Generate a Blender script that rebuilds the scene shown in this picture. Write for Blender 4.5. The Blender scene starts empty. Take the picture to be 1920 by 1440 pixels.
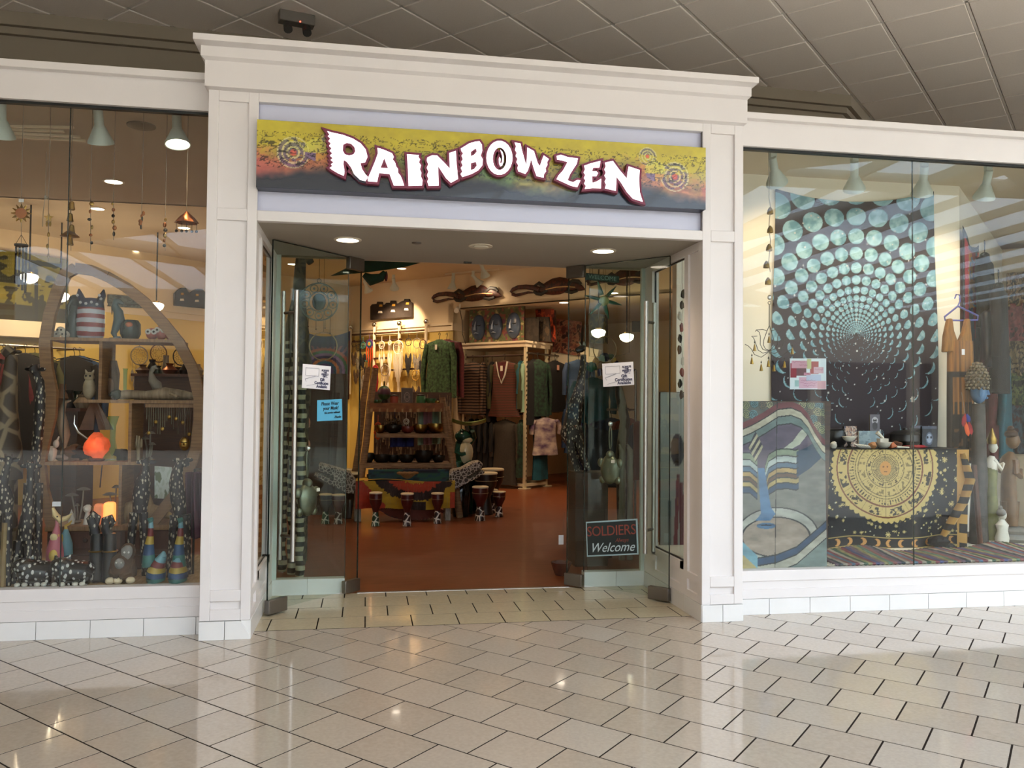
import bpy, bmesh, math, random
import numpy as np
from mathutils import Vector, Matrix, noise
random.seed(7)
SC = bpy.context.scene
COL = SC.collection
V = Vector
pi = math.pi
# ------------------------------------------------------------------ camera, sky, exposure
F_PX, YAW, PITCH, ROLL, DIST, EYE = 1590.511, -0.169822, 0.0270847, 0.0085386, 5.380225, 1.42
def basis():
    cy, sy, cp, sp = math.cos(YAW), math.sin(YAW), math.cos(PITCH), math.sin(PITCH)
    fw = V((-sy*cp, cy*cp, sp)); r0 = V((cy, sy, 0)); u0 = r0.cross(fw)
    r = r0*math.cos(ROLL) + u0*math.sin(ROLL); u = u0*math.cos(ROLL) - r0*math.sin(ROLL)
    return fw, r, u
FW, RT, UP = basis(); EYEP = V((0, -DIST, EYE))
cam_d = bpy.data.cameras.new('camera'); cam = bpy.data.objects.new('camera', cam_d); COL.objects.link(cam)
cam_d.sensor_width = 36; cam_d.lens = 36*F_PX/1920; cam_d.clip_start = .05; cam_d.clip_end = 200
M = Matrix((RT, UP, -FW)).transposed().to_4x4(); M.translation = EYEP
cam.matrix_world = M; SC.camera = cam
wd = bpy.data.worlds.new('sky'); SC.world = wd; wd.use_nodes = True
bg = wd.node_tree.nodes['Background']; bg.inputs[0].default_value = (.80, .89, 1.0, 1); bg.inputs[1].default_value = 8.6
SC.view_settings.view_transform = 'Standard'; SC.view_settings.look = 'None'
SC.view_settings.gamma = 1; SC.view_settings.use_curve_mapping = False
SC.view_settings.exposure = 0.0
cy_ = SC.cycles
cy_.use_denoising = True; cy_.max_bounces = 7; cy_.diffuse_bounces = 4; cy_.glossy_bounces = 4
cy_.transparent_max_bounces = 32; cy_.sample_clamp_indirect = 4; cy_.caustics_reflective = False
cy_.caustics_refractive = False; cy_.blur_glossy = .5
# ------------------------------------------------------------------ where a line of sight meets a plane
def ray(px, py): return FW + RT*((px-960)/F_PX) - UP*((py-720)/F_PX)
def P(px, py, Y):
    d = ray(px, py); return EYEP + d*((Y+DIST)/d.y)
def PZ(px, py, Z):
    d = ray(px, py); return EYEP + d*((Z-EYE)/d.z)
def PX(px, py, X):
    d = ray(px, py); return EYEP + d*(X/d.x)
def onplane(px, py, a, b, c):            # a*x+b*y=c
    d = ray(px, py); return EYEP + d*((c - b*EYEP.y)/(a*d.x+b*d.y))
def W1(px, py, off=0): return onplane(px, py, 1, 1, 11.5-off*1.41421)
def W2(px, py, off=0): return onplane(px, py, -1, 1, 12.13-off*1.41421)
UD = V((-.70711, .70711, 0)); VD = V((.70711, .70711, 0))       # the two wall directions inside the shop
# ------------------------------------------------------------------ colour and materials
def lin(c):
    if isinstance(c, str):
        c = c.lstrip('#'); c = tuple(int(c[i:i+2], 16)/255 for i in (0, 2, 4))
    return tuple(x/12.92 if x <= .04045 else ((x+.055)/1.055)**2.4 for x in c[:3])
MATS = {}
def mat(name, col='#888888', rough=.55, metal=0, var=0, scale=8, stretch=(1,1,1), col2=None, bump=0, emis=None, es=0, pattern=None, spec=.5, coat=0, alpha=1, sheen=0):
    if name in MATS: return MATS[name]
    m = bpy.data.materials.new(name); m.use_nodes = True; MATS[name] = m
    nt = m.node_tree; N = nt.nodes; L = nt.links; b = N['Principled BSDF']
    b.inputs['Roughness'].default_value = rough; b.inputs['Metallic'].default_value = metal
    b.inputs['Specular IOR Level'].default_value = spec; b.inputs['Coat Weight'].default_value = coat
    b.inputs['Sheen Weight'].default_value = sheen
    c1 = lin(col); b.inputs['Base Color'].default_value = (*c1, 1)
    if emis:
        b.inputs['Emission Color'].default_value = (*lin(emis), 1); b.inputs['Emission Strength'].default_value = es
    if pattern == 'col':
        a = N.new('ShaderNodeVertexColor'); a.layer_name = 'Col'; L.new(a.outputs[0], b.inputs['Base Color'])
    elif var or col2 or bump or pattern:
        tc = N.new('ShaderNodeTexCoord'); mp = N.new('ShaderNodeMapping'); mp.inputs['Scale'].default_value = stretch
        L.new(tc.outputs['Object'], mp.inputs[0])
        if pattern == 'voronoi' or pattern == 'net' or pattern == 'cracks':
            tx = N.new('ShaderNodeTexVoronoi'); tx.inputs['Scale'].default_value = scale
            if pattern != 'voronoi': tx.feature = 'DISTANCE_TO_EDGE'
            out = tx.outputs['Distance']
        elif pattern in ('wave', 'rings', 'bands'):
            tx = N.new('ShaderNodeTexWave'); tx.inputs['Scale'].default_value = scale; tx.inputs['Distortion'].default_value = 4 if pattern == 'wave' else 1.2
            tx.bands_direction = 'Z' if pattern == 'bands' else 'X'
            tx.inputs['Detail'].default_value = 2
            out = tx.outputs['Fac']
        elif pattern == 'brick':
            tx = N.new('ShaderNodeTexBrick'); tx.inputs['Scale'].default_value = scale
            tx.inputs['Mortar Size'].default_value = .02; out = tx.outputs['Fac']
        elif pattern == 'magic':
            tx = N.new('ShaderNodeTexMagic'); tx.inputs['Scale'].default_value = scale; tx.turbulence_depth = 3; out = tx.outputs['Fac']
        else:
            tx = N.new('ShaderNodeTexNoise'); tx.inputs['Scale'].default_value = scale; tx.inputs['Detail'].default_value = 5
            out = tx.outputs['Fac']
        L.new(mp.outputs[0], tx.inputs['Vector'])
        if col2 or var:
            rp = N.new('ShaderNodeValToRGB'); c2 = lin(col2) if col2 else tuple(max(0, x*(1-var)) for x in c1)
            e = rp.color_ramp.elements
            if pattern == 'voronoi': e[0].position, e[1].position = .28, .36
            elif pattern == 'net': e[0].position, e[1].position = .06, .12
            elif pattern == 'cracks': e[0].position, e[1].position = .02, .06
            elif pattern == 'bands': e[0].position, e[1].position = .45, .55
            elif pattern == 'magic': e[0].position, e[1].position = .35, .6
            else: e[0].position, e[1].position = .33, .67
            e[0].color = (*c2, 1); e[1].color = (*c1, 1)
            L.new(out, rp.inputs[0]); L.new(rp.outputs[0], b.inputs['Base Color'])
        if bump:
            bp = N.new('ShaderNodeBump'); bp.inputs['Strength'].default_value = bump; bp.inputs['Distance'].default_value = .01
            L.new(out, bp.inputs['Height']); L.new(bp.outputs[0], b.inputs['Normal'])
    return m
def glass(name, tint=(.90, .95, .93), ior=1.5, rough=0):
    m = bpy.data.materials.new(name); m.use_nodes = True; MATS[name] = m
    nt = m.node_tree; N = nt.nodes; L = nt.links; N.remove(N['Principled BSDF'])
    t = N.new('ShaderNodeBsdfTransparent'); t.inputs[0].default_value = (*tint, 1)
    g = N.new('ShaderNodeBsdfGlossy'); g.inputs['Roughness'].default_value = rough
    f = N.new('ShaderNodeFresnel'); f.inputs[0].default_value = ior
    ge = N.new('ShaderNodeNewGeometry'); mu = N.new('ShaderNodeMath'); mu.operation = 'SUBTRACT'; mu.use_clamp = True   # a pane mirrors once, on the face it is met
    L.new(f.outputs[0], mu.inputs[0]); L.new(ge.outputs['Backfacing'], mu.inputs[1])
    x = N.new('ShaderNodeMixShader'); L.new(mu.outputs[0], x.inputs[0]); L.new(t.outputs[0], x.inputs[1]); L.new(g.outputs[0], x.inputs[2])
    L.new(x.outputs[0], N['Material Output'].inputs[0]); return m
# ------------------------------------------------------------------ mesh builder
def perp(d):
    d = d.normalized(); a = V((0, 0, 1)) if abs(d.z) < .9 else V((1, 0, 0))
    x = d.cross(a).normalized(); return x, d.cross(x).normalized()
class B:
    def __init__(s): s.v = []; s.f = []; s.c = None
    def add(s, vs, fs):
        n = len(s.v); s.v += [tuple(p) for p in vs]; s.f += [tuple(i+n for i in f) for f in fs]; return s
    def box(s, lo, hi, ax=None, o=None):
        (a, b, c), (d, e, g) = lo, hi
        vs = [(x, y, z) for x in (a, d) for y in (b, e) for z in (c, g)]
        if ax: vs = [V(o) + ax[0]*p[0] + ax[1]*p[1] + ax[2]*p[2] for p in vs]
        return s.add(vs, [(0,1,3,2), (4,6,7,5), (0,4,5,1), (2,3,7,6), (0,2,6,4), (1,5,7,3)])
    def cbox(s, c, size, rz=0):
        h = [x/2 for x in size]; ax = (V((math.cos(rz), math.sin(rz), 0)), V((-math.sin(rz), math.cos(rz), 0)), V((0, 0, 1)))
        return s.box((-h[0], -h[1], -h[2]), h, ax, c)
    def bar(s, p, q, w, t, up=(0, 0, 1)):
        p, q = V(p), V(q); d = (q-p); L = d.length; d.normalize(); u = V(up)
        x = d.cross(u); x = x.normalized() if x.length > 1e-4 else perp(d)[0]; y = x.cross(d)
        return s.box((-w/2, -t/2, 0), (w/2, t/2, L), (x, y, d), p)
    def tube(s, pts, r, n=8, flat=1, closed=False, cap=True, fx=None):
        pts = [V(p) for p in pts]; m = len(pts)
        if not hasattr(r, '__len__'): r = [r]*m
        vs = []; prev = None
        for i, p in enumerate(pts):
            if closed: d = pts[(i+1) % m]-pts[i-1]
            else: d = pts[min(i+1, m-1)]-pts[max(i-1, 0)]
            if d.length < 1e-9: d = V((0, 0, 1))
            if fx is not None: x = V(fx) - d.normalized()*V(fx).dot(d.normalized()); x.normalize()
            elif prev is None: x, _ = perp(d)
            else:
                x = prev - d.normalized()*prev.dot(d.normalized())
                x = x.normalized() if x.length > 1e-6 else perp(d)[0]
            prev = x; y = d.normalized().cross(x)
            for k in range(n):
                a = 2*pi*k/n; vs.append(p + x*math.cos(a)*r[i] + y*math.sin(a)*r[i]*flat)
        fs = []
        for i in range(m if closed else m-1):
            j = (i+1) % m
            for k in range(n): fs.append((i*n+k, i*n+(k+1) % n, j*n+(k+1) % n, j*n+k))
        if cap and not closed: fs += [tuple(range(n-1, -1, -1)), tuple((m-1)*n+k for k in range(n))]
        return s.add(vs, fs)
    def lathe(s, prof, c, n=16, sx=1, sy=1, ax=None, wob=None):
        X, Y, Z = ax or (V((1, 0, 0)), V((0, 1, 0)), V((0, 0, 1))); c = V(c); vs = []
        for i, (r, z) in enumerate(prof):
            for k in range(n):
                a = 2*pi*k/n; q = r*(1 + (wob(i, a) if wob else 0)); vs.append(c + X*q*math.cos(a)*sx + Y*q*math.sin(a)*sy + Z*z)
        m = len(prof); fs = []
        for i in range(m-1):
            for k in range(n): fs.append((i*n+k, i*n+(k+1) % n, (i+1)*n+(k+1) % n, (i+1)*n+k))
        fs += [tuple(range(n-1, -1, -1)), tuple((m-1)*n+k for k in range(n))]
        return s.add(vs, fs)
    def ell(s, c, r, n=12, m=8, ax=None, bump=0, seed=0):
        X, Y, Z = ax or (V((1, 0, 0)), V((0, 1, 0)), V((0, 0, 1))); c = V(c)
        if not hasattr(r, '__len__'): r = (r, r, r)
        vs = []; fs = []
        for i in range(1, m):
            t = pi*i/m
            for k in range(n):
                a = 2*pi*k/n; d = V((math.sin(t)*math.cos(a), math.sin(t)*math.sin(a), math.cos(t)))
                q = 1 + (bump*noise.noise(d*1.7+V((seed, 0, 0))) if bump else 0)
                vs.append(c + (X*d.x*r[0] + Y*d.y*r[1] + Z*d.z*r[2])*q)
        vs += [c+Z*r[2], c-Z*r[2]]; t0 = len(vs)-2
        for i in range(m-2):
            for k in range(n): fs.append((i*n+k, (i+1)*n+k, (i+1)*n+(k+1) % n, i*n+(k+1) % n))
        for k in range(n): fs += [(t0, k, (k+1) % n), (t0+1, (m-2)*n+(k+1) % n, (m-2)*n+k)]
        return s.add(vs, fs)
    def ring(s, c, R, r, nrm=(0, 1, 0), n=28, k=6, sx=1, sy=1, a0=0, a1=2*pi):
        x, y = perp(V(nrm)); y = V((0, 0, 1)) if abs(V(nrm).z) < .1 else y; x = y.cross(V(nrm)).normalized()
        full = abs(a1-a0-2*pi) < 1e-6; cnt = n if full else n+1
        pts = [V(c)+x*R*sx*math.cos(a0+(a1-a0)*i/n)+y*R*sy*math.sin(a0+(a1-a0)*i/n) for i in range(cnt)]
        return s.tube(pts, r, k, closed=full)
    def prism(s, pts, d):                 # polygon of 3D points pushed along d
        n = len(pts); d = V(d); vs = [V(p) for p in pts] + [V(p)+d for p in pts]
        return s.add(vs, [tuple(range(n)), tuple(range(2*n-1, n-1, -1))] + [(i, n+i, n+(i+1) % n, (i+1) % n) for i in range(n)])
    def grid(s, f, nu, nv):
        vs = [f(i/nu, j/nv) for j in range(nv+1) for i in range(nu+1)]; w = nu+1
        return s.add(vs, [(j*w+i, j*w+i+1, (j+1)*w+i+1, (j+1)*w+i) for j in range(nv) for i in range(nu)])
def children_origin(o):
    t = V((0, 0, 0))
    while o: t += V(o.location); o = o.parent
    return t
def sharp(me, ang=.7):
    if len(me.polygons):
        me.polygons.foreach_set('use_smooth', [True]*len(me.polygons)); me.set_sharp_from_angle(angle=ang)
def build(b, name, m, parent=None, label=None, bevel=0, ang=.7, loc=None):
    me = bpy.data.meshes.new(name); vs = [V(p) for p in b.v]
    if parent: org = children_origin(parent)
    elif loc is not None: org = V(loc)
    else:
        xs = [p.x for p in vs]; ys = [p.y for p in vs]; org = V(((min(xs)+max(xs))/2, (min(ys)+max(ys))/2, min(p.z for p in vs)))
    me.from_pydata([p-org for p in vs], [], b.f); me.validate(); 
    bm = bmesh.new(); bm.from_mesh(me); bmesh.ops.recalc_face_normals(bm, faces=bm.faces); bm.to_mesh(me); bm.free()
    sharp(me, ang)
    if m: me.materials.append(m if not isinstance(m, str) else MATS[m])
    o = bpy.data.objects.new(name, me); COL.objects.link(o)
    if parent: o.parent = parent
    else: o.location = org
    if label: o['label'] = label
    if bevel:
        bv = o.modifiers.new('edge', 'BEVEL'); bv.width = bevel; bv.segments = 2; bv.limit_method = 'ANGLE'
    return o
def tag(o, label, cat, group=None):
    o['label'] = label; o['category'] = cat
    if group: o['group'] = group
    return o
def thing(name, label, cat, loc, group=None):
    o = bpy.data.objects.new(name, None); COL.objects.link(o); o.location = loc; o.empty_display_size = .05
    return tag(o, label, cat, group)
def solo(b, name, m, label, cat, group=None, bevel=0):
    return tag(build(b, name, m, None, None, bevel), label, cat, group)
def struct(b, name, m, parent=None, bevel=0, label=None):
    o = build(b, name, m, parent, label, bevel)
    if not parent: o['kind'] = 'structure'
    return o
def holder(name, loc=(0, 0, 0)):
    o = bpy.data.objects.new(name, None); COL.objects.link(o); o.location = loc; o['kind'] = 'structure'; return o
def dup(o, loc, parent=None):
    c = o.copy(); COL.objects.link(c)
    if parent: c.parent = parent
    else: c.location = loc
    for ch in list(o.children): dup(ch, None, c)
    return c
def paint(name, org, ux, uy, nx, ny, f, m, parent=None, disp=None, thick=0):
    """sheet spanned by ux, uy from org; f(U,V) gives the printed colour (sRGB 0..1, arrays), disp(U,V) its folds along the normal"""
    org, ux, uy = V(org), V(ux), V(uy); nr = ux.cross(uy).normalized()
    U, W = np.meshgrid(np.linspace(0, 1, nx), np.linspace(0, 1, ny)); U = U.ravel(); W = W.ravel()
    par = children_origin(parent) if parent else V(org)
    pos = np.outer(U, ux) + np.outer(W, uy) + np.array(org-par)
    if disp is not None:
        d = disp(U, W)
        if isinstance(d, tuple): pos += np.outer(d[0], nr) + np.outer(d[1], uy) + (np.outer(d[2], ux) if len(d) > 2 else 0)
        else: pos += np.outer(d, nr)
    idx = np.arange(nx*ny).reshape(ny, nx); q = np.stack([idx[:-1, :-1], idx[:-1, 1:], idx[1:, 1:], idx[1:, :-1]], -1).reshape(-1, 4)
    me = bpy.data.meshes.new(name); me.vertices.add(nx*ny); me.vertices.foreach_set('co', pos.astype(np.float32).ravel())
    me.loops.add(q.size); me.loops.foreach_set('vertex_index', q.ravel().astype(np.int32))
    me.polygons.add(len(q)); me.polygons.foreach_set('loop_start', np.arange(0, q.size, 4, dtype=np.int32)); me.update(calc_edges=True)
    c = np.clip(f(U, W), 0, 1); c = np.where(c <= .04045, c/12.92, ((c+.055)/1.055)**2.4)
    at = me.color_attributes.new('Col', 'FLOAT_COLOR', 'POINT'); at.data.foreach_set('color', np.hstack([c, np.ones((len(c), 1))]).astype(np.float32).ravel())
    me.polygons.foreach_set('use_smooth', [True]*len(me.polygons)); me.materials.append(m)
    o = bpy.data.objects.new(name, me); COL.objects.link(o)
    if parent: o.parent = parent
    else: o.location = org
    if thick:
        s = o.modifiers.new('thickness', 'SOLIDIFY'); s.thickness = thick; s.offset = -1
    return o
def hexa(h): return np.array([int(h[i:i+2], 16)/255 for i in (1, 3, 5)])
def vnoise(x, y, seed=0):
    """smooth value noise on arrays"""
    def h(i, j): return np.modf(np.abs(np.sin(i*127.1+j*311.7+seed*74.7)*43758.5453))[0]
    xi, yi = np.floor(x), np.floor(y); fx, fy = x-xi, y-yi; fx = fx*fx*(3-2*fx); fy = fy*fy*(3-2*fy)
    return (h(xi, yi)*(1-fx)+h(xi+1, yi)*fx)*(1-fy)+(h(xi, yi+1)*(1-fx)+h(xi+1, yi+1)*fx)*fy
def fbm(x, y, seed=0): return .55*vnoise(x, y, seed)+.3*vnoise(x*2.1, y*2.1, seed+3)+.15*vnoise(x*4.3, y*4.3, seed+7)
def put(c, mask, col): c[mask] = hexa(col) if isinstance(col, str) else col; return c
def mixc(a, b, t): return a[None, :]*(1-t[:, None]) + b[None, :]*t[:, None]
def bake(o, mx, name, parent):            # outline -> mesh in its parent's frame
    me = bpy.data.meshes.new_from_object(o); cu = o.data; bpy.data.objects.remove(o); bpy.data.curves.remove(cu)
    mx = mx.copy(); mx.translation -= children_origin(parent); me.transform(mx)
    o = bpy.data.objects.new(name, me); COL.objects.link(o); o.parent = parent; return o
def text(s, size, org, ux, uy, m, parent, name='lettering', align='CENTER', ext=.0008, shear=0, space=1, bold=0):
    cu = bpy.data.curves.new(name, 'FONT'); cu.body = s; cu.size = size; cu.align_x = align; cu.align_y = 'CENTER'
    cu.extrude = ext; cu.shear = shear; cu.space_character = space; cu.offset = bold; cu.materials.append(m); cu.resolution_u = 3
    o = bpy.data.objects.new(name, cu); x = V(ux).normalized(); y = V(uy).normalized(); z = x.cross(y).normalized()
    Mx = Matrix((x, y, z)).transposed().to_4x4(); Mx.translation = V(org); return bake(o, Mx, name, parent)
def light(name, kind, loc, power, col='#ffd9ae', size=.05, to=None, spot=1.6, blend=.6):
    l = bpy.data.lights.new(name, kind); l.energy = power; l.color = lin(col)
    if kind == 'AREA': l.size = size
    else: l.shadow_soft_size = size
    if kind == 'SPOT': l.spot_size = spot; l.spot_blend = blend
    o = bpy.data.objects.new(name, l); COL.objects.link(o); o.location = loc
    if to is not None: o.rotation_euler = (V(to)-V(loc)).to_track_quat('-Z', 'Y').to_euler()
    return o
# ------------------------------------------------------------------ shared materials
mat('white_paint', '#e9e2df', .38, var=.03, scale=3)
mat('base_tile', '#e9e6e3', .22, var=.05, scale=5)
mat('lavender', '#d6d6e8', .4)
mat('floor_tile', '#c1b2a1', .09, var=.10, scale=60, coat=.3)
mat('floor_tile_b', '#bdad9b', .1, var=.12, scale=55, coat=.3)
mat('floor_tile_c', '#c4b6a6', .09, var=.10, scale=64, coat=.3)
mat('entry_tile', '#c3b598', .12, var=.10, scale=50, coat=.25)
mat('grout', '#2a211b', .95, spec=.1)
mat('ceil_tile', '#efe2d6', .9, var=.06, scale=90)
mat('ceil_grid', '#f3e9df', .6)
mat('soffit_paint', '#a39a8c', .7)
mat('shop_ceiling', '#d3c3aa', .8, var=.05, scale=2)
mat('cream_wall', '#e3cfae', .75, var=.05, scale=2)
mat('cream_trim', '#ddccb0', .5)
mat('yellow_wall', '#d9bd6c', .75)
mat('white_wall', '#ece4d2', .7)
mat('mall_cream', '#dccdb8', .7)
mat('court_floor', '#c9bba8', .5); mat('shopfront_dark', '#35312d', .4)
mat('wood_floor', '#84492b', .34, scale=5, stretch=(1.2, 9, 1), col2='#6f3719', coat=.15)
mat('black', '#131313', .45); mat('gasket', '#0d0f0e', .5)
mat('steel', '#b9b5ae', .32, 1, var=.06, scale=30); mat('steel_dark', '#86807a', .35, 1)
mat('chrome', '#d8d8d8', .12, 1)
mat('brass', '#b08d4a', .28, 1, var=.35, scale=12)
mat('copper', '#9a5f3c', .35, 1)
mat('iron', '#39342f', .5, .7)
mat('fixture', '#c9d2ca', .45); mat('fixture_warm', '#d8cdb8', .45)
mat('glow', '#fff2dc', .5, emis='#ffefd8', es=14)
mat('glow_soft', '#fff2dc', .5, emis='#fff0d2', es=7)
mat('wood', '#8f6b46', .5, scale=6, stretch=(1, 1, 14), col2='#765435')
mat('wood_h', '#94704a', .5, scale=6, stretch=(12, 1, 1), col2='#7a5838')
mat('wood_dark', '#4a3020', .5, scale=6, stretch=(1, 1, 10), col2='#38241a')
mat('wood_red', '#5c3626', .5, scale=5, stretch=(10, 1, 1), col2='#4a2a1d')
mat('wood_pale', '#b59a74', .6, scale=10, stretch=(6, 1, 1), col2='#947952')
mat('rustic', '#97714e', .7, scale=9, stretch=(1, 1, 8), col2='#6f5136', bump=.3)
mat('print', pattern='col', rough=.75); mat('print_gloss', pattern='col', rough=.22, coat=.2); mat('print_paint', pattern='col', rough=.55)
mat('cream_ceramic', '#d9c7a6', .35); mat('stone_white', '#cfc8ba', .6, var=.1, scale=20)
mat('dark_stone', '#2c2a27', .7, bump=.4, scale=12, var=.2); mat('paper', '#ebeaf0', .7); mat('ink', '#32345a', .7)
mat('rope', '#a08c6c', .9); mat('twine', '#8d8274', .9)
glass("window_glass", (.955, .972, .963), 1.52); glass("door_glass", (.91, .95, .93), 1.5); glass('jar_glass', (.75, .9, .88), 1.45)
mat('glass_edge', '#1f2b27', .2)
# ================================================================== STRUCTURE
XL0, XL1, XR0, XR1, ZL, ZB = -.975, -.678, 2.215, 2.506, 2.553, .114
def clip(poly, n, d):                     # keep n.p <= d
    out = []
    for i, p in enumerate(poly):
        q = poly[(i+1) % len(poly)]; a, b = n[0]*p[0]+n[1]*p[1]-d, n[0]*q[0]+n[1]*q[1]-d
        if a <= 0: out.append(p)
        if a*b < 0: t = a/(a-b); out.append((p[0]+(q[0]-p[0])*t, p[1]+(q[1]-p[1])*t))
    return out
def topix(p):
    d = V(p)-EYEP; z = d.dot(FW); return (960+F_PX*d.dot(RT)/z, 720-F_PX*d.dot(UP)/z) if z > .1 else (-9e3, 9e3)
# mall floor: stone tiles at 45 degrees in half bond
fl = struct(B().box((-20, -22, -.08), (20, 1.3, -.0012)), 'floor', MATS['grout'])
TA, TB, T0 = V((.2137, -.2223)), V((-.2052, -.2165)), V((-.028, -.127))
g = .0085; ua, ub = TA.normalized(), TB.normalized(); vis = []
for r in range(-14, 26):
    for k in range(-40, 40):
        o = T0 + TA*(k - .5*(r-1)) + TB*(r-1)
        q = [o+ua*g/2+ub*g/2, o+TA-ua*g/2+ub*g/2, o+TA+TB-ua*g/2-ub*g/2, o+TB+ua*g/2-ub*g/2]
        q = clip([tuple(p) for p in q], (0, 1), .167)
        if len(q) < 3: continue
        cx = sum(p[0] for p in q)/len(q); cyy = sum(p[1] for p in q)/len(q)
        if cyy < -4.6 or abs(cx) > 9: continue
        px = topix((cx, cyy, 0)); inview = -120 < px[0] < 2040 and px[1] < 1520
        vis.append((0 if inview else 1, -px[1] if inview else (cx-.8)**2+(cyy+1)**2, q))
vis.sort(key=lambda t: (t[0], t[1])); rest = B(); tm = [MATS[n] for n in ('floor_tile', 'floor_tile', 'floor_tile_b', 'floor_tile_c')]
for i, (a, b, q) in enumerate(vis):
    if i < 300: build(B().prism([(x, y, -.014) for x, y in q], (0, 0, .014)), 'tile', tm[(i*7+i//3) % 4], fl)
    elif i < 1500: rest.prism([(x, y, -.014) for x, y in q], (0, 0, .014))
o = build(rest, 'tile_field', MATS['floor_tile'], fl); o['kind'] = 'stuff'
far = struct(B().box((-20, -22, -.03), (20, -4.5, .0)), 'floor', MATS['court_floor'])
# entrance tiles, square to the shop front
ef = struct(B().box((XL1, .174, -.07), (XR0, 1.2, -.0012)), 'floor', MATS['grout'])
ys = [.1765, .4667, .757, 1.047, 1.2]; X0, TT = -.5996, .305
for r in range(4):
    for k in range(-2, 11):
        x = X0 + (k + .5*(r % 2))*TT; a, b = max(x+.004, XL1), min(x+TT-.004, XR0)
        if b-a > .01: build(B().box((a, ys[r]+.0045, -.012), (b, ys[r+1]-.0045, 0)), 'tile', MATS['entry_tile'], ef)
wf = struct(B().box((-12, 1.2, -.06), (12, 16, -.001)), 'floor', MATS['wood_floor'])
struct(B().box((-.05, 1.19, -.004), (1.6, 1.225, .003)), 'trim_1', MATS['steel'])
# portal: two panelled columns
def panelled(name, x0, x1, px0, px1):
    h = holder(name, ((x0+x1)/2, .1, 0))
    ca, cb = (x0, x1-.03) if name == 'column_left' else (x0+.03, x1)
    struct(B().box((ca, .018, ZB), (cb, .30, 3.4)), 'core', MATS['white_paint'], h)
    fr = B()
    fr.box((x0, 0, ZB), (px0, .02, 3.36)); fr.box((px1, 0, ZB), (x1, .02, 3.36))
    for a, b in ((ZB, .181), (.229, .298), (2.549, 2.622), (3.283, 3.36)): fr.box((px0, 0, a), (px1, .02, b))
    struct(fr, 'panel_frame', MATS['white_paint'], h, .003)
    xm = (x0+x1)/2
    for a, b in ((x0, xm-.0015), (xm+.0015, x1)):
        t = B()
        if name == 'column_left' and b == x1: t.prism([(a, -.008, 0), (b, -.008, 0), (b, -.008, .022), (b-.05, -.008, ZB-.004), (a, -.008, ZB-.003)], (0, .1, 0))
        else: t.box((a, -.008, 0), (b, .1, ZB-.003))
        build(t, 'tile', MATS['base_tile'], h, bevel=.0015)
panelled('column_left', XL0, XL1, -.915, -.737); panelled('column_right', XR0, XR1, 2.274, 2.443)
# header: lintel, lit lavender panel, frieze and stepped crown
hd = holder('beam', (.77, .1, 2.55))
struct(B().box((XL1, 0, ZL), (XR0, .06, 2.617)), 'lintel', MATS['white_paint'], hd, .003)
struct(B().box((XL1-.004, .045, 2.6), (XR0+.004, .07, 3.32)), 'back_panel', MATS['lavender'], hd)
struct(B().box((XL1, 0, 3.29), (XR0, .06, 3.36)), 'rail', MATS['white_paint'], hd, .003)
def loft(prof, x0, x1, y1):
    b = B(); vs = [p for z, d in prof for p in ((x0-d*.65, y1, z), (x0-d*.65, -d, z), (x1+d*.5, -d, z), (x1+d*.5, y1, z))]
    n = len(prof); fs = [(i*4+k, i*4+(k+1) % 4, i*4+4+(k+1) % 4, i*4+4+k) for i in range(n-1) for k in range(4)]
    return b.add(vs, fs+[(3, 2, 1, 0), tuple(range(4*n-4, 4*n))])
struct(loft([(3.345, .0), (3.357, .03), (3.515, .03), (3.530, .06), (3.592, .06), (3.604, .115), (3.642, .115)], XL0, XR1, .4), 'crown', MATS['white_paint'], hd)
# window bands left and right of the portal
def band(x0, x1, nm, joints):
    h = holder('wall_front', ((x0+x1)/2, .2, 0)); m = MATS['white_paint']
    struct(B().box((x0, .15, 3.262), (x1, .24, 3.47)), 'header', m, h)
    struct(B().box((x0, .1, 3.440), (x1, .24, 3.486)), 'cap', m, h, .004)
    struct(B().box((x0, .18, 3.245), (x1, .215, 3.27)), 'gasket', MATS['gasket'], h)
    struct(B().box((x0, .15, .227), (x1, .235, .302)), 'sill', m, h, .003)
    struct(B().box((x0, .157, .174), (x1, .235, .228)), 'apron', m, h)
    struct(B().box((x0, .15, .109), (x1, .235, .175)), 'rail', m, h, .002)
    js = [x0]+[j for j in joints if x0+.02 < j < x1-.02]+[x1]
    for a, b in zip(js, js[1:]): build(B().box((a+.0015, .146, 0), (b-.0015, .2, .107)), 'tile', MATS['base_tile'], h, bevel=.001)
    struct(B().box((x0, .17, .0), (x1, .22, .1)), 'core', MATS['grout'], h)
band(-6.5, XL0+.05, 'l', [-1.325-.305*k+.305 for k in range(18)][::-1])
band(XR1-.05, 8.2, 'r', [P(1442, 1140, .15).x+.305*k for k in range(19)])
def window(n, panes, z0=.292, z1=3.262, y=.205):
    w = holder('window_%d' % n, (panes[0][0], y, z0))
    for a, b in panes:
        p = struct(B().box((a+.002, y-.005, z0), (b-.002, y+.005, z1)), 'pane', MATS['window_glass'], w)
        if b < 8: struct(B().box((b-.0025, y-.0055, z0), (b+.0015, y+.0055, z1)), 'seam', MATS['glass_edge'], w)
    return w
sx = P(126, 480, .2).x
window(1, [(-6.5, sx), (sx, XL0+.02)]); window(2, [(XR1, 3.917), (3.917, 8.2)])
struct(B().box((3.908, .2, 1.48), (3.926, .212, 1.52)), 'trim_2', MATS['chrome'])
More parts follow.
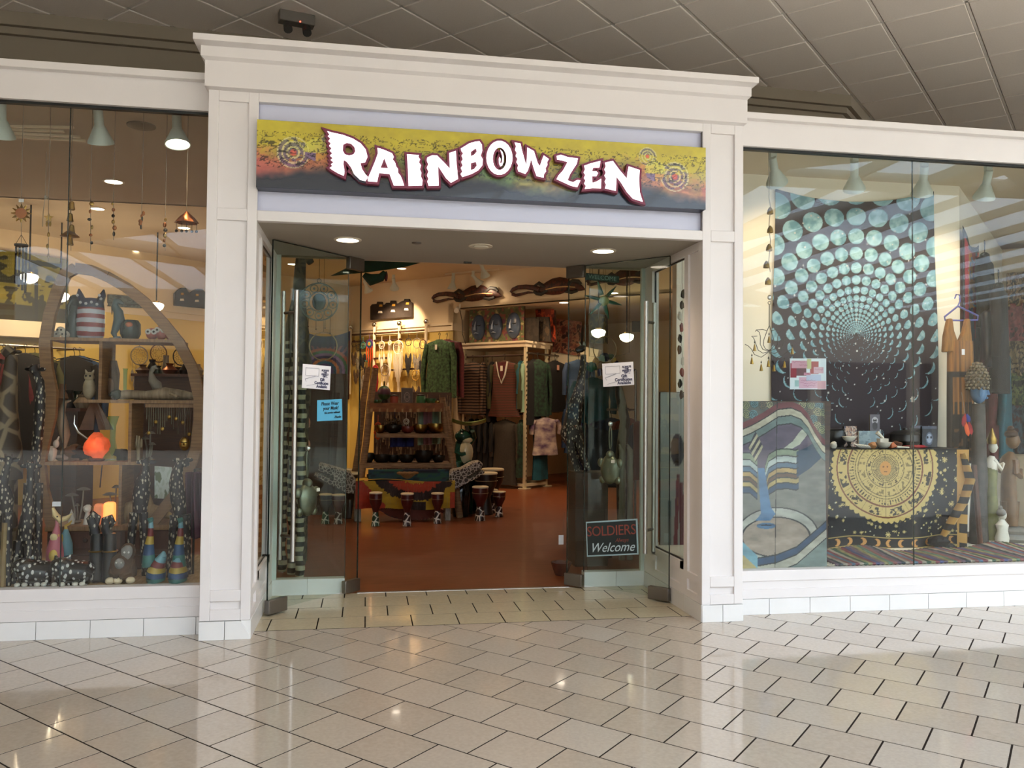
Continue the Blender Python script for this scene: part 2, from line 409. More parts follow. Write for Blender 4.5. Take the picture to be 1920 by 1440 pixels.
# entrance side walls with their small display lights
def sidewall(name, xi, s, wn):
    h = holder(name, (xi+s*.03, .7, 0)); x1 = xi+s*.055; m = MATS['white_paint']
    def bx(y0, y1, z0, z1, d=0): return B().box((min(xi+s*d, x1), y0, z0), (max(xi+s*d, x1), y1, z1))
    post = B()
    for y0, y1, z0, z1 in ((.021, .075, .115, ZL), (.262, .33, .115, ZL), (.075, .262, 2.50, ZL), (.075, .262, .24, .29), (.075, .262, .115, .165),
                           (1.02, 1.19, .115, ZL), (.33, 1.02, 2.50, ZL), (.33, 1.02, .285, .336), (.33, .40, .115, .336), (.93, 1.02, .115, .336), (.40, .93, .115, .175)):
        bb = bx(y0, y1, z0, z1); post.add(bb.v, bb.f)
    struct(post, 'panel_frame', m, h)
    bb = bx(.07, .27, .115, 2.52, .016); b2 = bx(.39, .95, .115, .3, .016); bb.add(b2.v, b2.f); struct(bb, 'panel', m, h)
    for a, b in ((.0, .30), (.303, .605), (.608, .91), (.913, 1.19)): build(bx(a+.001, b, 0, .113, -.004), 'tile', MATS['base_tile'], h)
    w = holder('window_%d' % wn, (xi+s*.03, .33, .336))
    struct(B().box((xi+s*.028-.004, .33, .336), (xi+s*.028+.004, 1.02, 2.50)), 'pane', MATS['window_glass'], w)
    gk = B()
    for y0, y1, z0, z1 in ((.33, 1.02, .336, .345), (.33, 1.02, 2.490, 2.50), (.33, .338, .336, 2.5), (1.012, 1.02, .336, 2.5)):
        gk.box((xi+s*.028-.006, y0, z0), (xi+s*.028+.006, y1, z1))
    struct(gk, 'gasket', MATS['gasket'], w)
sidewall('wall_left', XL1, -1, 3); sidewall('wall_right', XR0, 1, 4)
# soffit over the entrance, curbs and fixed glass beside the doors
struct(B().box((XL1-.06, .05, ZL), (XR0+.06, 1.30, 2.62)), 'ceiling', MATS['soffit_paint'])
struct(B().box((XL1-.06, 1.25, 2.555), (XR0+.06, 1.33, 3.46)), 'wall_inside', MATS['cream_wall'])
for k, (a, b) in enumerate(((XL1, -.145), (1.72, XR0))):
    w = holder('window_%d' % (5+k), (a, 1.2, 0)); xm = a+.26
    for c, d in ((a, xm-.001), (xm+.001, b)): build(B().box((c, 1.18, 0), (d, 1.27, .116)), 'tile', MATS['base_tile'], w)
    struct(B().box((a+.03, 1.20, .116), (b, 1.212, ZL)), 'pane', MATS['door_glass'], w)
    struct(B().box((a, 1.19, .116), (a+.03, 1.225, ZL)) if k == 0 else B().box((b-.03, 1.19, .116), (b, 1.225, ZL)), 'jamb', MATS['fixture'], w)
    e = b if k == 0 else a
    struct(B().box((e-.0025, 1.199, .116), (e+.0025, 1.213, ZL)), 'edge', MATS['glass_edge'], w)
def glassdoor(n, hinge, free, s):
    hg, fr = V((*hinge, 0)), V((*free, 0)); u = (fr-hg).normalized(); L = (fr-hg).length; nr = V((0, 0, 1)).cross(u)
    ax = (u, nr, V((0, 0, 1))); d = holder('door_%d' % n, hg)
    def bx(lo, hi): return B().box(lo, hi, ax, hg)
    struct(bx((0, -.006, .03), (L, .006, 2.543)), 'pane', MATS['door_glass'], d)
    struct(bx((L-.001, -.0062, .03), (L+.002, .0062, 2.543)).add(*(lambda q: (q.v, q.f))(bx((-.002, -.0062, .03), (.001, .0062, 2.543)))), 'edge', MATS['glass_edge'], d)
    struct(bx((0, -.0062, 2.541), (L, .0062, 2.546)), 'top_edge', MATS['glass_edge'], d)
    for z0, z1 in ((.012, .105), (2.455, 2.55)): struct(bx((-.015, -.02, z0), (.15, .02, z1)), 'patch_fitting', MATS['steel_dark'], d, .003)
    lk = struct(bx((L-.165, -.022, .012), (L+.004, .022, .105)), 'lock_patch', MATS['steel_dark'], d, .003)
    side = -s
    cy = B().lathe([(.016, 0), (.016, .012), (.010, .014), (.010, .03)], hg+u*(L-.08)+nr*side*.02+V((0, 0, .05)), 14, ax=(u, V((0, 0, 1)), nr*side))
    build(cy, 'lock_cylinder', MATS['chrome'], lk)
    build(bx((L-.13, side*.02 if side > 0 else -.06, .008), (L-.03, .06 if side > 0 else -.02, .014)), 'latch', MATS['iron'], lk)
    for sd in (-1, 1):
        hc = hg+u*(L-.165)+nr*sd*.062
        hnd = build(B().tube([hc+V((0, 0, .348)), hc+V((0, 0, 2.215))], .0165, 14), 'handle', MATS['steel'], d)
        for z in (.516, 2.062): build(B().tube([hc+V((0, 0, z)), hc-nr*sd*.062+V((0, 0, z))], .011, 10), 'standoff', MATS['steel_dark'], hnd)
    return d, hg, u, nr, L
DL = glassdoor(1, (-.052, 1.24), (-.640, .553), 1); DR = glassdoor(2, (1.592, 1.24), (2.196, .566), -1)
# shop ceiling, walls and display platforms
struct(B().box((-12, .2, 3.45), (12, 3.7, 3.485)), 'ceiling', MATS['shop_ceiling'])
struct(B().box((-12, 3.7, 3.8), (12, 16, 3.86)), 'ceiling', MATS['shop_ceiling'])
struct(B().box((-12, 3.66, 3.45), (12, 3.7, 3.86)), 'wall_inside', MATS['shop_ceiling'])
def slabwall(p, q, z0, z1, name, m, t=.12, side=1):
    p, q = V((*p, 0)), V((*q, 0)); u = (q-p).normalized(); n = V((-u.y, u.x, 0))*side
    return struct(B().box((0, 0, z0), ((q-p).length, t, z1), (u, n, V((0, 0, 1))), p), name, MATS[m])
K = (-.315, 11.815)                                   # corner where the two inside walls meet
C1 = (1.54, 9.96)
slabwall(C1, K, 2.82, 3.8, 'wall_back', 'cream_wall', side=-1); slabwall(C1, K, 0, 2.82, 'wall_back', 'yellow_wall', side=-1)
slabwall((6.5, 5.0), C1, 3.2, 3.8, 'wall_back', 'cream_wall', side=-1)
slabwall(C1, (5.2, 13.62), 0, 3.3, 'wall_side', 'cream_wall')
slabwall(K, (-8.3, 3.83), 2.82, 3.8, 'wall_left', 'cream_wall', side=-1); slabwall(K, (-8.3, 3.83), 0, 2.82, 'wall_left', 'yellow_wall', side=-1)
slabwall((9.8, 7.2), (4.6, 12.4), 0, 3.3, 'wall_back', 'cream_wall', side=-1)
struct(B().prism([(1.6, 9.9, 3.2), (6.5, 5.0, 3.2), (11, 9.5, 3.2), (5, 15.5, 3.2)], (0, 0, .05)), 'ceiling', MATS['cream_wall'])
def rail(a, b, z, nm, off=.02, h=.03):                # wall rail with a lower board
    a, b = V((*a, 0)), V((*b, 0)); u = (b-a).normalized(); n = V((u.y, -u.x, 0))
    if n.y > 0: n = -n
    bb = B()
    for z0, hh, d in ((z, .035, .035), (z-.10, .08, .018)): bb.box((0, 0, z0), ((b-a).length, d, z0+hh), (u, n, V((0, 0, 1))), a)
    struct(bb, nm, MATS['cream_trim'])
rail(C1, K, 2.90, 'trim_3'); rail(K, (-8.3, 3.83), 2.90, 'trim_4')
slabwall((1.50, 9.93), (4.0, 12.43), 2.80, 2.935, 'trim_5', 'cream_trim', t=-.03)
struct(B().box((-12, 16, 0), (12, 16.1, 3.9)), 'wall_back', MATS['cream_wall'])
struct(B().box((-12, .2, 0), (-11.9, 16, 3.9)), 'wall_left', MATS['cream_wall']); struct(B().box((11.9, .2, 0), (12, 16, 3.9)), 'wall_right', MATS['cream_wall'])
PLZ = .296
struct(B().box((-6.5, .22, 0), (XL1-.06, 1.30, PLZ)), 'trim_6', MATS['wood_pale'], label='wooden display platform behind the shop window')
struct(B().box((XR0+.06, .22, 0), (8.2, 1.45, PLZ)), 'trim_7', MATS['white_wall'])
struct(B().box((2.58, 1.45, 0), (5.26, 1.55, 3.45)), 'wall_right', MATS['white_wall'])
slabwall((5.26, 1.45), (7.85, 4.04), 0, 3.45, 'wall_right', 'white_wall', t=.1)
slabwall((7.85, 4.04), (9.8, 2.09), 0, 3.45, 'wall_right', 'cream_wall', t=.1)
struct(B().box((8.2, .15, 0), (20, .4, 3.5)), 'wall_front', MATS['white_paint']); struct(B().box((-20, .15, 0), (-6.5, .4, 3.5)), 'wall_front', MATS['white_paint'])
# the mall: bulkhead, tiled ceiling, skylight and the far side of the court
bh = holder('wall_upper', (0, 2.2, 3.48)); bdir = V((1, .052, 0)).normalized(); p0 = V((-20, 1.163, 0)); pc = V((4.718, 2.451, 0)); d2 = V((.7071, .7071, 0))
def bulk(z0, z1, out):
    b = B(); n = V((bdir.y, -bdir.x, 0)); n2 = V((d2.y, -d2.x, 0)); mit = (n+n2).normalized()/((n+n2).normalized().dot(n))
    a0, a1, a2 = p0+n*out, pc+mit*out, pc+d2*6+n2*out
    vs = [a0, a1, a2, pc+d2*6-n2*.3, pc-mit*.3, p0-n*.3]
    return b.prism([V((v.x, v.y, z0)) for v in vs], (0, 0, z1-z0))
mat('bulk_paint', '#8f8271', .7)
struct(bulk(3.47, 4.62, 0), 'face', MATS['bulk_paint'], bh); struct(bulk(4.468, 4.60, .09), 'cornice', MATS['bulk_paint'], bh); struct(bulk(4.41, 4.47, .045), 'cornice', MATS['bulk_paint'], bh)
struct(B().box((-20, .3, 3.47), (20, 3.7, 3.50)), 'ceiling', MATS['bulk_paint'])
ce = struct(B().prism([(-20, 3.4, 4.6), (-20, -21.7, 4.6), (-5.5, -12, 4.6), (7.0, -3.6, 4.6), (11, 2.0, 4.6), (11, 3.4, 4.6)], (0, 0, .12)), 'ceiling', MATS['ceil_tile'])
struct(B().box((4.5, 2.3, 4.6), (11, 10, 4.7)), 'ceiling', MATS['ceil_tile'])
th = -.79146; t_ = .6096; A2 = V((t_*math.cos(th), t_*math.sin(th))); B2 = V((-A2.y, A2.x)); O2 = V((1.5363, 2.5957))
gr = B(); ha, hb = A2.normalized(), B2.normalized()
for i in range(-12, 13):
    for j in range(-12, 13):
        o = O2+A2*i+B2*j; c = o+(A2+B2)/2; px = topix((c.x, c.y, 4.578))
        if not (-260 < px[0] < 2200 and -200 < px[1] < 330 and c.y > -1.5): continue
        e = .014; q = [o+ha*e+hb*e, o+A2-ha*e+hb*e, o+A2+B2-ha*e-hb*e, o+B2+ha*e-hb*e]
        build(B().prism([(p.x, p.y, 4.578) for p in q], (0, 0, .03)), 'ceiling_panel', MATS['ceil_tile'], ce, bevel=.006)
        for a, b2 in ((o, A2), (o, B2)):
            z = V((a.x, a.y, 4.589)); gr.bar(z, z+V((b2.x, b2.y, 0)), .02, .008)
build(gr, 'grid', MATS['ceil_grid'], ce)
sk = holder('ceiling', (0, -10, 4.8)); glass('roof_glass', (.93, .97, 1.0))
mat('beam_paint', '#c9bda6', .5)
for k, x in enumerate(np.arange(-19.5, 20, 1.27)):
    y1 = 8 if x > 11 else (x-7)*1.4-3.6 if x > 7 else -3.3+(x-7.5)*.669
    if y1 > -21: struct(B().box((x-.03, -22, 4.85), (x+.03, y1+.2, 5.0)), 'mullion', MATS['beam_paint'], sk)
struct(B().box((-20, -22, 5.0), (20, 10, 5.012)), 'pane', MATS['roof_glass'], sk)
for p, q, w in (((-12, -9.8), (4, -21.4), .45), ((-2, -9.0), (13, -20), .45), ((6, -2.5), (20, -13), .45), ((7, -12), (9.5, -3), .3), ((3, -6.2), (15, -6.0), .3)):
    struct(B().tube([V((*p, 4.95)), V((*q, 4.95))], w/2, 12), 'truss_tube', MATS['beam_paint'], sk)
struct(B().box((-20, -22.1, 0), (20, -22, 5)), 'wall_far', MATS['mall_cream'])
struct(B().box((-20.1, -22, 0), (-20, 2, 5)), 'wall_left', MATS['mall_cream']); struct(B().box((20, -22, 0), (20.1, 10, 5)), 'wall_right', MATS['mall_cream'])
struct(B().box((-20, -22.0, 0), (20, -21.7, 3.1)), 'wall_far', MATS['shopfront_dark']); struct(B().box((-20, -22, 0), (-19.8, -1, 3.1)), 'wall_left', MATS['shopfront_dark'])
for x in np.arange(-19, 20, 3.8): struct(B().box((x, -21.72, 0), (x+.4, -21.5, 3.3)), 'pillar', MATS['mall_cream'])
# ================================================================== OBJECT KINDS
def recessed(p, label, group, power=14, r=.075, col='#ffdcb0', spot=2.3):
    t = thing('recessed_light', label, 'light', p, group); p = V(p)
    build(B().lathe([(r+.02, 0), (r+.018, -.006), (r, -.008), (r, -.002)], p, 24), 'trim_ring', MATS['fixture_warm'], t)
    build(B().lathe([(r, -.003), (r*.6, -.0045), (.001, -.005)], p, 24), 'lens', MATS['glow'], t)
    l = light('lamp', 'SPOT', (0, 0, -.02), power, col, .06, None, spot, .7); l.parent = t; return t
def tracklamp(p, aim, label, group, power=10, col='#ffd9ab', s=1.0, on=True, spot=1.5, name='track_light'):
    """bell shaded lamp: p is the point on the track it hangs from"""
    p = V(p); t = thing(name, label, 'lamp', p, group); d = (V(aim)-p).normalized(); x, y = perp(d)
    build(B().cbox(p-V((0, 0, .03)), (.05, .035, .06)), 'adapter', MATS['fixture'], t)
    q = p-V((0, 0, .085*s)); build(B().tube([p-V((0, 0, .05)), q], .012, 8), 'stem', MATS['fixture'], t)
    c = q+d*.02
    build(B().lathe([(.028*s, -.05*s), (.031*s, -.045*s), (.031*s, .06*s), (.04*s, .075*s), (.06*s, .12*s), (.082*s, .165*s), (.084*s, .18*s), (.078*s, .178*s), (.05*s, .12*s), (.028*s, .08*s)], c, 22, ax=(x, y, d)), 'shade', MATS['fixture'], t)
    build(B().lathe([(.03*s, .10*s), (.062*s, .155*s), (.064*s, .163*s), (.002, .166*s)], c, 18, ax=(x, y, d)), 'bulb', MATS['glow'] if on else MATS['fixture_warm'], t)
    if on:
        l = light('lamp', 'SPOT', (0, 0, 0), power, col, .04, None, spot, .6); l.parent = t; l.location = c+d*.19*s-p; l.rotation_euler = d.to_track_quat('-Z', 'Y').to_euler()
    return t
def bowl(p, r, h, m, label, name='singing_bowl', cat='bowl', group=None, foot=.45, lip=1.0):
    t = B().lathe([(r*foot, 0), (r*.72, h*.12), (r*.95, h*.45), (r, h*.75), (r*lip, h), (r*lip*.93, h), (r*.9, h*.7), (r*.7, h*.25), (.004, h*.16)], p, 20)
    return solo(t, name, m, label, cat, group)
def drum(p, h, r, label, m='drum_red', pat='drum_white', group='goblet drums around the crocodile bench'):
    t = thing('djembe_drum', label, 'drum', p, group); p = V(p)
    build(B().lathe([(r*.42, h*.40), (r*.55, h*.5), (r*.92, h*.68), (r, h*.82), (r*.99, h*.965)], p, 20), 'shell', MATS[m], t)
    build(B().lathe([(r*.66, 0), (r*.7, h*.02), (r*.62, h*.1), (r*.5, h*.3), (r*.43, h*.41)], p, 20), 'foot', MATS[pat], t)
    build(B().lathe([(r*1.03, h*.95), (r*1.06, h*.965), (r*1.03, h*.99), (r*.9, h), (.003, h)], p, 20), 'drum_head', MATS['cream_ceramic'], t)
    build(B().ring(p+V((0, 0, h*.80)), r*1.02, r*.03, (0, 0, 1), 24, 6), 'rope_ring', MATS['rope'], t)
    return t
def garment(p, u, w, L, m, label, name='shirt', cat='shirt', group=None, sleeve=.55, ms=None, depth=.07, flare=1.05, neck=.22, hanger='black', seed=0, tagm=None, sm_off=0):
    """clothing on a hanger: p is the hook point on its rail, u the shoulder direction"""
    p = V(p); u = V(u).normalized(); n = V((u.y, -u.x, 0)); n = n if n.y < 0 else -n
    t = thing(name, label, cat, p, group); k = p-V((0, 0, .10)); rnd = random.Random(seed)
    build(B().tube([p+u*.02+V((0, 0, -.02)), p+u*.015+V((0, 0, .01)), p-u*.005+V((0, 0, .02)), p-u*.02+V((0, 0, 0)), p-V((0, 0, .06)), k], .005, 6).tube([k-u*w*.42-V((0, 0, .06)), k, k+u*w*.42-V((0, 0, .06))], .009, 6), 'hanger', MATS[hanger], t)
    lv = [(0, neck), (.015, neck*1.3), (.06, .86), (.10, .98), (.2, .92), (.4, .86), (.6, .90), (.8, .97), (1, flare)]
    vs = []; N = 28; ph = rnd.random()*6
    for i, (f, q) in enumerate(lv):
        dd = depth*(.35 if i == 0 else .6 if i < 3 else 1)
        for j in range(N):
            a = 2*pi*j/N; rp = 1+.22*f*math.sin(5*a+ph+f*2)+.10*f*math.sin(11*a+ph*2)
            vs.append(k+u*math.cos(a)*q*w/2*(1+.02*math.sin(3*a+i))+n*math.sin(a)*dd*rp-V((0, 0, f*L-.005*math.sin(4*a+ph)*f*L)))
    fs = [(i*N+j, i*N+(j+1) % N, (i+1)*N+(j+1) % N, (i+1)*N+j) for i in range(len(lv)-1) for j in range(N)]+[tuple(range(N)), tuple((len(lv)-1)*N+j for j in range(N))]
    build(B().add(vs, fs), 'body', MATS[m], t, ang=1.2)
    if sleeve:
        for s in (-1, 1):
            a = k+u*s*w*.44-V((0, 0, .07*L+.01)); sl = sleeve*L; pts = [a, a+u*s*w*.10-V((0, 0, sl*.25)), a+u*s*w*.13-V((0, 0, sl*.6))+n*.02, a+u*s*w*.12-V((0, 0, sl))]
            build(B().tube(pts, [.07*w/.5, .075*w/.5, .065*w/.5, .06*w/.5], 12, .6), 'sleeve', MATS[ms or m], t, ang=1.2)
    if tagm: build(B().cbox(k+n*(depth+.02)-V((0, 0, .14*L)), (.05, .004, .09), math.atan2(u.y, u.x)), 'price_tag', MATS[tagm], t)
    return t
def catcher(p, R, mh, mf, label, nrm=(-.7, -.7, 0), group=None, drop=.5, nf=5, web=True, bead=None, disc=None, fringe=None, name='dreamcatcher'):
    """p: hanging point; hoop radius R below it"""
    p = V(p); nrm = V(nrm).normalized(); x = V((0, 0, 1)).cross(nrm).normalized(); t = thing(name, label, 'dreamcatcher', p, group); c = p-V((0, 0, R+.10))
    build(B().ring(c, R, max(.007, R*.07), nrm, 26, 6), 'hoop', MATS[mh], t)
    build(B().tube([p, c+V((0, 0, R))], .004, 5), 'cord', MATS[mh], t)
    if disc:
        for q, mm in enumerate(disc): build(B().lathe([(R*(1-q/len(disc))*.96, -.004-q*.002), (R*(1-q/len(disc))*.96, .004+q*.002)], c, 22, ax=(x, V((0, 0, 1)), nrm)), 'woven_ring', MATS[mm], t)
    elif web:
        b = B(); K = 8
        for q in range(K):
            a0, a1 = 2*pi*q/K, 2*pi*(q+1)/K
            for r0, r1 in ((1, .62), (.62, .3)):
                A = c+(x*math.cos(a0)+V((0, 0, 1))*math.sin(a0))*R*r0; Bq = c+(x*math.cos((a0+a1)/2)+V((0, 0, 1))*math.sin((a0+a1)/2))*R*r1; Cq = c+(x*math.cos(a1)+V((0, 0, 1))*math.sin(a1))*R*r0
                b.tube([A, Bq, Cq], .0025, 4)
        build(b, 'web', MATS[mh], t)
    for q in range(nf):
        s = (q-(nf-1)/2)/max(1, (nf-1)/2) if nf > 1 else 0; top = c+x*s*R*.8-V((0, 0, R*math.sqrt(max(0, 1-.64*s*s)))); L = drop*(1-.35*abs(s)); w = .028+.012*(q % 2)
        if fringe:
            build(B().tube([top, top-V((0, 0, L*.5))+x*.01*s, top-V((0, 0, L))], [.02, .035, .012], 7, .4), 'tassel', MATS[mf], t)
        else:
            m1 = top-V((0, 0, L*.4)); f = B().tube([top, m1], .003, 5)
            f.tube([m1, m1-V((0, 0, L*.12)), m1-V((0, 0, L*.4)), m1-V((0, 0, L*.6))], [.004, w*.8, w, .003], 8, .25, fx=x)
            build(f, 'feather', MATS[mf], t)
    return t
def slabbox(b, c, u, w, d, h):                      # box centred in plan on c, standing on c.z, width along u
    u = V(u).normalized(); n = V((-u.y, u.x, 0)); return b.box((-w/2, -d/2, 0), (w/2, d/2, h), (u, n, V((0, 0, 1))), c)
# ================================================================== FACADE SIGN
sg = thing('shop_sign', 'long painted sign box with glowing white letters over the shop entrance', 'sign', (.766, -.01, 2.745))
build(B().box((-.679, -.058, 2.745), (2.211, .05, 3.162)), 'sign_box', mat('sign_side', '#2b2c38', .35), sg)
def signart(U, W):
    n = fbm(U*46, W*9, 1); n2 = fbm(U*90+n*3, W*20, 5); n3 = vnoise(U*24+n, W*6, 9)
    hill = .52+.10*np.sin(U*7+1)+.08*np.sin(U*17)-.22*np.exp(-((U-.05)/.12)**2)-.2*np.exp(-((U-.95)/.12)**2)-.1*n
    c = mixc(hexa('#d8c83c'), hexa('#b9a63a'), n); t = np.clip((hill+.28-W)/.25+.7*(n2-.5), 0, 1)
    mid = mixc(hexa('#6f8a4e'), hexa('#c9884a'), np.clip(np.abs(U-.5)*2.4-.1+(n3-.5), 0, 1)); mid = mid*(.55+.75*n2[:, None])
    edge = np.clip((np.abs(U-.5)-.3)*5, 0, 1)*np.clip(1.4*n3, 0, 1); mid = mid*(1-edge[:, None])+hexa('#c2605a')[None]*edge[:, None]
    c = c*(1-t[:, None])+mid*t[:, None]
    def bl(mask, col, k): c[mask] = c[mask]*(1-k)+hexa(col)*k
    for cx, cyy, r in ((.075, .54, .045), (.925, .50, .045), (.155, .74, .03), (.86, .80, .028)):
        d = np.hypot((U-cx)*2.89, (W-cyy)*.417)/r/2.2; ring = (np.sin(d*20+n*2) > .45) & (d < 1)
        bl((~ring) & (d < 1) & (n2 > .4), '#4d4a86', .55); bl(ring, '#e9e3b0', .6); bl(d < .2, '#e2574a', .8)
    for cx, cyy in ((.122, .60), (.878, .58)):
        d = np.hypot((U-cx)*2.89, (W-cyy)*.417); bl(d < .07, '#dfd858', .7); bl((d < .07) & (W < cyy-.05), '#d98a3f', .7); bl((d < .07) & (W < cyy-.05) & (U < cx), '#5f4f9c', .7)
    lat = (np.abs(n2-.5) < .035) & (W > .3) & (W < .85); c[lat] *= .45
    t = np.clip((hill-.10-W)/.16, 0, 1); c = c*(1-t[:, None])+mixc(hexa('#2a2b3d'), hexa('#1b1d27'), 1-W)*t[:, None]
    return c
paint('print', (-.679, -.0595, 2.746), (2.89, 0, 0), (0, 0, .415), 620, 92, signart, MATS['print_gloss'], sg)
mat('maroon', '#7c2a45', .45); mat('letter_white', '#ffffff', .4, emis='#fdf6ff', es=1.1)
Z1 = lambda x, y: (460+x/4.364, 180+y/4.364); Z2 = lambda x, y: (900+x/4.364, 200+y/4.364)
def ellp(cx, cy, rx, ry, n=22, s=1): return [(cx+rx*math.cos(s*2*pi*i/n), cy+ry*math.sin(s*2*pi*i/n)) for i in range(n)]
LET = [('R', Z1, [[(668,288),(700,298),(800,320),(880,350),(945,390),(985,440),(1000,500),(980,545),(942,552),(955,600),(985,645),(1003,662),(985,698),(940,688),(890,640),(865,585),(830,540),(805,525),(803,560),(812,620),(806,655),(760,635),(710,605),(690,590),(712,575),(700,560),(722,545),(698,525),(715,510),(692,490),(712,470),(690,450),(706,430),(685,410),(700,390),(680,370),(696,350),(675,330),(690,318)], [(800,400),(830,385),(865,392),(893,420),(900,455),(885,480),(850,488),(815,480),(798,450)]]),
 ('A', Z1, [[(1080,425),(1130,440),(1200,470),(1215,500),(1205,520),(1225,545),(1235,580),(1250,600),(1250,630),(1270,655),(1285,690),(1300,735),(1215,735),(1180,640),(1095,632),(1078,705),(1004,700),(1000,680),(1018,640),(1035,600),(1060,540),(1085,470)], [(1136,512),(1168,592),(1106,590)]]),
 ('I', Z1, [[(1322,478),(1420,485),(1415,500),(1430,520),(1420,545),(1438,570),(1428,600),(1440,630),(1436,660),(1450,690),(1445,735),(1335,738),(1330,600)]]),
 ('N', Z1, [[(1488,505),(1530,486),(1568,488),(1625,545),(1672,595),(1668,468),(1722,450),(1728,560),(1740,680),(1682,712),(1640,672),(1577,575),(1582,735),(1500,738),(1488,700),(1498,680),(1486,650),(1498,620),(1484,590),(1496,560),(1484,530)]]),
 ('B', Z1, [[(1762,432),(1830,390),(1880,375),(1915,372),(1935,400),(1938,450),(1925,490),(1942,520),(1938,570),(1905,610),(1850,640),(1775,665),(1760,640),(1775,620),(1762,590),(1778,570),(1765,540),(1780,520),(1768,490),(1782,470),(1768,455)], [(1845,458),(1885,430),(1894,455),(1872,482),(1845,495)], [(1845,552),(1885,540),(1894,570),(1870,600),(1845,608)]]),
 ('O', Z2, [ellp(158,420,107,140), ellp(160,428,56,92), [(165,352),(184,372),(194,410),(192,455),(180,484),(165,490),(155,470),(152,430),(160,412),(168,430),(164,460),(171,470),(179,450),(181,405),(171,374)]]),
 ('W', Z2, [[(282,295),(330,303),(340,350),(365,440),(378,480),(383,420),(385,335),(440,365),(470,460),(488,490),(505,440),(520,400),(562,430),(548,455),(550,480),(535,505),(540,530),(522,555),(520,582),(462,570),(440,510),(425,460),(418,430),(405,480),(390,525),(370,552),(312,530),(305,505),(312,480),(296,455),(306,430),(290,405),(300,380),(285,355),(294,325)]]),
 ('Z', Z2, [[(625,405),(660,395),(720,415),(800,425),(790,470),(770,500),(735,555),(715,605),(760,620),(795,600),(820,605),(795,660),(745,650),(690,625),(625,595),(640,565),(680,520),(715,455),(665,440),(630,435)]]),
 ('E', Z2, [[(850,485),(905,465),(985,445),(975,500),(925,500),(915,530),(950,530),(965,545),(950,572),(915,570),(918,625),(960,610),(990,590),(988,670),(920,668),(855,675),(865,650),(850,630),(862,605),(848,585),(860,560),(846,540),(858,515)]]),
 ('N', Z2, [[(1020,460),(1085,445),(1140,520),(1200,590),(1205,540),(1215,490),(1305,520),(1300,600),(1305,700),(1330,780),(1250,755),(1200,700),(1150,620),(1115,575),(1110,690),(1020,670),(1030,640),(1018,615),(1030,590),(1016,565),(1028,540),(1015,515),(1028,490)]])]
def curve2d(name, polys, org, y0, depth, off, m, parent):
    cu = bpy.data.curves.new(name, 'CURVE'); cu.dimensions = '2D'; cu.fill_mode = 'BOTH'; cu.extrude = depth/2; cu.offset = off; cu.materials.append(m)
    for pl, want in polys:
        ar = sum(pl[i-1][0]*pl[i][1]-pl[i][0]*pl[i-1][1] for i in range(len(pl)))
        if (ar > 0) != want: pl = pl[::-1]
        s = cu.splines.new('POLY'); s.points.add(len(pl)-1); s.use_cyclic_u = True
        for q, p in zip(s.points, pl): q.co = (p[0]-org[0], p[1]-org[1], 0, 1)
    o = bpy.data.objects.new(name, cu); return bake(o, Matrix.Translation(V((org[0], y0, org[1]))) @ Matrix.Rotation(pi/2, 4, 'X'), name, parent)
for ch, zf, polys in LET:
    pl = [[(lambda q: (q.x, q.z))(P(*zf(*p), -.10)) for p in poly] for poly in polys]; org = pl[0][0]
    wp = [(q, i != 1 and not (ch == 'B' and i == 2)) for i, q in enumerate(pl)]
    bo = curve2d('letter', wp, org, -.08, .045, .0145, MATS['maroon'], sg); curve2d('face', wp, org, -.1035, .004, 0, MATS['letter_white'], bo)
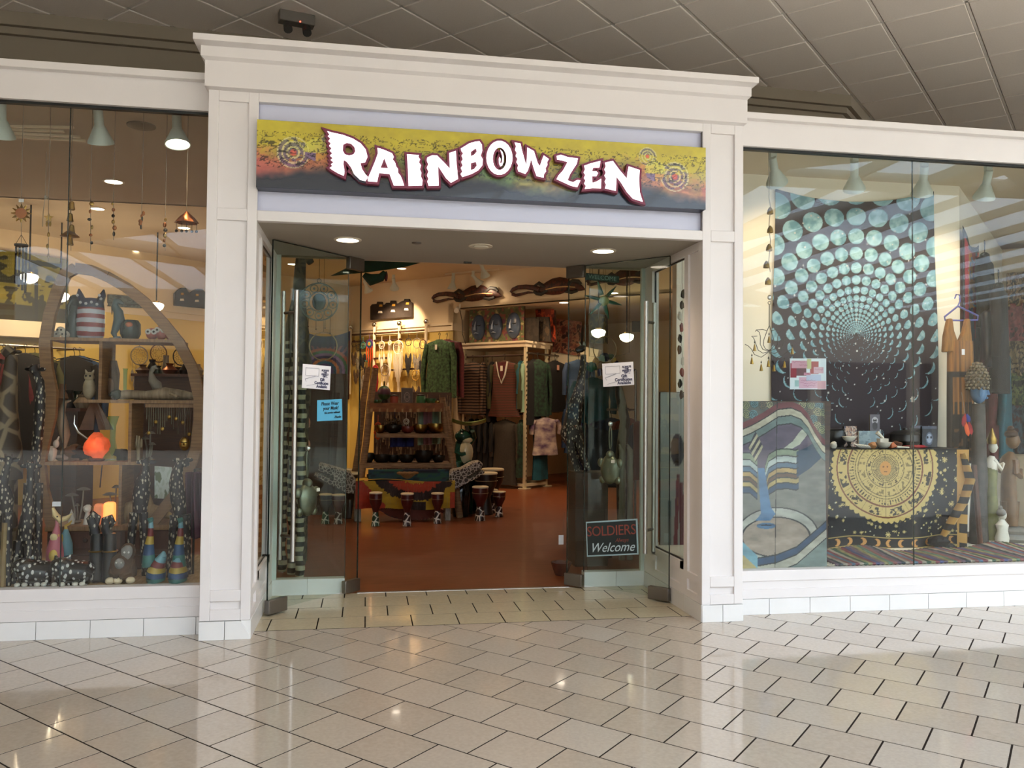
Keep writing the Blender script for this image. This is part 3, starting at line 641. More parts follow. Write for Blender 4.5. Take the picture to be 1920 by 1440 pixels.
# ================================================================== NOTICES ON THE GLASS
def onvert(px, py, h, u, off):             # meets the vertical plane through h along u, moved off along its normal
    n = V((-u.y, u.x, 0)); c = n.dot(h)+off; return onplane(px, py, n.x, n.y, c)
def sheetq(q, name, m, label, cat, t=.004, nudge=.012):
    """thin board with its four corners given (tl, tr, br, bl)"""
    a, b, c, d = q; n = (b-a).cross(d-a).normalized()
    if n.y > 0: n = -n
    o = thing(name, label, cat, (a+b+c+d)/4+V((0, 0, 0))); build(B().prism([p for p in q], -n*t), 'board', m, o); return o, n
def quad(pts, f): return [f(*p) for p in pts]
def along(q, s, t, n, off=.002):           # point at fraction s across, t down
    a, b, c, d = q; return a.lerp(b, s).lerp(d.lerp(c, s), t)+n*off
hl, ul = DL[1], DL[2]; hr, ur = DR[1], DR[2]
for pts, h, u, s, lab in (([(568, 682), (620.5, 687), (618.5, 731.5), (566, 727)], hl, ul, 1, 'white gift certificate notice stuck on the left glass door above the blue note'),
                     ([(1129, 682), (1187, 678), (1189, 721.5), (1131, 725.5)], hr, ur, -1, 'white gift certificate notice stuck high on the right glass door')):
    nn = V((-u.y, u.x, 0)); off = -.009 if nn.y > 0 else .009
    q = quad(pts, lambda x, y: onvert(x, y, h, u, off)); o, n = sheetq(q, 'notice', MATS['paper'], lab, 'sign', .002)
    ux = q[1]-q[0]; uy = q[0]-q[3]; H = uy.length
    for s_, sz, x, y in (('ALWAYS', .105, .79, .20), ('THE', .105, .79, .285), ('PERFECT', .105, .79, .37), ('GIFT...', .105, .80, .455), ('Gift', .175, .70, .595), ('Certificates', .172, .675, .74), ('Available', .172, .69, .885)):
        text(s_, sz*H*1.05, along(q, x, y, n), ux, uy, MATS['ink'], o, bold=.0006)
    mat('pencil', '#a3a3ae', .8); bb = B()
    fr = [(.10, .14), (.57, .14), (.57, .46), (.10, .46)]
    for (a, b), (c, d) in zip(fr, fr[1:]+fr[:1]): bb.tube([along(q, a, b, n), along(q, c, d, n)], .0012, 4)
    bb.tube([along(q, .09, .62, n), along(q, .45, .47, n)], .0018, 4); bb.tube([along(q, .09, .62, n), along(q, .13, .73, n)], .0015, 4); bb.tube([along(q, .15, .9, n), along(q, .45, .8, n)], .001, 4)
    build(bb, 'certificate_drawing', MATS['pencil'], o)
mat('note_blue', '#5fb6dd', .75); mat('pen_black', '#17202c', .7)
nn = V((-ul.y, ul.x, 0)); q = quad([(595, 750.5), (641, 748), (642, 787.5), (594.5, 790)], lambda x, y: onvert(x, y, hl, ul, -.009 if nn.y > 0 else .009))
o, n = sheetq(q, 'notice', MATS['note_blue'], 'handwritten blue paper note taped on the left glass door', 'sign', .002); ux = q[1]-q[0]; uy = q[0]-q[3]; H = uy.length
for s_, sz, x, y in (('Please Wear', .225, .5, .19), ('your Mask!', .225, .53, .41), ('No service without!', .128, .59, .62), ('-Thanks', .15, .80, .84)): text(s_, sz*H*1.05, along(q, x, y, n), ux, uy, MATS['pen_black'], o, shear=.12, bold=.0004)
mat('sign_dark', '#232c2e', .5); mat('sign_edge', '#a9c6cc', .5); mat('brick_red', '#8b463a', .6); mat('pale_blue', '#c3d6da', .5)
nn = V((-ur.y, ur.x, 0)); off = -.009 if nn.y > 0 else .009
q = quad([(1098.5, 978.5), (1195, 972.5), (1197.5, 1039.5), (1100.5, 1044)], lambda x, y: onvert(x, y, hr, ur, off)); o, n = sheetq(q, 'welcome_sign', MATS['sign_edge'], 'dark framed sign greeting soldiers, low on the right glass door', 'sign', .004)
inn = [along(q, a, b, n, .0035) for a, b in ((.025, .04), (.975, .04), (.975, .96), (.025, .96))]; build(B().prism(inn, n*.001), 'dark_field', MATS['sign_dark'], o)
ux = q[1]-q[0]; uy = q[0]-q[3]; H = uy.length
text('SOLDIERS', .40*H, along(q, .50, .30, n, .006), ux, uy, MATS['brick_red'], o, space=.94); text('Always', .15*H, along(q, .70, .575, n, .006), ux, uy, MATS['brick_red'], o, shear=.35); text('Welcome', .37*H, along(q, .50, .77, n, .006), ux, uy, MATS['pale_blue'], o, shear=.4)
q = quad([(1098, 511.5), (1161, 518), (1161, 530.5), (1098, 524.5)], lambda x, y: P(x, y, 1.26)); o, n = sheetq(q, 'welcome_sign', mat('teal_dark', '#23413e', .6), 'dark teal welcome board hung high behind the right glass door', 'sign', .006)
text('WELCOME', .72*(q[0]-q[3]).length*1.2, along(q, .5, .5, n, .003), q[1]-q[0], q[0]-q[3], mat('pale_green', '#9fb8ae', .6), o)
for s_ in (.2, .8): build(B().tube([along(q, s_, 0, n), along(q, s_, 0, n)+V((0, 0, .13+.04*s_))], .002, 5), 'cord', MATS['iron'], o)
# ================================================================== CEILING DEVICES
p = PZ(556, 40, 4.52); dx = V((.95, .25, 0)).normalized(); dy = V((-dx.y, dx.x, 0)); ez = V((0, 0, 1))
t = thing('emergency_light', 'dark twin headed emergency light box under the mall ceiling above the sign', 'light', (p.x, p.y, 4.45))
mat('device_grey', '#6a635b', .5); mat('device_dark', '#3a3733', .5)
build(B().box((-.14, -.05, .035), (.14, .05, .12), (dx, dy, ez), V((p.x, p.y, 4.458))), 'housing', MATS['device_grey'], t, bevel=.006)
for s in (-.075, .075): build(B().tube([V((p.x, p.y, 4.50))+dx*s, V((p.x, p.y, 4.47))+dx*s-dy*.02, V((p.x, p.y, 4.415))+dx*s-dy*.06], [.018, .033, .036], 12), 'lamp_head', MATS['device_dark'], t)
build(B().ell(V((p.x, p.y, 4.50))-dy*.052+dx*.02, .006), 'indicator', mat('led_red', '#ff5040', .4, emis='#ff5a40', es=5), t)
recessed((-.14, .487, ZL), 'lit recessed ceiling lamp nearest the left column over the entrance', 'entrance ceiling lamps', 26, col='#ffe6c8')
recessed((1.67, .514, ZL), 'lit recessed ceiling lamp nearest the right column over the entrance', 'entrance ceiling lamps', 26, col='#ffe6c8')
solo(B().lathe([(.055, 0), (.055, -.012), (.042, -.018), (.003, -.018)], (.779, .522, ZL), 24).lathe([(.085, 0), (.085, -.006), (.06, -.008)], (.779, .522, ZL), 24), 'smoke_detector', MATS['fixture_warm'], 'round pale smoke detector on the entrance ceiling between two lamps', 'detector')
solo(B().lathe([(.033, 0), (.033, -.006), (.02, -.010), (.002, -.010)], (.329, .501, ZL), 20), 'sprinkler', MATS['device_grey'], 'small dark sprinkler disc on the entrance ceiling', 'sprinkler')
solo(B().cbox((.768, 1.2, ZL-.006), (.06, .03, .012)), 'door_strike', MATS['device_dark'], 'small dark metal strike plate at the back of the entrance ceiling', 'latch')
# ================================================================== SHOP INTERIOR SEEN THROUGH THE ENTRANCE
mat('drum_red', '#4a1512', .35, var=.3, scale=14); mat('drum_white', '#2a1514', .5, col2='#d8d0c4', pattern='net', scale=14)
mat('drum_green', '#26452f', .5, col2='#cfd0b8', pattern='net', scale=16); mat('drum_dark', '#241310', .4, var=.3, scale=10)
mat('net', '#3b322b', .7, col2='#b9ada0', pattern='net', scale=26, stretch=(1, 1, 1)); mat('gecko', '#5a2a1c', .5, col2='#1c1512', scale=22); mat('gecko_dark', '#1b1613', .5); mat('gecko_line', '#b7976a', .5)
mat('plaque', '#2a211d', .6, var=.4, scale=18); mat('feather_white', '#e6dccb', .8); mat('feather_grey', '#8b8378', .8, var=.4, scale=30); mat('feather_black', '#17151a', .8); mat('feather_brown', '#5a4334', .8, var=.5, scale=30)
mat('purple', '#4b2a63', .8); mat('teal', '#2d7d78', .8); mat('orange', '#d8571f', .8); mat('crimson', '#a01c26', .8, var=.4, scale=14); mat('navy', '#1c2350', .8); mat('gold', '#c99b3a', .6); mat('cobalt', '#22307a', .85)
mat('green_leafy', '#4a6a42', .85, col2='#1f2f22', scale=22); mat('maroon_cloth', '#5a1d24', .85, var=.4, scale=18); mat('black_cloth', '#151416', .9); mat('grey_cloth', '#3d3730', .9, var=.2, scale=30)
mat('stripe_brown', '#6b5140', .85, col2='#1d1614', pattern='bands', scale=6); mat('tunic_red', '#612b22', .85, col2='#3a2a1c', pattern='bands', scale=11); mat('olive_cloth', '#3e3f25', .85); mat('teal_cloth', '#1f5a68', .85, var=.3, scale=10)
mat('green_dark_cloth', '#20402c', .85, col2='#101714', scale=20); mat('tie_dye', '#c9b7a8', .85, col2='#5a4260', scale=5, stretch=(1, 1, 1.6)); mat('blue_cloth', '#2a3f5f', .85, var=.3, scale=8); mat('mint', '#8fae94', .85); mat('pink_cloth', '#b5707a', .85)
mat('dash', '#1d1718', .55, col2='#b9ad97', pattern='voronoi', scale=58, stretch=(1, 1, .5)); mat('frog_green', '#1f4a3a', .25, var=.4, scale=12); mat('frog_belly', '#cdbf98', .3); mat('leaf_green', '#7d8a4a', .35)
mat('iron_bowl', '#2c2620', .4, .6, var=.3, scale=18); mat('wicker', '#8a6238', .7, bump=.5, scale=60, var=.3); mat('red_pot', '#7a3325', .4); mat('green_pot', '#2d5a35', .35); mat('tag_white', '#ded7c8', .7); mat('skin_pink', '#b98a78', .6)
mat('face_blue', '#4d5d78', .35, var=.2, scale=9); mat('silver_green', '#8b8c78', .35, .8, var=.35, scale=10, bump=.3); mat('teal_glass', '#3c8a7a', .3); mat('green_glass', '#c3d08a', .3); mat('kite_green', '#17402f', .8, var=.4, scale=9); mat('pale_string', '#c8bfae', .8)
# carved lizards on the back wall
def gecko(x0, y0, sc, label):
    q = lambda x, y, o=.03: W1(x0+x*sc, y0+y*sc, o); c = q(110, 15); t = thing('lizard_carving', label, 'wall carving', c, 'painted lizard carvings on the cream wall')
    body = [(48,19,.04),(56,17,.07),(64,15,.11),(74,12.5,.14),(86,10.5,.145),(96,10,.12),(103,10.5,.075),(110,11,.09),(118,13,.07),(125,15.5,.035),(129,17,.008)]
    build(B().tube([q(x, y) for x, y, r in body], [r for x, y, r in body], 12, .35, fx=ez), 'body', MATS['gecko'], t)
    build(B().tube([q(*p_) for p_ in ((52, 18), (40, 14), (28, 12.5), (14, 13.5), (6, 17), (3, 21), (5, 25), (11, 27), (20, 25), (32, 22), (42, 22.5))], [.05, .045, .04, .036, .034, .032, .03, .028, .024, .02, .008], 8, .7, fx=ez), 'tail', MATS['gecko'], t)
    for pts in ([(62, 14), (50, 6), (44, 10), (48, 16)], [(66, 18), (54, 25), (46, 24), (42, 20)], [(100, 9), (108, 2), (118, 3), (122, 8)], [(100, 14), (96, 20), (106, 22), (116, 19)]):
        build(B().tube([q(a, b, .05) for a, b in pts], [.034, .032, .03, .026], 8, .6, fx=ez), 'leg', MATS['gecko_dark'], t)
    build(B().tube([q(62, 17, .09), q(80, 13, .10), q(98, 12, .10), q(112, 13, .09)], .010, 5), 'painted_line', MATS['gecko_line'], t)
gecko(808, 538, 1.03, 'reddish lizard carving with a looped tail, nearest the arched wall plaque'); gecko(955, 524, 1.1, 'reddish lizard carving with a looped tail, middle one of the three'); gecko(1098, 508, .95, 'dark lizard carving behind the right glass door above the teal lantern')
t = thing('wall_plaque', 'dark carved wall plaque of three arched houses on the cream wall', 'wall carving', W1(736, 585, .03))
o = [(697, 600), (697, 575), (700, 571), (709, 570), (710, 566), (718, 566), (719, 571), (722, 573), (727, 568), (734, 568), (735, 564), (743, 564), (744, 568), (748, 570), (754, 566), (760, 564), (761, 561), (769, 561), (770, 565), (775, 568), (775, 594)]
build(B().prism([W1(x, y, .02) for x, y in o], V((-.03, -.03, 0))), 'board', MATS['plaque'], t)
for x, y in ((713, 585), (737, 583), (762, 580)): build(B().prism([W1(x-4, y+2, .065), W1(x-3, y-2, .065), W1(x+3, y-2, .065), W1(x+4, y+2, .065)], V((-.004, -.004, 0))), 'window_inlay', MATS['tag_white'], t)
for x, y in ((714, 573), (738, 572), (764, 569)): build(B().prism([W1(x-3, y+2, .065), W1(x-2, y-2, .065), W1(x+3, y-2, .065), W1(x+3, y+2, .065)], V((-.004, -.004, 0))), 'window_inlay', MATS['gold'], t)
# display rail with chrome balls, dark boards
t = thing('display_rail', 'dark boards on cream uprights with ball tops along the yellow wall', 'rail', W1(750, 640, .06))
for x, y in ((657, 616), (702, 612), (749, 609.5), (799, 606)):
    p = W1(x, y, .1); up = build(B().tube([p, p-V((0, 0, 1.3))], .028, 8), 'upright', MATS['cream_trim'], t); build(B().ell(p+V((0, 0, .03)), .05, 12, 8), 'ball_top', MATS['chrome'], up)
for a, b in (((662, 628), (798, 619)), ((662, 641), (752, 636)), ((690, 673), (730, 671)), ((735, 694), (785, 691))): build(B().bar(W1(*a, .09), W1(*b, .09), .07, .03), 'board', MATS['wood_dark'], t)
# dreamcatchers
def dc(px, py, rpx, mh, mf, label, off=.16, **k): catcher(W1(px, py-rpx-10, off)+V((0, 0, .0)), rpx/F_PX*16.4, mh, mf, label, group='dreamcatchers on the yellow wall', **k)
dc(693, 645, 8.5, 'purple', 'orange', 'round purple, teal and orange mandala dreamcatcher with orange fringe', disc=('purple', 'navy', 'teal', 'gold', 'orange'), drop=.42, nf=4, fringe=1)
dc(716, 647, 7, 'feather_white', 'feather_white', 'small white dreamcatcher beside the purple mandala one', drop=.45, nf=3)
dc(731, 643, 4, 'feather_white', 'feather_white', 'narrow white bunch of feathers between two white hoops', drop=.6, nf=3)
dc(747, 651, 12, 'feather_white', 'feather_white', 'largest white hoop dreamcatcher with long white fringe', drop=.6, nf=7, fringe=1)
dc(766, 641, 7, 'feather_black', 'feather_black', 'black feathered dreamcatcher beside the largest white hoop', drop=.6, nf=5)
dc(782, 643, 9, 'feather_grey', 'feather_grey', 'grey dreamcatcher with white beads beside the black feathered one', drop=.5, nf=5)
dc(793, 645, 8, 'maroon_cloth', 'feather_black', 'maroon and black dreamcatcher nearest the green shirt', drop=.7, nf=5)
dc(704, 692, 7, 'crimson', 'crimson', 'crimson fringed dreamcatcher above the ladder shelf', off=.3, drop=.6, nf=6, fringe=1, disc=('crimson', 'orange'))
dc(722, 694, 10, 'feather_grey', 'feather_white', 'grey and white feather dreamcatcher above the ladder shelf', off=.3, drop=.6, nf=7)
dc(780, 703, 9, 'gold', 'feather_brown', 'gold hoop dreamcatcher with brown feathers above the ladder shelf', off=.3, drop=.5, nf=6)
for k, (x, y) in enumerate(((664, 645), (672, 652), (681, 648), (668, 678), (678, 688), (688, 672))): dc(x, y, 6, ('feather_brown', 'feather_black', 'teal')[k % 3], ('feather_brown', 'feather_grey', 'feather_black')[k % 3], ('dark brown dreamcatcher in the left cluster, top left', 'black dreamcatcher in the left cluster, upper middle', 'teal hooped dreamcatcher in the left cluster beside the mandala one', 'brown dreamcatcher in the left cluster, lower left', 'black dreamcatcher in the left cluster, lower middle', 'teal hooped dreamcatcher in the left cluster, lower right')[k], drop=.45, nf=4)
# clothes
garment(W1(824, 626, .45), UD, .62, 1.0, 'green_leafy', 'green leaf patterned shirt hung on the wall beside the alcove', group=None, sleeve=.95, tagm='tag_white')
garment(W1(838, 626, .30), UD, .62, 1.0, 'maroon_cloth', 'maroon patterned shirt behind the green leafy one', sleeve=.95)
# white clothes unit
u0 = V((2.70, 9.02, 0)); t = thing('clothes_unit', 'white clothes unit with a deep top shelf and perforated uprights', 'rack', u0)
build(B().box((0, 0, 2.465), (1.5, .80, 2.566), (UD, VD, ez), u0), 'top_shelf', MATS['cream_trim'], t, bevel=.004)
build(B().box((-.03, -.03, 2.535), (1.53, .83, 2.572), (UD, VD, ez), u0), 'shelf_nosing', MATS['cream_trim'], t, bevel=.004)
mat('perforated', '#cdbf9f', .5)
for s, v in ((.03, .05), (.03, .72), (1.38, .05), (1.38, .72)):
    p = u0+UD*s+VD*v; up = build(B().cbox(p+V((0, 0, 1.235)), (.06, .04, 2.46), pi/4), 'upright', MATS['perforated'], t)
    sl = B()
    for k in range(28): sl.cbox(p+V((.022, -.022, .15+k*.082)), (.012, .006, .035), pi/4)
    o = build(sl, 'slots', MATS['black'], up); o['kind'] = 'stuff'
    build(B().cbox(p+V((0, 0, .012)), (.16, .16, .02), pi/4), 'foot_plate', MATS['perforated'], t)
for a, b in (((.03, .05), (.03, .72)), ((.03, .05), (1.38, .05)), ((.03, .72), (1.38, .72))): build(B().bar(u0+UD*a[0]+VD*a[1]+V((0, 0, .07)), u0+UD*b[0]+VD*b[1]+V((0, 0, .07)), .05, .05), 'base_bar', MATS['perforated'], t)
for z, v in ((2.33, .1), (1.30, .1)): build(B().tube([u0+UD*.03+VD*v+V((0, 0, z)), u0+UD*1.38+VD*v+V((0, 0, z))], .018, 8), 'hang_bar', MATS['wood_dark'], t)
for z in (2.36, 1.34): build(B().tube([u0+UD*.0+VD*.1+V((0, 0, z)), u0+UD*0+VD*1.1+V((0, 0, z))], .018, 8), 'hang_bar', MATS['steel_dark'], t)
def onbar(s, z, v=.1): return u0+UD*s+VD*v+V((0, 0, z))
G = 'clothes on the white unit'
garment(onbar(1.17, 2.33, .02), UD, .50, .95, 'stripe_brown', 'brown jacket with dark woven bands, leftmost on the white unit', group=G, sleeve=.9)
garment(onbar(.98, 2.33, .10), (UD*.5+VD).normalized(), .42, .98, 'stripe_brown', 'brown striped jacket turned edge on beside the banded one', group=G, sleeve=.85, seed=4)
garment(onbar(.82, 2.33, .14), (UD*.4+VD).normalized(), .4, 1.08, 'black_cloth', 'black top hanging between the brown jackets and the red tunic', group=G, sleeve=.5, seed=5)
g_ = garment(onbar(.42, 2.33, -.03), UD, .58, .98, 'tunic_red', 'red and olive embroidered tunic with a deep cream trimmed neckline', 'tunic', 'tunic', G, sleeve=.78, ms='olive_cloth', tagm='tag_white', flare=1.2)
k = onbar(.42, 2.23, -.115); build(B().tube([k+UD*.12-V((0, 0, .02)), k+UD*.07-V((0, 0, .25)), k-V((0, 0, .40)), k-UD*.07-V((0, 0, .25)), k-UD*.12-V((0, 0, .02))], .022, 7, .5), 'neck_trim', MATS['tag_white'], g_)
build(B().prism([k+UD*.10-V((0, 0, .03)), k-UD*.10-V((0, 0, .03)), k-V((0, 0, .36))], V((.01, .01, 0))), 'neck_inset', MATS['maroon_cloth'], g_)
garment(onbar(.17, 2.33, .12), (UD*.3+VD).normalized(), .36, .85, 'teal_cloth', 'teal shirt edge on beside the red tunic', group=G, sleeve=.6, seed=8)
garment(onbar(.10, 2.33, .14), (UD*.3+VD).normalized(), .34, .9, 'mint', 'pale shirt edge on against the front upright', group=G, sleeve=.5, seed=9)
for k_ in range(5): garment(onbar(1.28-.13*k_, 1.30, .14), (UD*.35+VD).normalized(), .40, 1.0+.03*(k_ % 2), 'black_cloth', ('black garment at the far left end of the lower bar', 'black garment second in the row on the lower bar', 'black garment in the middle of the row on the lower bar', 'black garment fourth in the row on the lower bar', 'black garment next to the long grey brown dress')[k_], group='black garments on the lower bar', sleeve=.5, seed=20+k_)
garment(onbar(.42, 1.30, .0), UD, .52, 1.14, 'grey_cloth', 'long grey brown dress on the lower bar of the white unit', 'dress', 'dress', G, sleeve=.5, seed=31)
garment(onbar(.14, 1.30, .10), (UD*.4+VD).normalized(), .38, 1.0, 'green_dark_cloth', 'dark green garment beside the long grey brown dress', group=G, sleeve=.5, seed=33)
def onside(v, z, s=-.04): return u0+UD*s+VD*v+V((0, 0, z))
garment(onside(.34, 2.36), (VD-UD*.5).normalized(), .44, 1.0, 'green_dark_cloth', 'dark green camouflage patterned shirt on the side bar', group=G, sleeve=.9, seed=40)
garment(onside(.28, 2.36, .02), VD, .44, 1.15, 'black_cloth', 'black skirt behind the camouflage patterned shirt', 'skirt', 'skirt', G, sleeve=0, seed=41)
garment(onside(.80, 2.36, -.10), (VD-UD*.35).normalized(), .50, .92, 'black_cloth', 'black top with a teal flared hem and a price tag', 'top', 'top', G, sleeve=.4, ms='teal_cloth', tagm='skin_pink', seed=42)
garment(onside(.46, 1.34, -.12), (VD-UD*.5).normalized(), .50, .66, 'tie_dye', 'cream and purple tie dyed shirt on the low side bar', group=G, sleeve=.35, seed=43)
garment(onside(.52, 1.24, .02), VD, .46, 1.0, 'teal_cloth', 'teal dress hanging below the tie dyed shirt', 'dress', 'dress', G, sleeve=0, seed=44)
garment(V((3.75, 9.6, 1.55)), (VD-UD*.4).normalized(), .5, .85, 'blue_cloth', 'dark blue shirt on the far side of the alcove behind the carved giraffe', sleeve=.8, seed=45)
garment(V((3.62, 8.9, 2.35)), (VD-UD*.6).normalized(), .5, .9, 'blue_cloth', 'faded blue print shirt hung high behind the carved giraffe', sleeve=.6, seed=46)
# pictures on the top shelf
def face(b, c, rx, rz, ux, n, m, t):
    return None
org = u0+UD*1.36+VD*.16+V((0, 0, 2.572)); ux = -UD; Wd, Hd = 1.22, .62
t = thing('painting', 'flowered picture panel with three blue faces on the white top shelf', 'picture', org)
def flowers(U, W): 
    n = fbm(U*16, W*9, 4); n2 = vnoise(U*26, W*14, 8); c = mixc(hexa('#3f4a33'), hexa('#8a8a5c'), n); put(c, n2 > .66, '#8f5548'); put(c, (n2 < .3) & (n > .5), '#b7a978'); put(c, (n2 > .5) & (n > .62), '#6d3d52'); return c
build(B().box((0, 0, 0), (Wd, .03, Hd), (ux, VD, ez), org), 'panel', MATS['wood_dark'], t); paint('print', org-VD*.004, ux*Wd, ez*Hd, 90, 46, flowers, MATS['print_paint'], t)
nv = -VD
for k in range(3):
    c = org+ux*(.22+.39*k)+ez*.29+nv*.01; fc = B().ell(c, (.15, .09, .235), 18, 12, ax=(ux, nv, ez))
    fo = build(fc, 'face', MATS['face_blue'], t)
    build(B().tube([c+ez*.10+nv*.085, c+ez*.02+nv*.115, c-ez*.05+nv*.12, c-ez*.055+nv*.08], [.010, .016, .026, .012], 8), 'nose', mat('face_highlight', '#8d9bb2', .3), fo)  # highlights on nose and lips painted in with a paler blue
    for s in (-1, 1): build(B().tube([c+ux*s*.025+ez*.035+nv*.083, c+ux*s*.06+ez*.02+nv*.085, c+ux*s*.10+ez*.035+nv*.065], .006, 6), 'eyelid', MATS['black'], fo)
    build(B().tube([c-ux*.05-ez*.115+nv*.075, c-ez*.105+nv*.095, c+ux*.05-ez*.115+nv*.075], [.006, .014, .006], 7), 'lips', MATS['face_highlight'], fo)
def panel(q, name, f, label, nx=40, ny=50, t=.03, frame='wood_dark', cat='picture'):
    a, b, c, d = q; n = (b-a).cross(d-a).normalized(); n = n if n.y > 0 else -n; o = thing(name, label, cat, (c+d)/2)
    build(B().prism(q, n*t), 'panel', MATS[frame], o); e = -n*.004; paint('print', d+e, c-d, a-d, nx, ny, f, MATS['print_paint'], o); return o
def blotch(*cols, s=6, seed=0):
    def f(U, W):
        n = fbm(U*s, W*s, seed); n = np.clip((n-.25)*2, 0, .999); i = (n*len(cols)).astype(int); return np.array([hexa(c) for c in cols])[i]
    return f
def pl(x, y, c): return onplane(x, y, 1, 1, c)
panel([pl(985, 596, 12.0), pl(1004, 595, 12.0), pl(1010, 640, 12.0), pl(984, 638, 12.0)], 'framed_picture', blotch('#2b2621', '#38302a'), 'dark plain framed picture leaning beside the three faces', frame='black')
panel([pl(1006, 594, 12.15), pl(1029, 594, 12.15), pl(1033, 641, 12.15), pl(1011, 640, 12.15)], 'framed_picture', blotch('#33291f', '#241d18', '#4a3a28'), 'black framed picture with a brown centre on the top shelf', frame='black')
panel([pl(1004, 580, 12.5), pl(1041, 582, 12.5), pl(1043, 641, 12.5), pl(1008, 641, 12.5)], 'painting', blotch('#3a1a14', '#7a2a1c', '#c2522e', '#8a3520', s=5, seed=3), 'orange red face painting rising behind the black frames')
panel([pl(1040, 597, 13.2), pl(1083, 607, 13.2), pl(1087, 668, 13.2), pl(1036, 660, 13.2)], 'painting', blotch('#5a3028', '#87493a', '#9a6a50', '#3d2420', s=8, seed=5), 'rust red abstract painting on the lower shelf at the back')
a_ = pl(1036, 662, 13.3); b_ = pl(1120, 682, 13.3); solo(B().bar(a_, b_, .10, .5), 'picture_shelf', MATS['cream_trim'], 'cream wall shelf under the rust red painting', 'shelf')
t = thing('security_camera', 'small white security camera at the corner of the alcove', 'camera', W1(862, 578, .1)); p = W1(862, 579, .12)
build(B().tube([p+UD*.05, p-UD*.02-V((0, 0, .05))-VD*.12], .045, 10), 'body', MATS['tag_white'], t); build(B().tube([p+V((0, 0, .08)), p], .015, 6), 'bracket', MATS['tag_white'], t)
build(B().tube([p-V((0, 0, .02)), p+V((.05, .05, -.2)), p+V((.06, .05, -.45)), p+V((.12, .08, -.62))], .006, 5), 'cable', MATS['iron'], t)
# ladder shelf
LY = 5.65
def L(x, y, dy=0): return P(x, y, LY+dy)
t = thing('ladder_shelf', 'rustic log ladder shelf with three planks behind the crocodile bench', 'shelf', (.4, LY, 0))
def toground(x0, y0, x1, y1, dy):
    a, b = L(x0, y0, dy), L(x1, y1, dy); k = a.z/(a.z-b.z); return a, a.lerp(b, k)
for x0, y0, x1, y1, dy, r in ((704, 690, 674, 910, -.16, .046), (690, 690, 664, 890, .22, .042), (829, 745, 851, 895, -.16, .046), (838, 762, 858, 890, .22, .04)):
    a, b = toground(x0, y0, x1, y1, dy); m = a.lerp(b, .5)+V((.012, 0, 0)); build(B().tube([a, a.lerp(m, .5)-V((.01, 0, 0)), m, m.lerp(b, .6), b], [r*.9, r, r*.95, r*1.05, r], 10), 'post', MATS['rustic'], t)
SH = []
for x0, x1, y, tk in ((692, 832, 757, .055), (706, 838, 813, .05), (682, 846, 869, .06)):
    a, b = L(x0, y, -.2), L(x1, y, -.2); SH.append(a.z); build(B().box((a.x, LY-.2, a.z-tk), (b.x, LY+.26, a.z)), 'plank', MATS['rustic'], t)
a, b = L(693, 757, -.215), L(832, 757, -.215)
def runner(U, W): 
    c = mixc(hexa('#6a3a20'), hexa('#a0683c'), fbm(U*14, W*5, 2)); return put(c, (np.sin(U*60) > .8) & (W < .3), '#b08a5a')
o = thing('shelf_runner', 'rust brown fringed runner over the front of the top ladder plank', 'cloth', (a+b)/2)
paint('cloth', a-V((0, 0, .10)), b-a, V((0, 0, .11)), 60, 8, runner, MATS['print'], o, lambda U, W: (.008*np.sin(U*30)*(1-W), -.06*(1-np.abs(2*U-1.1))*(1-W)))
def put_on(x, y, row, dy=0): p = P(x, y, LY+dy); return V((p.x, LY+dy, SH[row]+.001))
GB = 'bowls and jars on the ladder shelf'
t = thing('gourd_lantern', 'round green and plum lantern on the top ladder plank', 'lantern', put_on(720, 750, 0)); c = put_on(720, 750, 0)+V((0, 0, .14)); build(B().ell(c, (.085, .085, .095), 16, 10), 'shade', mat('lantern_green', '#2c4a25', .5, col2='#4a2434', pattern='bands', scale=2), t); build(B().lathe([(.05, -.14), (.05, -.09)], c, 12), 'stand', MATS['iron'], t); build(B().tube([c+V((0, 0, .09)), c+V((0, 0, .15))], .01, 6), 'stem', MATS['iron'], t)
for x, r, h, m, lb in ((739, .055, .11, 'red_pot', 'red lidded jar on the top ladder plank'), (789, .06, .12, 'green_pot', 'green lidded jar on the top ladder plank')):
    p = put_on(x, 750, 0); t = thing('lidded_jar', lb, 'jar', p, GB); build(B().lathe([(r*.8, 0), (r, .01), (r, h*.8), (r*.85, h*.9)], p, 16), 'body', MATS[m], t); build(B().lathe([(r*.9, h*.88), (r*.9, h), (r*.3, h*1.08), (.004, h*1.1)], p, 16), 'lid', MATS['iron_bowl'], t)
bowl(put_on(706, 755, 0, -.1), .07, .05, MATS['green_pot'], 'shallow green dish at the end of the top ladder plank', 'dish', 'dish', GB); bowl(put_on(808, 755, 0), .07, .075, MATS['green_pot'], 'small green bowl beside the green lidded jar', 'bowl', 'bowl', GB); bowl(put_on(821, 756, 0, -.1), .035, .045, MATS['brass'], 'tiny brass cup at the right end of the top ladder plank', 'cup', 'cup', GB)
p = put_on(763, 757, 0); q = [p+V((-.075, 0, .21)), p+V((.075, 0, .21)), p+V((.075, -.02, .005)), p+V((-.075, -.02, .005))]
def moonface(U, W): 
    d = np.hypot((U-.5)*1.2, (W-.42)); c = np.full((len(U), 3), 0.)+hexa('#4a3d38'); put(c, (d < .3) & (d > .26), '#8a7468'); put(c, (d < .2), '#63544c'); put(c, d < .09, '#2c2422'); put(c, (U < .05) | (U > .95) | (W < .05) | (W > .95), '#6b5a4e'); return c
panel(q, 'framed_picture', moonface, 'small brown framed picture standing on the top ladder plank', 40, 50, .02, 'wood_pale')
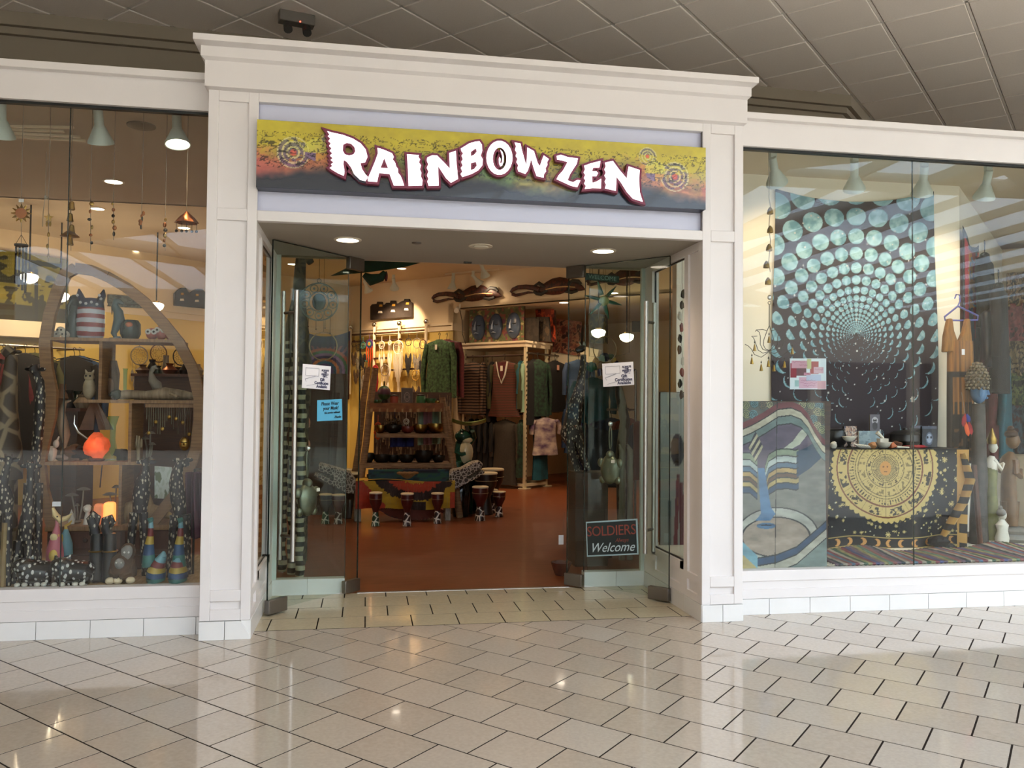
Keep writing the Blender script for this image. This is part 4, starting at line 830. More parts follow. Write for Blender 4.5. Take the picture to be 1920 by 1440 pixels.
for x, r, h, m, lb in ((713, .075, .10, 'brass', 'small brass bowl at the left end of the middle ladder plank'), (737, .115, .11, 'iron_bowl', 'wide dark metal bowl on the middle ladder plank'), (764, .085, .09, 'red_pot', 'dark red bowl on the middle ladder plank'), (788, .10, .11, 'brass', 'brass singing bowl right of the dark red bowl'), (817, .115, .125, 'brass', 'largest brass singing bowl, at the right end of the middle plank')): bowl(put_on(x, 812, 1), r, h, MATS[m], lb, group=GB)
p = put_on(738, 812, 1)+V((0, 0, .10)); hp = B()
random.seed(3)
for k in range(26): a = random.random()*6.28; rr = random.random()*.08; hp.ell(p+V((rr*math.cos(a), rr*math.sin(a), random.random()*.09-.01)), random.uniform(.012, .028), 7, 5, bump=.5, seed=k)
o = solo(hp, 'trinkets', mat('trinket', '#6b5136', .5, .3, var=.7, scale=40), 'heap of small brown trinkets in the wide dark bowl', 'trinkets'); o['kind'] = 'stuff'
for x, r, h, lb in ((690, .08, .12, 'dark bowl at the left end of the lowest ladder plank'), (716, .115, .10, 'wide low dark bowl on the lowest ladder plank'), (737, .085, .09, 'dark bowl between two wide ones on the lowest ladder plank'), (762, .105, .095, 'dark blue black bowl on the lowest ladder plank'), (794, .125, .15, 'tall dark cauldron on the lowest ladder plank'), (822, .085, .09, 'dark brown bowl at the right end of the lowest ladder plank')): bowl(put_on(x, 868, 2, .05 if x == 737 else 0), r, h, MATS['iron_bowl'], lb, group='dark bowls on the lowest ladder plank', foot=.6, lip=.98)
# cloths and chimes hanging behind the ladder
o = thing('scarf', 'mint scarf with a pink centre hanging behind the ladder shelf', 'scarf', P(800, 765, LY+.24))
def scarf(U, W): c = np.tile(hexa('#8fa890'), (len(U), 1)); put(c, (U > .25) & (U < .62), '#a8747c'); return c*(.85+.25*vnoise(U*20, W*3, 1))[:, None]
a, b = P(783, 835, LY+.24), P(826, 832, LY+.24); top = P(783, 761, LY+.24); paint('cloth', a, b-a, V((0, 0, top.z-a.z)), 40, 20, scarf, MATS['print'], o, lambda U, W: .03*np.sin(U*16), thick=.004)
a, b = P(731, 838, LY+.24), P(776, 838, LY+.24); top = P(731, 816, LY+.24); o = thing('hanging_cloth', 'dark blue cloth under the middle ladder plank', 'cloth', (a+b)/2); paint('cloth', a, b-a, V((0, 0, top.z-a.z)), 24, 10, lambda U, W: np.tile(hexa('#1b2458'), (len(U), 1)), MATS['print'], o, lambda U, W: .015*np.sin(U*14), thick=.004)
for k, (x, y, m, lb) in enumerate(((709, 790, 'orange', 'tiny orange disc chime hanging under the top ladder plank'), (722, 787, 'feather_brown', 'brown feather charm under the top ladder plank'), (740, 782, 'navy', 'navy tasselled charm under the top ladder plank'), (762, 783, 'feather_white', 'white feather charm under the top ladder plank'))): catcher(P(x, y-12, LY+.3), .035, m, m, lb, (0, -1, 0), 'charms under the top ladder plank', .16, 3)
def pendant(px, py, Y, r, lb, pw, zc=3.8, group='white pendant lamps in the shop'):
    p = P(px, py, Y); t = thing('pendant_light', lb, 'lamp', V((p.x, p.y, zc)), group)
    build(B().lathe([(r*.45, r*.55), (r*.9, r*.4), (r, r*.2), (r*.85, -r*.25), (r*.5, -r*.5), (r*.12, -r*.62), (.003, -r*.63)], p, 24), 'shade', MATS['opal_glow'], t)
    build(B().lathe([(r*.48, r*.53), (r*.4, r*.75), (.015, r*.8)], p, 16), 'gallery', MATS['brass'], t); build(B().tube([p+V((0, 0, r*.8)), V((p.x, p.y, zc))], .010, 6), 'rod', MATS['iron'], t)
    l = light('lamp', 'POINT', V((p.x, p.y, p.z-r-.04))-V((p.x, p.y, zc)), pw, '#ffe2b8', .1); l.parent = t
mat('opal_glow', '#fff4e0', .4, emis='#fff3df', es=5)
pendant(113, 557, 6.6, .11, 'white pendant lamp behind the top of the round shelf', 26); pendant(55, 522, 5.6, .10, 'white pendant lamp high before the savanna painting', 22); pendant(293, 575, 7.0, .10, 'white pendant lamp added in place of a reflection behind the right side of the round shelf', 26)  # third pendant added for ceiling light, where only a tilted reflection sits
# strings of charms on a dark back board behind the ladder shelf
a, b = P(700, 905, 7.3), P(846, 905, 7.3); z1 = P(770, 735, 7.3).z; t = thing('charm_board', 'dark display board of hanging bead strings behind the ladder shelf', 'display', ((a.x+b.x)/2, 7.35, 0)); build(B().box((a.x, 7.35, 0), (b.x, 7.42, z1)), 'board', MATS['wood_dark'], t)
random.seed(5); bs = B()
for k in range(150):
    x = random.uniform(a.x+.02, b.x-.02); z = random.uniform(.4, z1); L_ = random.uniform(.12, .4); bs.tube([V((x, 7.33, z)), V((x+random.uniform(-.02, .02), 7.31, z-L_))], [.004, random.uniform(.006, .022)], 5)
o = build(bs, 'bead_strings', mat('bead_mix', '#7a6248', .6, col2='#2a1f18', scale=14), t); o['kind'] = 'stuff'
# crocodile bench
BY = 5.36
Zc = lambda x, y: (580+x/5.05, 860+y/5.05)
def bq(x, y, dy=0): return P(*Zc(x, y), BY+dy)
t = thing('crocodile_bench', 'carved bench with an open crocodile head at each end, net pattern', 'bench', (.5, BY, 0))
hl_ = [(90,45),(200,75),(300,105),(380,130),(440,210),(425,338),(365,330),(200,250),(45,165),(45,140),(130,160),(225,200),(235,180),(170,145),(80,110)]
hr_ = [(1310,165),(1360,110),(1450,95),(1560,35),(1620,25),(1645,50),(1630,90),(1520,160),(1490,175),(1500,190),(1560,170),(1640,105),(1665,130),(1600,180),(1480,240),(1375,300),(1320,300)]
for pts in (hl_, hr_): build(B().prism([bq(x, y, -.16) for x, y in pts], (0, .30, 0)), 'crocodile_head', MATS['net'], t, bevel=.012)
zt = bq(600, 235).z; a, b = bq(425, 235), bq(1345, 235); build(B().box((a.x, BY-.2, zt-.05), (b.x, BY+.2, zt)), 'seat_plank', MATS['net'], t)
hull = B(); n_ = 12
for k in range(n_+1):
    pass
cx_, z_t = (bq(680, 470).x+bq(1240, 430).x)/2, bq(680, 465).z; hw = (bq(1240, 430).x-bq(680, 470).x)/2; zb_ = bq(900, 575).z
for k in range(15):
    f = -1+2*(k+.5)/15; zz = z_t-(z_t-zb_)*math.sqrt(max(.03, 1-f*f)); x = cx_+hw*f
    build(B().bar((x-.05, BY-.10, z_t), (x+.06, BY-.06, zz), .04, .02, (0, 1, 0)), 'slat', mat('slat_red', '#6a3020', .5, var=.3, scale=8), t)
build(B().grid(lambda u, v: V((cx_+hw*(2*u-1), BY-.04+.25*v*0, z_t-(z_t-zb_)*math.sqrt(max(0, 1-(2*u-1)**2))*v)), 20, 3), 'hull_back', MATS['wood_dark'], t)
for x0, x1 in ((425, 490), (1285, 1335)):
    a, b = bq(x0, 440, -.1), bq(x1, 440, -.1); build(B().box((a.x, BY-.14, 0), (b.x, BY-.02, zt-.04)), 'leg', mat('leg_grey', '#6a6259', .7, col2='#a39b8e', scale=20, stretch=(8, 1, 1)), t)
    build(B().box((a.x, BY+.05, 0), (b.x, BY+.15, zt-.04)), 'leg', MATS['leg_grey'], t)
def tiedye(U, W):
    x = 430+U*950; y = 205+(1-W)*300; c = np.tile(hexa('#c09a24'), (len(U), 1)); j = 28*(vnoise(np.arctan2(y-120, x-985)*26, np.zeros_like(x), 3)-.5)
    d = np.hypot((x-985)*.80, (y-95)*1.0)+j; put(c, (d > 135) & (d < 240), '#b03c1e'); put(c, (d >= 228) & (d < 318), '#2a1712'); put(c, (d > 316) & (y > 420) & (x > 900) & (x < 1100), '#2a1712')
    e = (x-470)-(y-215)*.78+1.4*j; put(c, (e < 30) & (x < 720), '#b03a20'); put(c, (x > 1330) & (y > 330), '#b03c1e'); st = vnoise(x*.16, y*.02, 8) > .8; c[st] = c[st]*.8+.12; return c*(.82+.25*fbm(U*9, W*6, 2))[:, None]
o = thing('throw_cloth', 'yellow, orange and black tie dyed cloth draped over the crocodile bench', 'cloth', (.5, BY, zt)); a, b = bq(435, 500, -.24), bq(1378, 500, -.24); top = bq(500, 215, -.24)
def drape(U, W): low = -.0+.11*np.abs(np.sin(U*3.3+.9)); return (.018*np.sin(U*34)*(1-W)-.03*(1-W), low*(1-W)*.8+.02*np.sin(U*6)*W)
paint('cloth', a, V((b.x-a.x, 0, 0)), V((0, 0, top.z-a.z)), 190, 44, tiedye, MATS['print'], o, drape)
paint('cloth_top', V((a.x, BY-.24, top.z)), V((b.x-a.x, 0, 0)), V((0, .42, .004)), 60, 6, lambda U, W: np.tile(hexa('#b8902a'), (len(U), 1)), MATS['print'], o, lambda U, W: .02*np.sin(U*6)+.004)
p = bq(918, 215); t = thing('wicker_basket', 'round wicker basket on the crocodile bench', 'basket', (p.x, BY+.02, zt+.02)); c = V((p.x, BY+.02, zt+.02)); build(B().lathe([(.13, 0), (.17, .06), (.20, .115), (.19, .12), (.16, .06), (.01, .02)], c, 24), 'body', MATS['wicker'], t)
rp = [c+V((.205*math.cos(2*pi*k/40), .205*math.sin(2*pi*k/40), .12+.008*math.sin(k*pi))) for k in range(40)]; build(B().tube(rp, [.016+.006*(k % 2) for k in range(40)], 7, closed=True), 'rim', MATS['wicker'], t)
for x, lb in ((650, 'dark wicker tray at the left of the round basket on the bench'), (1215, 'dark wicker tray at the right of the round basket on the bench')): q_ = bq(x, 205); bowl(V((q_.x, BY+.05, zt+.02)), .14, .09, MATS['iron_bowl'], lb, 'tray', 'tray', foot=.8)
a, b = P(690, 912, LY-.45), P(842, 905, LY-.45); z1 = P(690, 880, LY-.45).z; o = thing('batik_cloth', 'blue green batik cloth hung behind the basket under the ladder shelf', 'cloth', (a+b)/2)
paint('cloth', a, V((b.x-a.x, 0, 0)), V((0, 0, z1-a.z)), 40, 12, blotch('#0e1f26', '#163b46', '#1d4a3a', '#141a2c', s=4, seed=6), MATS['print'], o, lambda U, W: .02*np.sin(U*9), thick=.003)
# drums
for x, y, h, r, m, pt, lb in ((704, 986, .40, .075, 'drum_red', 'drum_green', 'small drum with a green painted foot, leftmost of three before the bench'), (763, 986, .39, .075, 'drum_red', 'drum_white', 'small drum before the middle of the crocodile bench'), (820, 981, .37, .075, 'drum_red', 'drum_white', 'small drum with an arch painted foot, rightmost of three before the bench'),
    (900, 976, .43, .10, 'drum_red', 'drum_white', 'larger dark red drum right of the crocodile bench'), (936, 969, .33, .08, 'drum_red', 'drum_white', 'small drum standing furthest right on the wood floor'), (923, 962, .32, .07, 'drum_dark', 'drum_white', 'small drum half hidden behind the rightmost one'),
    (610, 982, .36, .075, 'drum_dark', 'drum_green', 'dark drum behind the left glass door near the silver turtle'), (634, 982, .355, .08, 'drum_red', 'drum_white', 'red drum behind the left glass door, nearest the door edge')): drum(PZ(x, y, 0), h, r, lb, m, pt)
for x, y, yy, lb in ((924, 878, 6.2, 'tall black drum behind the right crocodile head'), (911, 885, 5.75, 'tall drum with a pale skin right behind the crocodile jaw'), (640, 879, 6.0, 'tall drum behind the left crocodile head, further one'), (657, 885, 5.6, 'tall drum behind the left crocodile head, nearer one')): p = P(x, y, yy); drum(V((p.x, yy, 0)), p.z, .15, lb, 'drum_dark', 'drum_dark', 'tall drums behind the crocodile bench')
for x, lb in ((864, 'tall dark glazed jar under the right crocodile head, nearer one'), (880, 'tall dark glazed jar under the right crocodile head, further one')): p = P(x, 918, 5.6+(x-864)*.02); solo(B().lathe([(.10, 0), (.12, .05), (.135, .3), (.125, .42), (.09, .46), (.10, .48), (.08, .47), (.01, .4)], (p.x, p.y, 0), 18), 'floor_jar', mat('glaze_dark', '#10191c', .15), lb, 'jar')
# frog holding a leaf
FY = 5.9
def fp(x, y, d=0): return P(x, y, FY+d)
t = thing('frog_statue', 'glossy green frog statue with a cream belly carrying a leaf dish', 'statue', (fp(868, 900).x, FY, 0)); bx_ = fp(868, 850)
build(B().ell(fp(868, 850), (.13, .12, .23), 18, 12).ell(fp(869, 818, -.03), (.115, .11, .085), 16, 10), 'body', MATS['frog_green'], t)
build(B().ell(fp(873, 848, -.06), (.10, .09, .17), 16, 10).ell(fp(876, 825, -.08), (.075, .06, .04), 12, 8), 'belly', MATS['frog_belly'], t)
for x, y in ((866, 809), (884, 808)): e = build(B().ell(fp(x, y, -.07), .036, 10, 8), 'eye', MATS['frog_green'], t); build(B().ell(fp(x+1, y, -.105), .018, 8, 6), 'pupil', MATS['black'], e)
for s, pts in ((1, [(860, 832), (856, 848), (866, 852), (873, 850)]), (1, [(880, 832), (889, 820), (886, 808)])): build(B().tube([fp(x, y, -.14 if i > 1 else -.06) for i, (x, y) in enumerate(pts)], [.04, .035, .03, .025][:len(pts)], 8), 'arm', MATS['frog_green'], t)
for x in (856, 884): build(B().tube([fp(868, 868), fp(x, 872, -.1), fp(x+2, 890, -.12), fp(x, 900, -.2)], [.07, .075, .05, .04], 10), 'leg', MATS['frog_green'], t)
z0 = fp(868, 905).z; build(B().lathe([(.16, 0), (.16, max(.05, z0)), (.02, max(.06, z0+.01))], (bx_.x, FY, 0), 18), 'plinth', MATS['frog_green'], t)
lf = fp(879, 797); build(B().tube([fp(884, 812, -.03), lf], .02, 8), 'stem', MATS['frog_green'], t)
build(B().grid(lambda u, v: lf+V(((2*u-1)*.23, (2*v-1)*.15*math.sin(pi*(.08+.84*u)), .05*((2*v-1)**2+(2*u-1)**2)-.01)), 16, 8), 'leaf_dish', MATS['leaf_green'], t)
# striped carved posts, moon ring, mandala cloth and the rest behind the left door
mat('zebra', '#1d1c18', .6, col2='#b3ac90', pattern='bands', scale=4)
for x, yb, yt, yy, lb in ((528, 1075, 640, 2.15, 'black and cream banded carved post nearest the left column'), (546, 1078, 660, 2.0, 'black and cream banded carved post, middle of three'), (561, 1082, 700, 1.88, 'black and cream banded carved post, tallest bands, nearest the silver turtle')):
    p = P(x, yb, yy); z1 = P(x, yt, yy).z; tt = B(); n_ = 24; solo(B().tube([V((p.x+.008*math.sin(k*1.7), yy, z1*k/n_)) for k in range(n_+1)], [.036+.006*math.sin(k*2.1) for k in range(n_+1)], 10), 'carved_post', MATS['zebra'], lb, 'carving', 'banded carved posts behind the left door')
YG = 2.5; t = thing('giraffe_statue', 'very tall dark patterned giraffe statue behind the fixed glass on the left', 'statue', (P(552, 700, YG).x, YG, 0)); mat('giraffe_dark', '#2b2925', .6, col2='#57503f', pattern='net', scale=9)
def gp(x, y): return P(x, y, YG)
build(B().tube([gp(548, 760), gp(550, 690), gp(556, 620), gp(560, 560), gp(563, 500), gp(565, 480)], [.16, .17, .11, .06, .05, .045], 12), 'body', MATS['giraffe_dark'], t)
build(B().tube([gp(563, 482), gp(568, 476), gp(577, 484), gp(584, 494)], [.04, .055, .045, .03], 10), 'head', MATS['giraffe_dark'], t)
for dx_, dy_ in ((-.10, -.05), (.08, -.05), (-.10, .1), (.08, .1)): c = gp(548, 760); build(B().tube([V((c.x+dx_, YG+dy_, c.z)), V((c.x+dx_*1.2, YG+dy_*1.2, c.z*.5)), V((c.x+dx_*1.3, YG+dy_*1.3, 0))], [.06, .045, .04], 8), 'leg', MATS['giraffe_dark'], t)
c = P(598, 566, 1.5); R = .148; mat('ring_grey', '#5f6b68', .5); mat('moon_dark', '#2b3a3e', .6)
t = thing('moon_ring', 'grey ring of small moon discs with a crescent face, hung behind the left door', 'mobile', c+V((0, 0, R+.05)))
build(B().ring(c, R, .006, (0, 1, 0), 40), 'outer_ring', MATS['ring_grey'], t); build(B().ring(c, R*.52, .005, (0, 1, 0), 30), 'inner_ring', MATS['ring_grey'], t); build(B().ring(c+V((0, 0, R+.02)), .016, .003), 'loop', MATS['ring_grey'], t)
for k in range(9): a = pi/2+(k+.5)*2*pi/9; cc = c+V((math.cos(a), 0, math.sin(a)))*R*.75; o = build(B().ring(cc, R*.2, .004, (0, 1, 0), 18), 'small_ring', MATS['ring_grey'], t); build(B().lathe([(R*.07, -.002), (R*.07, .002)], cc, 10, ax=(V((1, 0, 0)), ez, V((0, 1, 0)))), 'moon_disc', MATS['ring_grey'], o)
build(B().ell(c+V((.0, .004, 0)), (R*.36, .012, R*.46), 20, 10), 'moon_face', MATS['moon_dark'], t)
for x, d in ((-.08, .05), (-.02, .07), (.05, .06), (.09, .10)): build(B().tube([c+V((x, 0, -math.sqrt(R*R-x*x))), c+V((x, 0, -R-d))], .0022, 5).ell(c+V((x, 0, -R-d)), .006, 6, 5), 'bead_string', MATS['iron'], t)
build(B().tube([c+V((0, 0, R+.03)), V((c.x, c.y, 3.46))], .002, 5), 'cord', MATS['iron'], t)
c = P(606, 649, 1.9); t = thing('bare_hoop', 'plain cane hoop hanging in front of the mandala cloth', 'hoop', c+V((0, 0, .13))); build(B().ring(c, .118, .005, (.25, 1, 0), 34), 'hoop', MATS['wood_pale'], t); build(B().tube([c+V((0, 0, .118)), V((c.x, c.y, 3.46))], .0018, 5), 'cord', MATS['iron'], t)
def mandala(U, W):
    c = np.tile(hexa('#20204a'), (len(U), 1)); d = np.hypot((U-.5)*.95, (W-.40)*1.3); a = np.arctan2(W-.40, U-.5); cols = ['#b8823c', '#8a3a3a', '#5a3a7a', '#2f5a7a', '#b86a3c', '#3a2a5a', '#8a6a9a', '#3d6a4a', '#a0503c']
    for k in range(8, -1, -1): put(c, d < .05+k*.055+.012*np.abs(np.sin(a*(8+2*k))), cols[k])
    put(c, (d > .50) & (np.abs(U-.5) < .44) & (W < .8) & (np.sin(a*30) > .3), '#7a4a5a'); put(c, (np.abs(U-.5) > .46) | (W < .04), '#5a2a2a'); put(c, W > .86, '#1c2350'); return c*(.8+.3*fbm(U*20, W*20, 2))[:, None]
o = thing('mandala_cloth', 'navy mandala wall cloth with purple and orange rings behind the left door', 'tapestry', P(608, 680, 6.2)); a, b = P(561, 748, 6.2), P(655, 748, 6.2); tl = P(561, 618, 6.2)
paint('cloth', a, V((b.x-a.x, 0, 0)), V((0, 0, tl.z-a.z)), 120, 150, mandala, MATS['print'], o, lambda U, W: (.015*np.sin(U*12), -.09*(1-(2*U-1)**2)*W**3), thick=.004)
def turtle(hook, bot, off, label, h, u):
    n = V((-u.y, u.x, 0)); n = n if n.y > 0 else -n; q = lambda x, y: onvert(x, y, h, u, 0)+n*off
    a = q(*hook); b = q(*bot); L_ = a.z-b.z; t = thing('metal_turtle', label, 'ornament', a); build(B().ell(a, (.02, .012, .02), 10, 6), 'suction_hook', MATS['chrome'], t)
    tp = a-ez*L_*.46; build(B().ring(a-ez*L_*.23, L_*.19, .004, n, 20, 5, sx=.12), 'chain', MATS['silver_green'], t)
    c = tp-ez*L_*.30; k = L_*.24; ux = V((-n.y, n.x, 0))
    build(B().ell(c, (k*.78, .045, k), 18, 12, ax=(ux, n, ez), bump=.08), 'shell', MATS['silver_green'], t); build(B().ell(c+ez*k*1.0, (k*.28, .04, k*.32), 12, 8, ax=(ux, n, ez)), 'head', MATS['silver_green'], t)
    for s in (-1, 1):
        build(B().ell(c+ux*s*k*.75+ez*k*.45, (k*.28, .02, k*.34), 10, 6, ax=(ux, n, ez)), 'flipper', MATS['silver_green'], t); build(B().ell(c+ux*s*k*.62-ez*k*.72, (k*.25, .02, k*.28), 10, 6, ax=(ux, n, ez)), 'flipper', MATS['silver_green'], t)
    build(B().cbox(c+ez*k*.6-ux*k*.5-n*.05, (.03, .003, .025), math.atan2(ux.y, ux.x)), 'price_tag', MATS['tag_white'], t)
turtle((587, 841), (587, 968), .05, 'hammered metal turtle hanging on the left glass door', hl, ul); turtle((1138, 795), (1137, 908), .05, 'hammered metal turtle hanging on the right glass door', hr, ur)
# peg board of pale masks and dark cabinets behind the left door
a, b = P(556, 1010, 5.9), P(668, 1010, 5.9); zt_ = P(600, 700, 5.9).z; solo(B().box((a.x-.4, 5.92, 0), (a.x+.62, 6.15, zt_)), 'display_cabinet', MATS['wood_dark'], 'dark tall display cabinet behind the left glass door', 'cabinet')
for k, y in enumerate((752, 800, 842)): p = P(575, y, 5.5); t = thing('carved_mask', ('pale carved mask on a peg behind the left door, top of three', 'pale carved mask on a peg behind the left door, middle of three', 'pale carved mask on a peg behind the left door, lowest of three')[k], 'mask', p, 'pale masks behind the left door'); build(B().ell(p+V((0, 0, .05)), (.045, .05, .075), 12, 8), 'face', MATS['skin_pink'], t); build(B().tube([p+V((-.14, .02, 0)), p+V((.04, .02, 0))], .012, 6), 'peg', MATS['wood_pale'], t)
# right side: dashed giraffe on its stand, spiral posts, lantern, pendants
YR = 2.15
def rp_(x, y, d=0): return P(x, y, YR+d)
t = thing('giraffe_statue', 'black giraffe statue with cream dashes on a dark stand behind the right door', 'statue', rp_(1080, 885)); 
build(B().tube([rp_(1072, 800), rp_(1078, 765), rp_(1088, 725), rp_(1093, 690), rp_(1094, 665)], [.085, .075, .045, .032, .026], 12), 'neck', MATS['dash'], t)
build(B().tube([rp_(1097, 652), rp_(1090, 654), rp_(1080, 658)], [.022, .035, .022], 10), 'head', MATS['gecko_dark'], t); build(B().ell(rp_(1096, 646), (.02, .008, .035), 10, 6).tube([rp_(1090, 650), rp_(1086, 640)], .008, 6), 'ear', MATS['silver_green'], t)
build(B().ell(rp_(1072, 812), (.105, .11, .12), 14, 10), 'body', MATS['dash'], t)
for x0, x1, d in ((1062, 1082, -.05), (1078, 1103, -.05), (1064, 1086, .07), (1080, 1100, .07)): build(B().tube([rp_(x0+4, 815, d), rp_((x0+x1)/2, 850, d), rp_(x1, 882, d)], [.05, .032, .026], 9), 'leg', MATS['dash'], t)
p = rp_(1093, 884); solo(B().box((p.x-.10, YR-.13, 0), (p.x+.20, YR+.15, p.z)), 'plinth', MATS['wood_dark'], 'dark wooden stand under the dashed giraffe statue', 'stand')
solo(B().box((p.x+.02, 2.42, 0), (p.x+.36, 2.75, P(1130, 1010, 2.4).z)), 'display_cube', MATS['wood_dark'], 'low dark cube behind the soldiers sign', 'stand')
mat('spiral', '#1a1614', .5, col2='#9d9a90', pattern='rings', scale=3.2, stretch=(.8, .8, 3))
for x, lb in ((1166, 'black and cream spiral carved post nearest the metal turtle'), (1181, 'black and cream spiral carved post nearest the right column')): p = P(x, 1055, 2.3); z1 = P(x, 845, 2.3).z; q = V((p.x, 2.3, 0)); solo(B().tube([q, q+ez*z1*.5, q+ez*z1, q+ez*(z1+.06)+V((-.035, 0, 0))], [.03, .028, .028, .012], 10), 'spiral_post', MATS['spiral'], lb, 'carving', 'spiral posts behind the right door')
q = P(1165, 850, 2.6); t = thing('horn_carving', 'tall dark carving banded with cream crescents behind the right door', 'carving', V((q.x, 2.6, 0))); build(B().tube([V((q.x+.03, 2.6, 0)), V((q.x, 2.6, q.z)), P(1172, 790, 2.6), P(1162, 740, 2.6), P(1158, 715, 2.6)], [.06, .055, .05, .045, .03], 10), 'body', MATS['spiral'], t)
for k, (x, y, yy, lb) in enumerate(((1122, 625, 7.4, 'white schoolhouse pendant lamp behind the cane hoop'), (1175, 633, 6.6, 'white schoolhouse pendant lamp nearest the right door frame'))):
    p = P(x, y, yy); t = thing('pendant_light', lb, 'lamp', p+V((0, 0, .5)), 'white pendant lamps in the alcove'); r = 15/F_PX*(yy+5.4)*.95
    build(B().lathe([(r*.45, r*.55), (r*.9, r*.4), (r, r*.2), (r*.85, -r*.25), (r*.5, -r*.5), (r*.12, -r*.62), (.003, -r*.63)], p, 24), 'shade', mat('opal_glow', '#fff4e0', .4, emis='#fff3df', es=5), t)
    build(B().lathe([(r*.48, r*.53), (r*.4, r*.75), (.015, r*.8)], p, 16), 'gallery', MATS['brass'], t); build(B().tube([p+V((0, 0, r*.8)), V((p.x, p.y, 3.82 if p.x+p.y < 11.4 else 3.21))], .010, 6), 'rod', MATS['iron'], t)
    l = light('lamp', 'POINT', (0, 0, -.62), 26, '#ffe2b8', .12); l.parent = t
c = P(1134, 655, 2.6); t = thing('bare_hoop', 'large cane hoop hanging before the pendant lamp behind the right door', 'hoop', c+V((0, 0, .13))); build(B().ring(c, .125, .005, (-.2, 1, 0), 34), 'hoop', MATS['wood_pale'], t); build(B().tube([c+V((0, 0, .125)), V((c.x, c.y, 3.46))], .0018, 5), 'cord', MATS['iron'], t)
c = P(1131, 563, 2.4); t = thing('star_lantern', 'teal star shaped lantern with a pale centre behind the welcome board', 'lantern', c+V((0, 0, .2)))
for k in range(6): a = pi/2+k*pi/3+.3; d = V((math.cos(a), 0, math.sin(a))); build(B().tube([c+d*.05, c+d*.11, c+d*.19], [.05, .045, .006], 8, .35), 'ray', MATS['teal_glass'], t)
build(B().ell(c+V((0, -.03, -.01)), (.05, .025, .05), 16, 10), 'centre', MATS['green_glass'], t); build(B().tube([c+V((0, 0, .17)), V((c.x, c.y, 3.46))], .002, 5), 'cord', MATS['iron'], t)
random.seed(11); mlist = ['teal', 'green_pot', 'gold', 'cobalt', 'mint', 'blue_cloth']
a, b = P(1105, 668, 3.2), P(1180, 662, 3.2); t = thing('pompom_garland', 'sagging garland of teal, green and blue cloth flowers behind the right door', 'garland', a); build(B().tube([V((a.x, a.y, 3.46)), a, a.lerp(b, .3)-V((0, 0, .02)), a.lerp(b, .7)-V((0, 0, .02)), b, V((b.x, b.y, 3.46))], .004, 5), 'cord', MATS['twine'], t)
for k in range(14): p = a.lerp(b, (k+.5)/14)-V((0, 0, random.uniform(.02, .22))); build(B().ell(p, (random.uniform(.025, .05), .03, random.uniform(.03, .05)), 9, 7, bump=.5, seed=k), 'cloth_flower', MATS[mlist[k % 6]], t)
RY = 4.6; t = thing('clothes_rail', 'dark two tier clothes rail behind the right glass door', 'rack', V((P(1140, 800, RY).x, RY, 0))); ra, rb = P(1092, 692, RY), P(1192, 692, RY); z2 = P(1140, 768, RY).z
for z in (ra.z, z2): build(B().tube([V((ra.x, RY, z)), V((rb.x, RY, z))], .014, 8), 'bar', MATS['steel_dark'], t)
for x in (ra.x, rb.x): build(B().tube([V((x, RY, 0)), V((x, RY, ra.z))], .016, 8), 'post', MATS['steel_dark'], t); build(B().cbox((x, RY, .015), (.06, .5, .03)), 'foot', MATS['steel_dark'], t)
for k, (x, z, w, m, lb) in enumerate(((1112, ra.z, .5, 'teal_cloth', 'teal dress under the cloth flower garland'), (1146, z2, .5, 'blue_cloth', 'dark blue jacket behind the right door'), (1178, z2, .42, 'red_pot', 'rust coloured jacket behind the right door'), (1117, z2, .5, 'navy', 'navy shirt behind the right door beside the giraffe neck'))): garment(V((P(x, 760, RY).x, RY, z)), (1, .25, 0), w, .75, m, lb, group='clothes behind the right door', sleeve=.5, seed=60+k)
a, b = P(1098, 915, 3.4), P(1186, 915, 3.4); z1 = P(1140, 795, 3.4).z; o = thing('draped_cloth', 'slate blue cloth stretched behind the right glass door', 'cloth', (a+b)/2); paint('cloth', a, V((b.x-a.x, 0, 0)), V((0, 0, z1-a.z)), 30, 20, lambda U, W: np.tile(hexa('#243448'), (len(U), 1)), MATS['print'], o, lambda U, W: (.03*np.sin(U*9), -.10*np.sin(pi*U)*W), thick=.004)
for x in (a.x, b.x): build(B().tube([V((x, a.y+.01, 0)), V((x, a.y+.01, z1+.01))], .010, 7), 'post', MATS['steel_dark'], o)
panel([pl(1103, 588, 13.5), pl(1138, 590, 13.5), pl(1138, 645, 13.5), pl(1104, 642, 13.5)], 'painting', blotch('#2c2618', '#4a4428', '#6a5d36', '#1e1a14', s=6, seed=9), 'dark olive painting behind the left pendant lamp', frame='black')
panel([pl(1185, 602, 13.5), pl(1210, 602, 13.5), pl(1210, 622, 13.5), pl(1185, 622, 13.5)], 'painting', blotch('#23201c', '#343028'), 'small dark picture high behind the right door', frame='black')
p = P(1052, 985, 2.1); t = thing('hanging_tag', 'white price tag dangling beside the right glass door', 'tag', p); build(B().cbox(P(1052, 1012, 2.1), (.045, .003, .085)), 'card', MATS['paper'], t); build(B().tube([p+V((.03, 0, .12)), P(1055, 998, 2.1)], .0015, 4), 'string', MATS['twine'], t)
p = PZ(1052, 1078, 0); solo(B().lathe([(.05, 0), (.07, .05), (.09, .11), (.08, .11), (.05, .04), (.004, .02)], p, 14, wob=lambda i, a: .06*math.sin(7*a)), 'wooden_pot', MATS['wood_red'], 'rough wooden pot on the floor at the right door edge', 'pot')
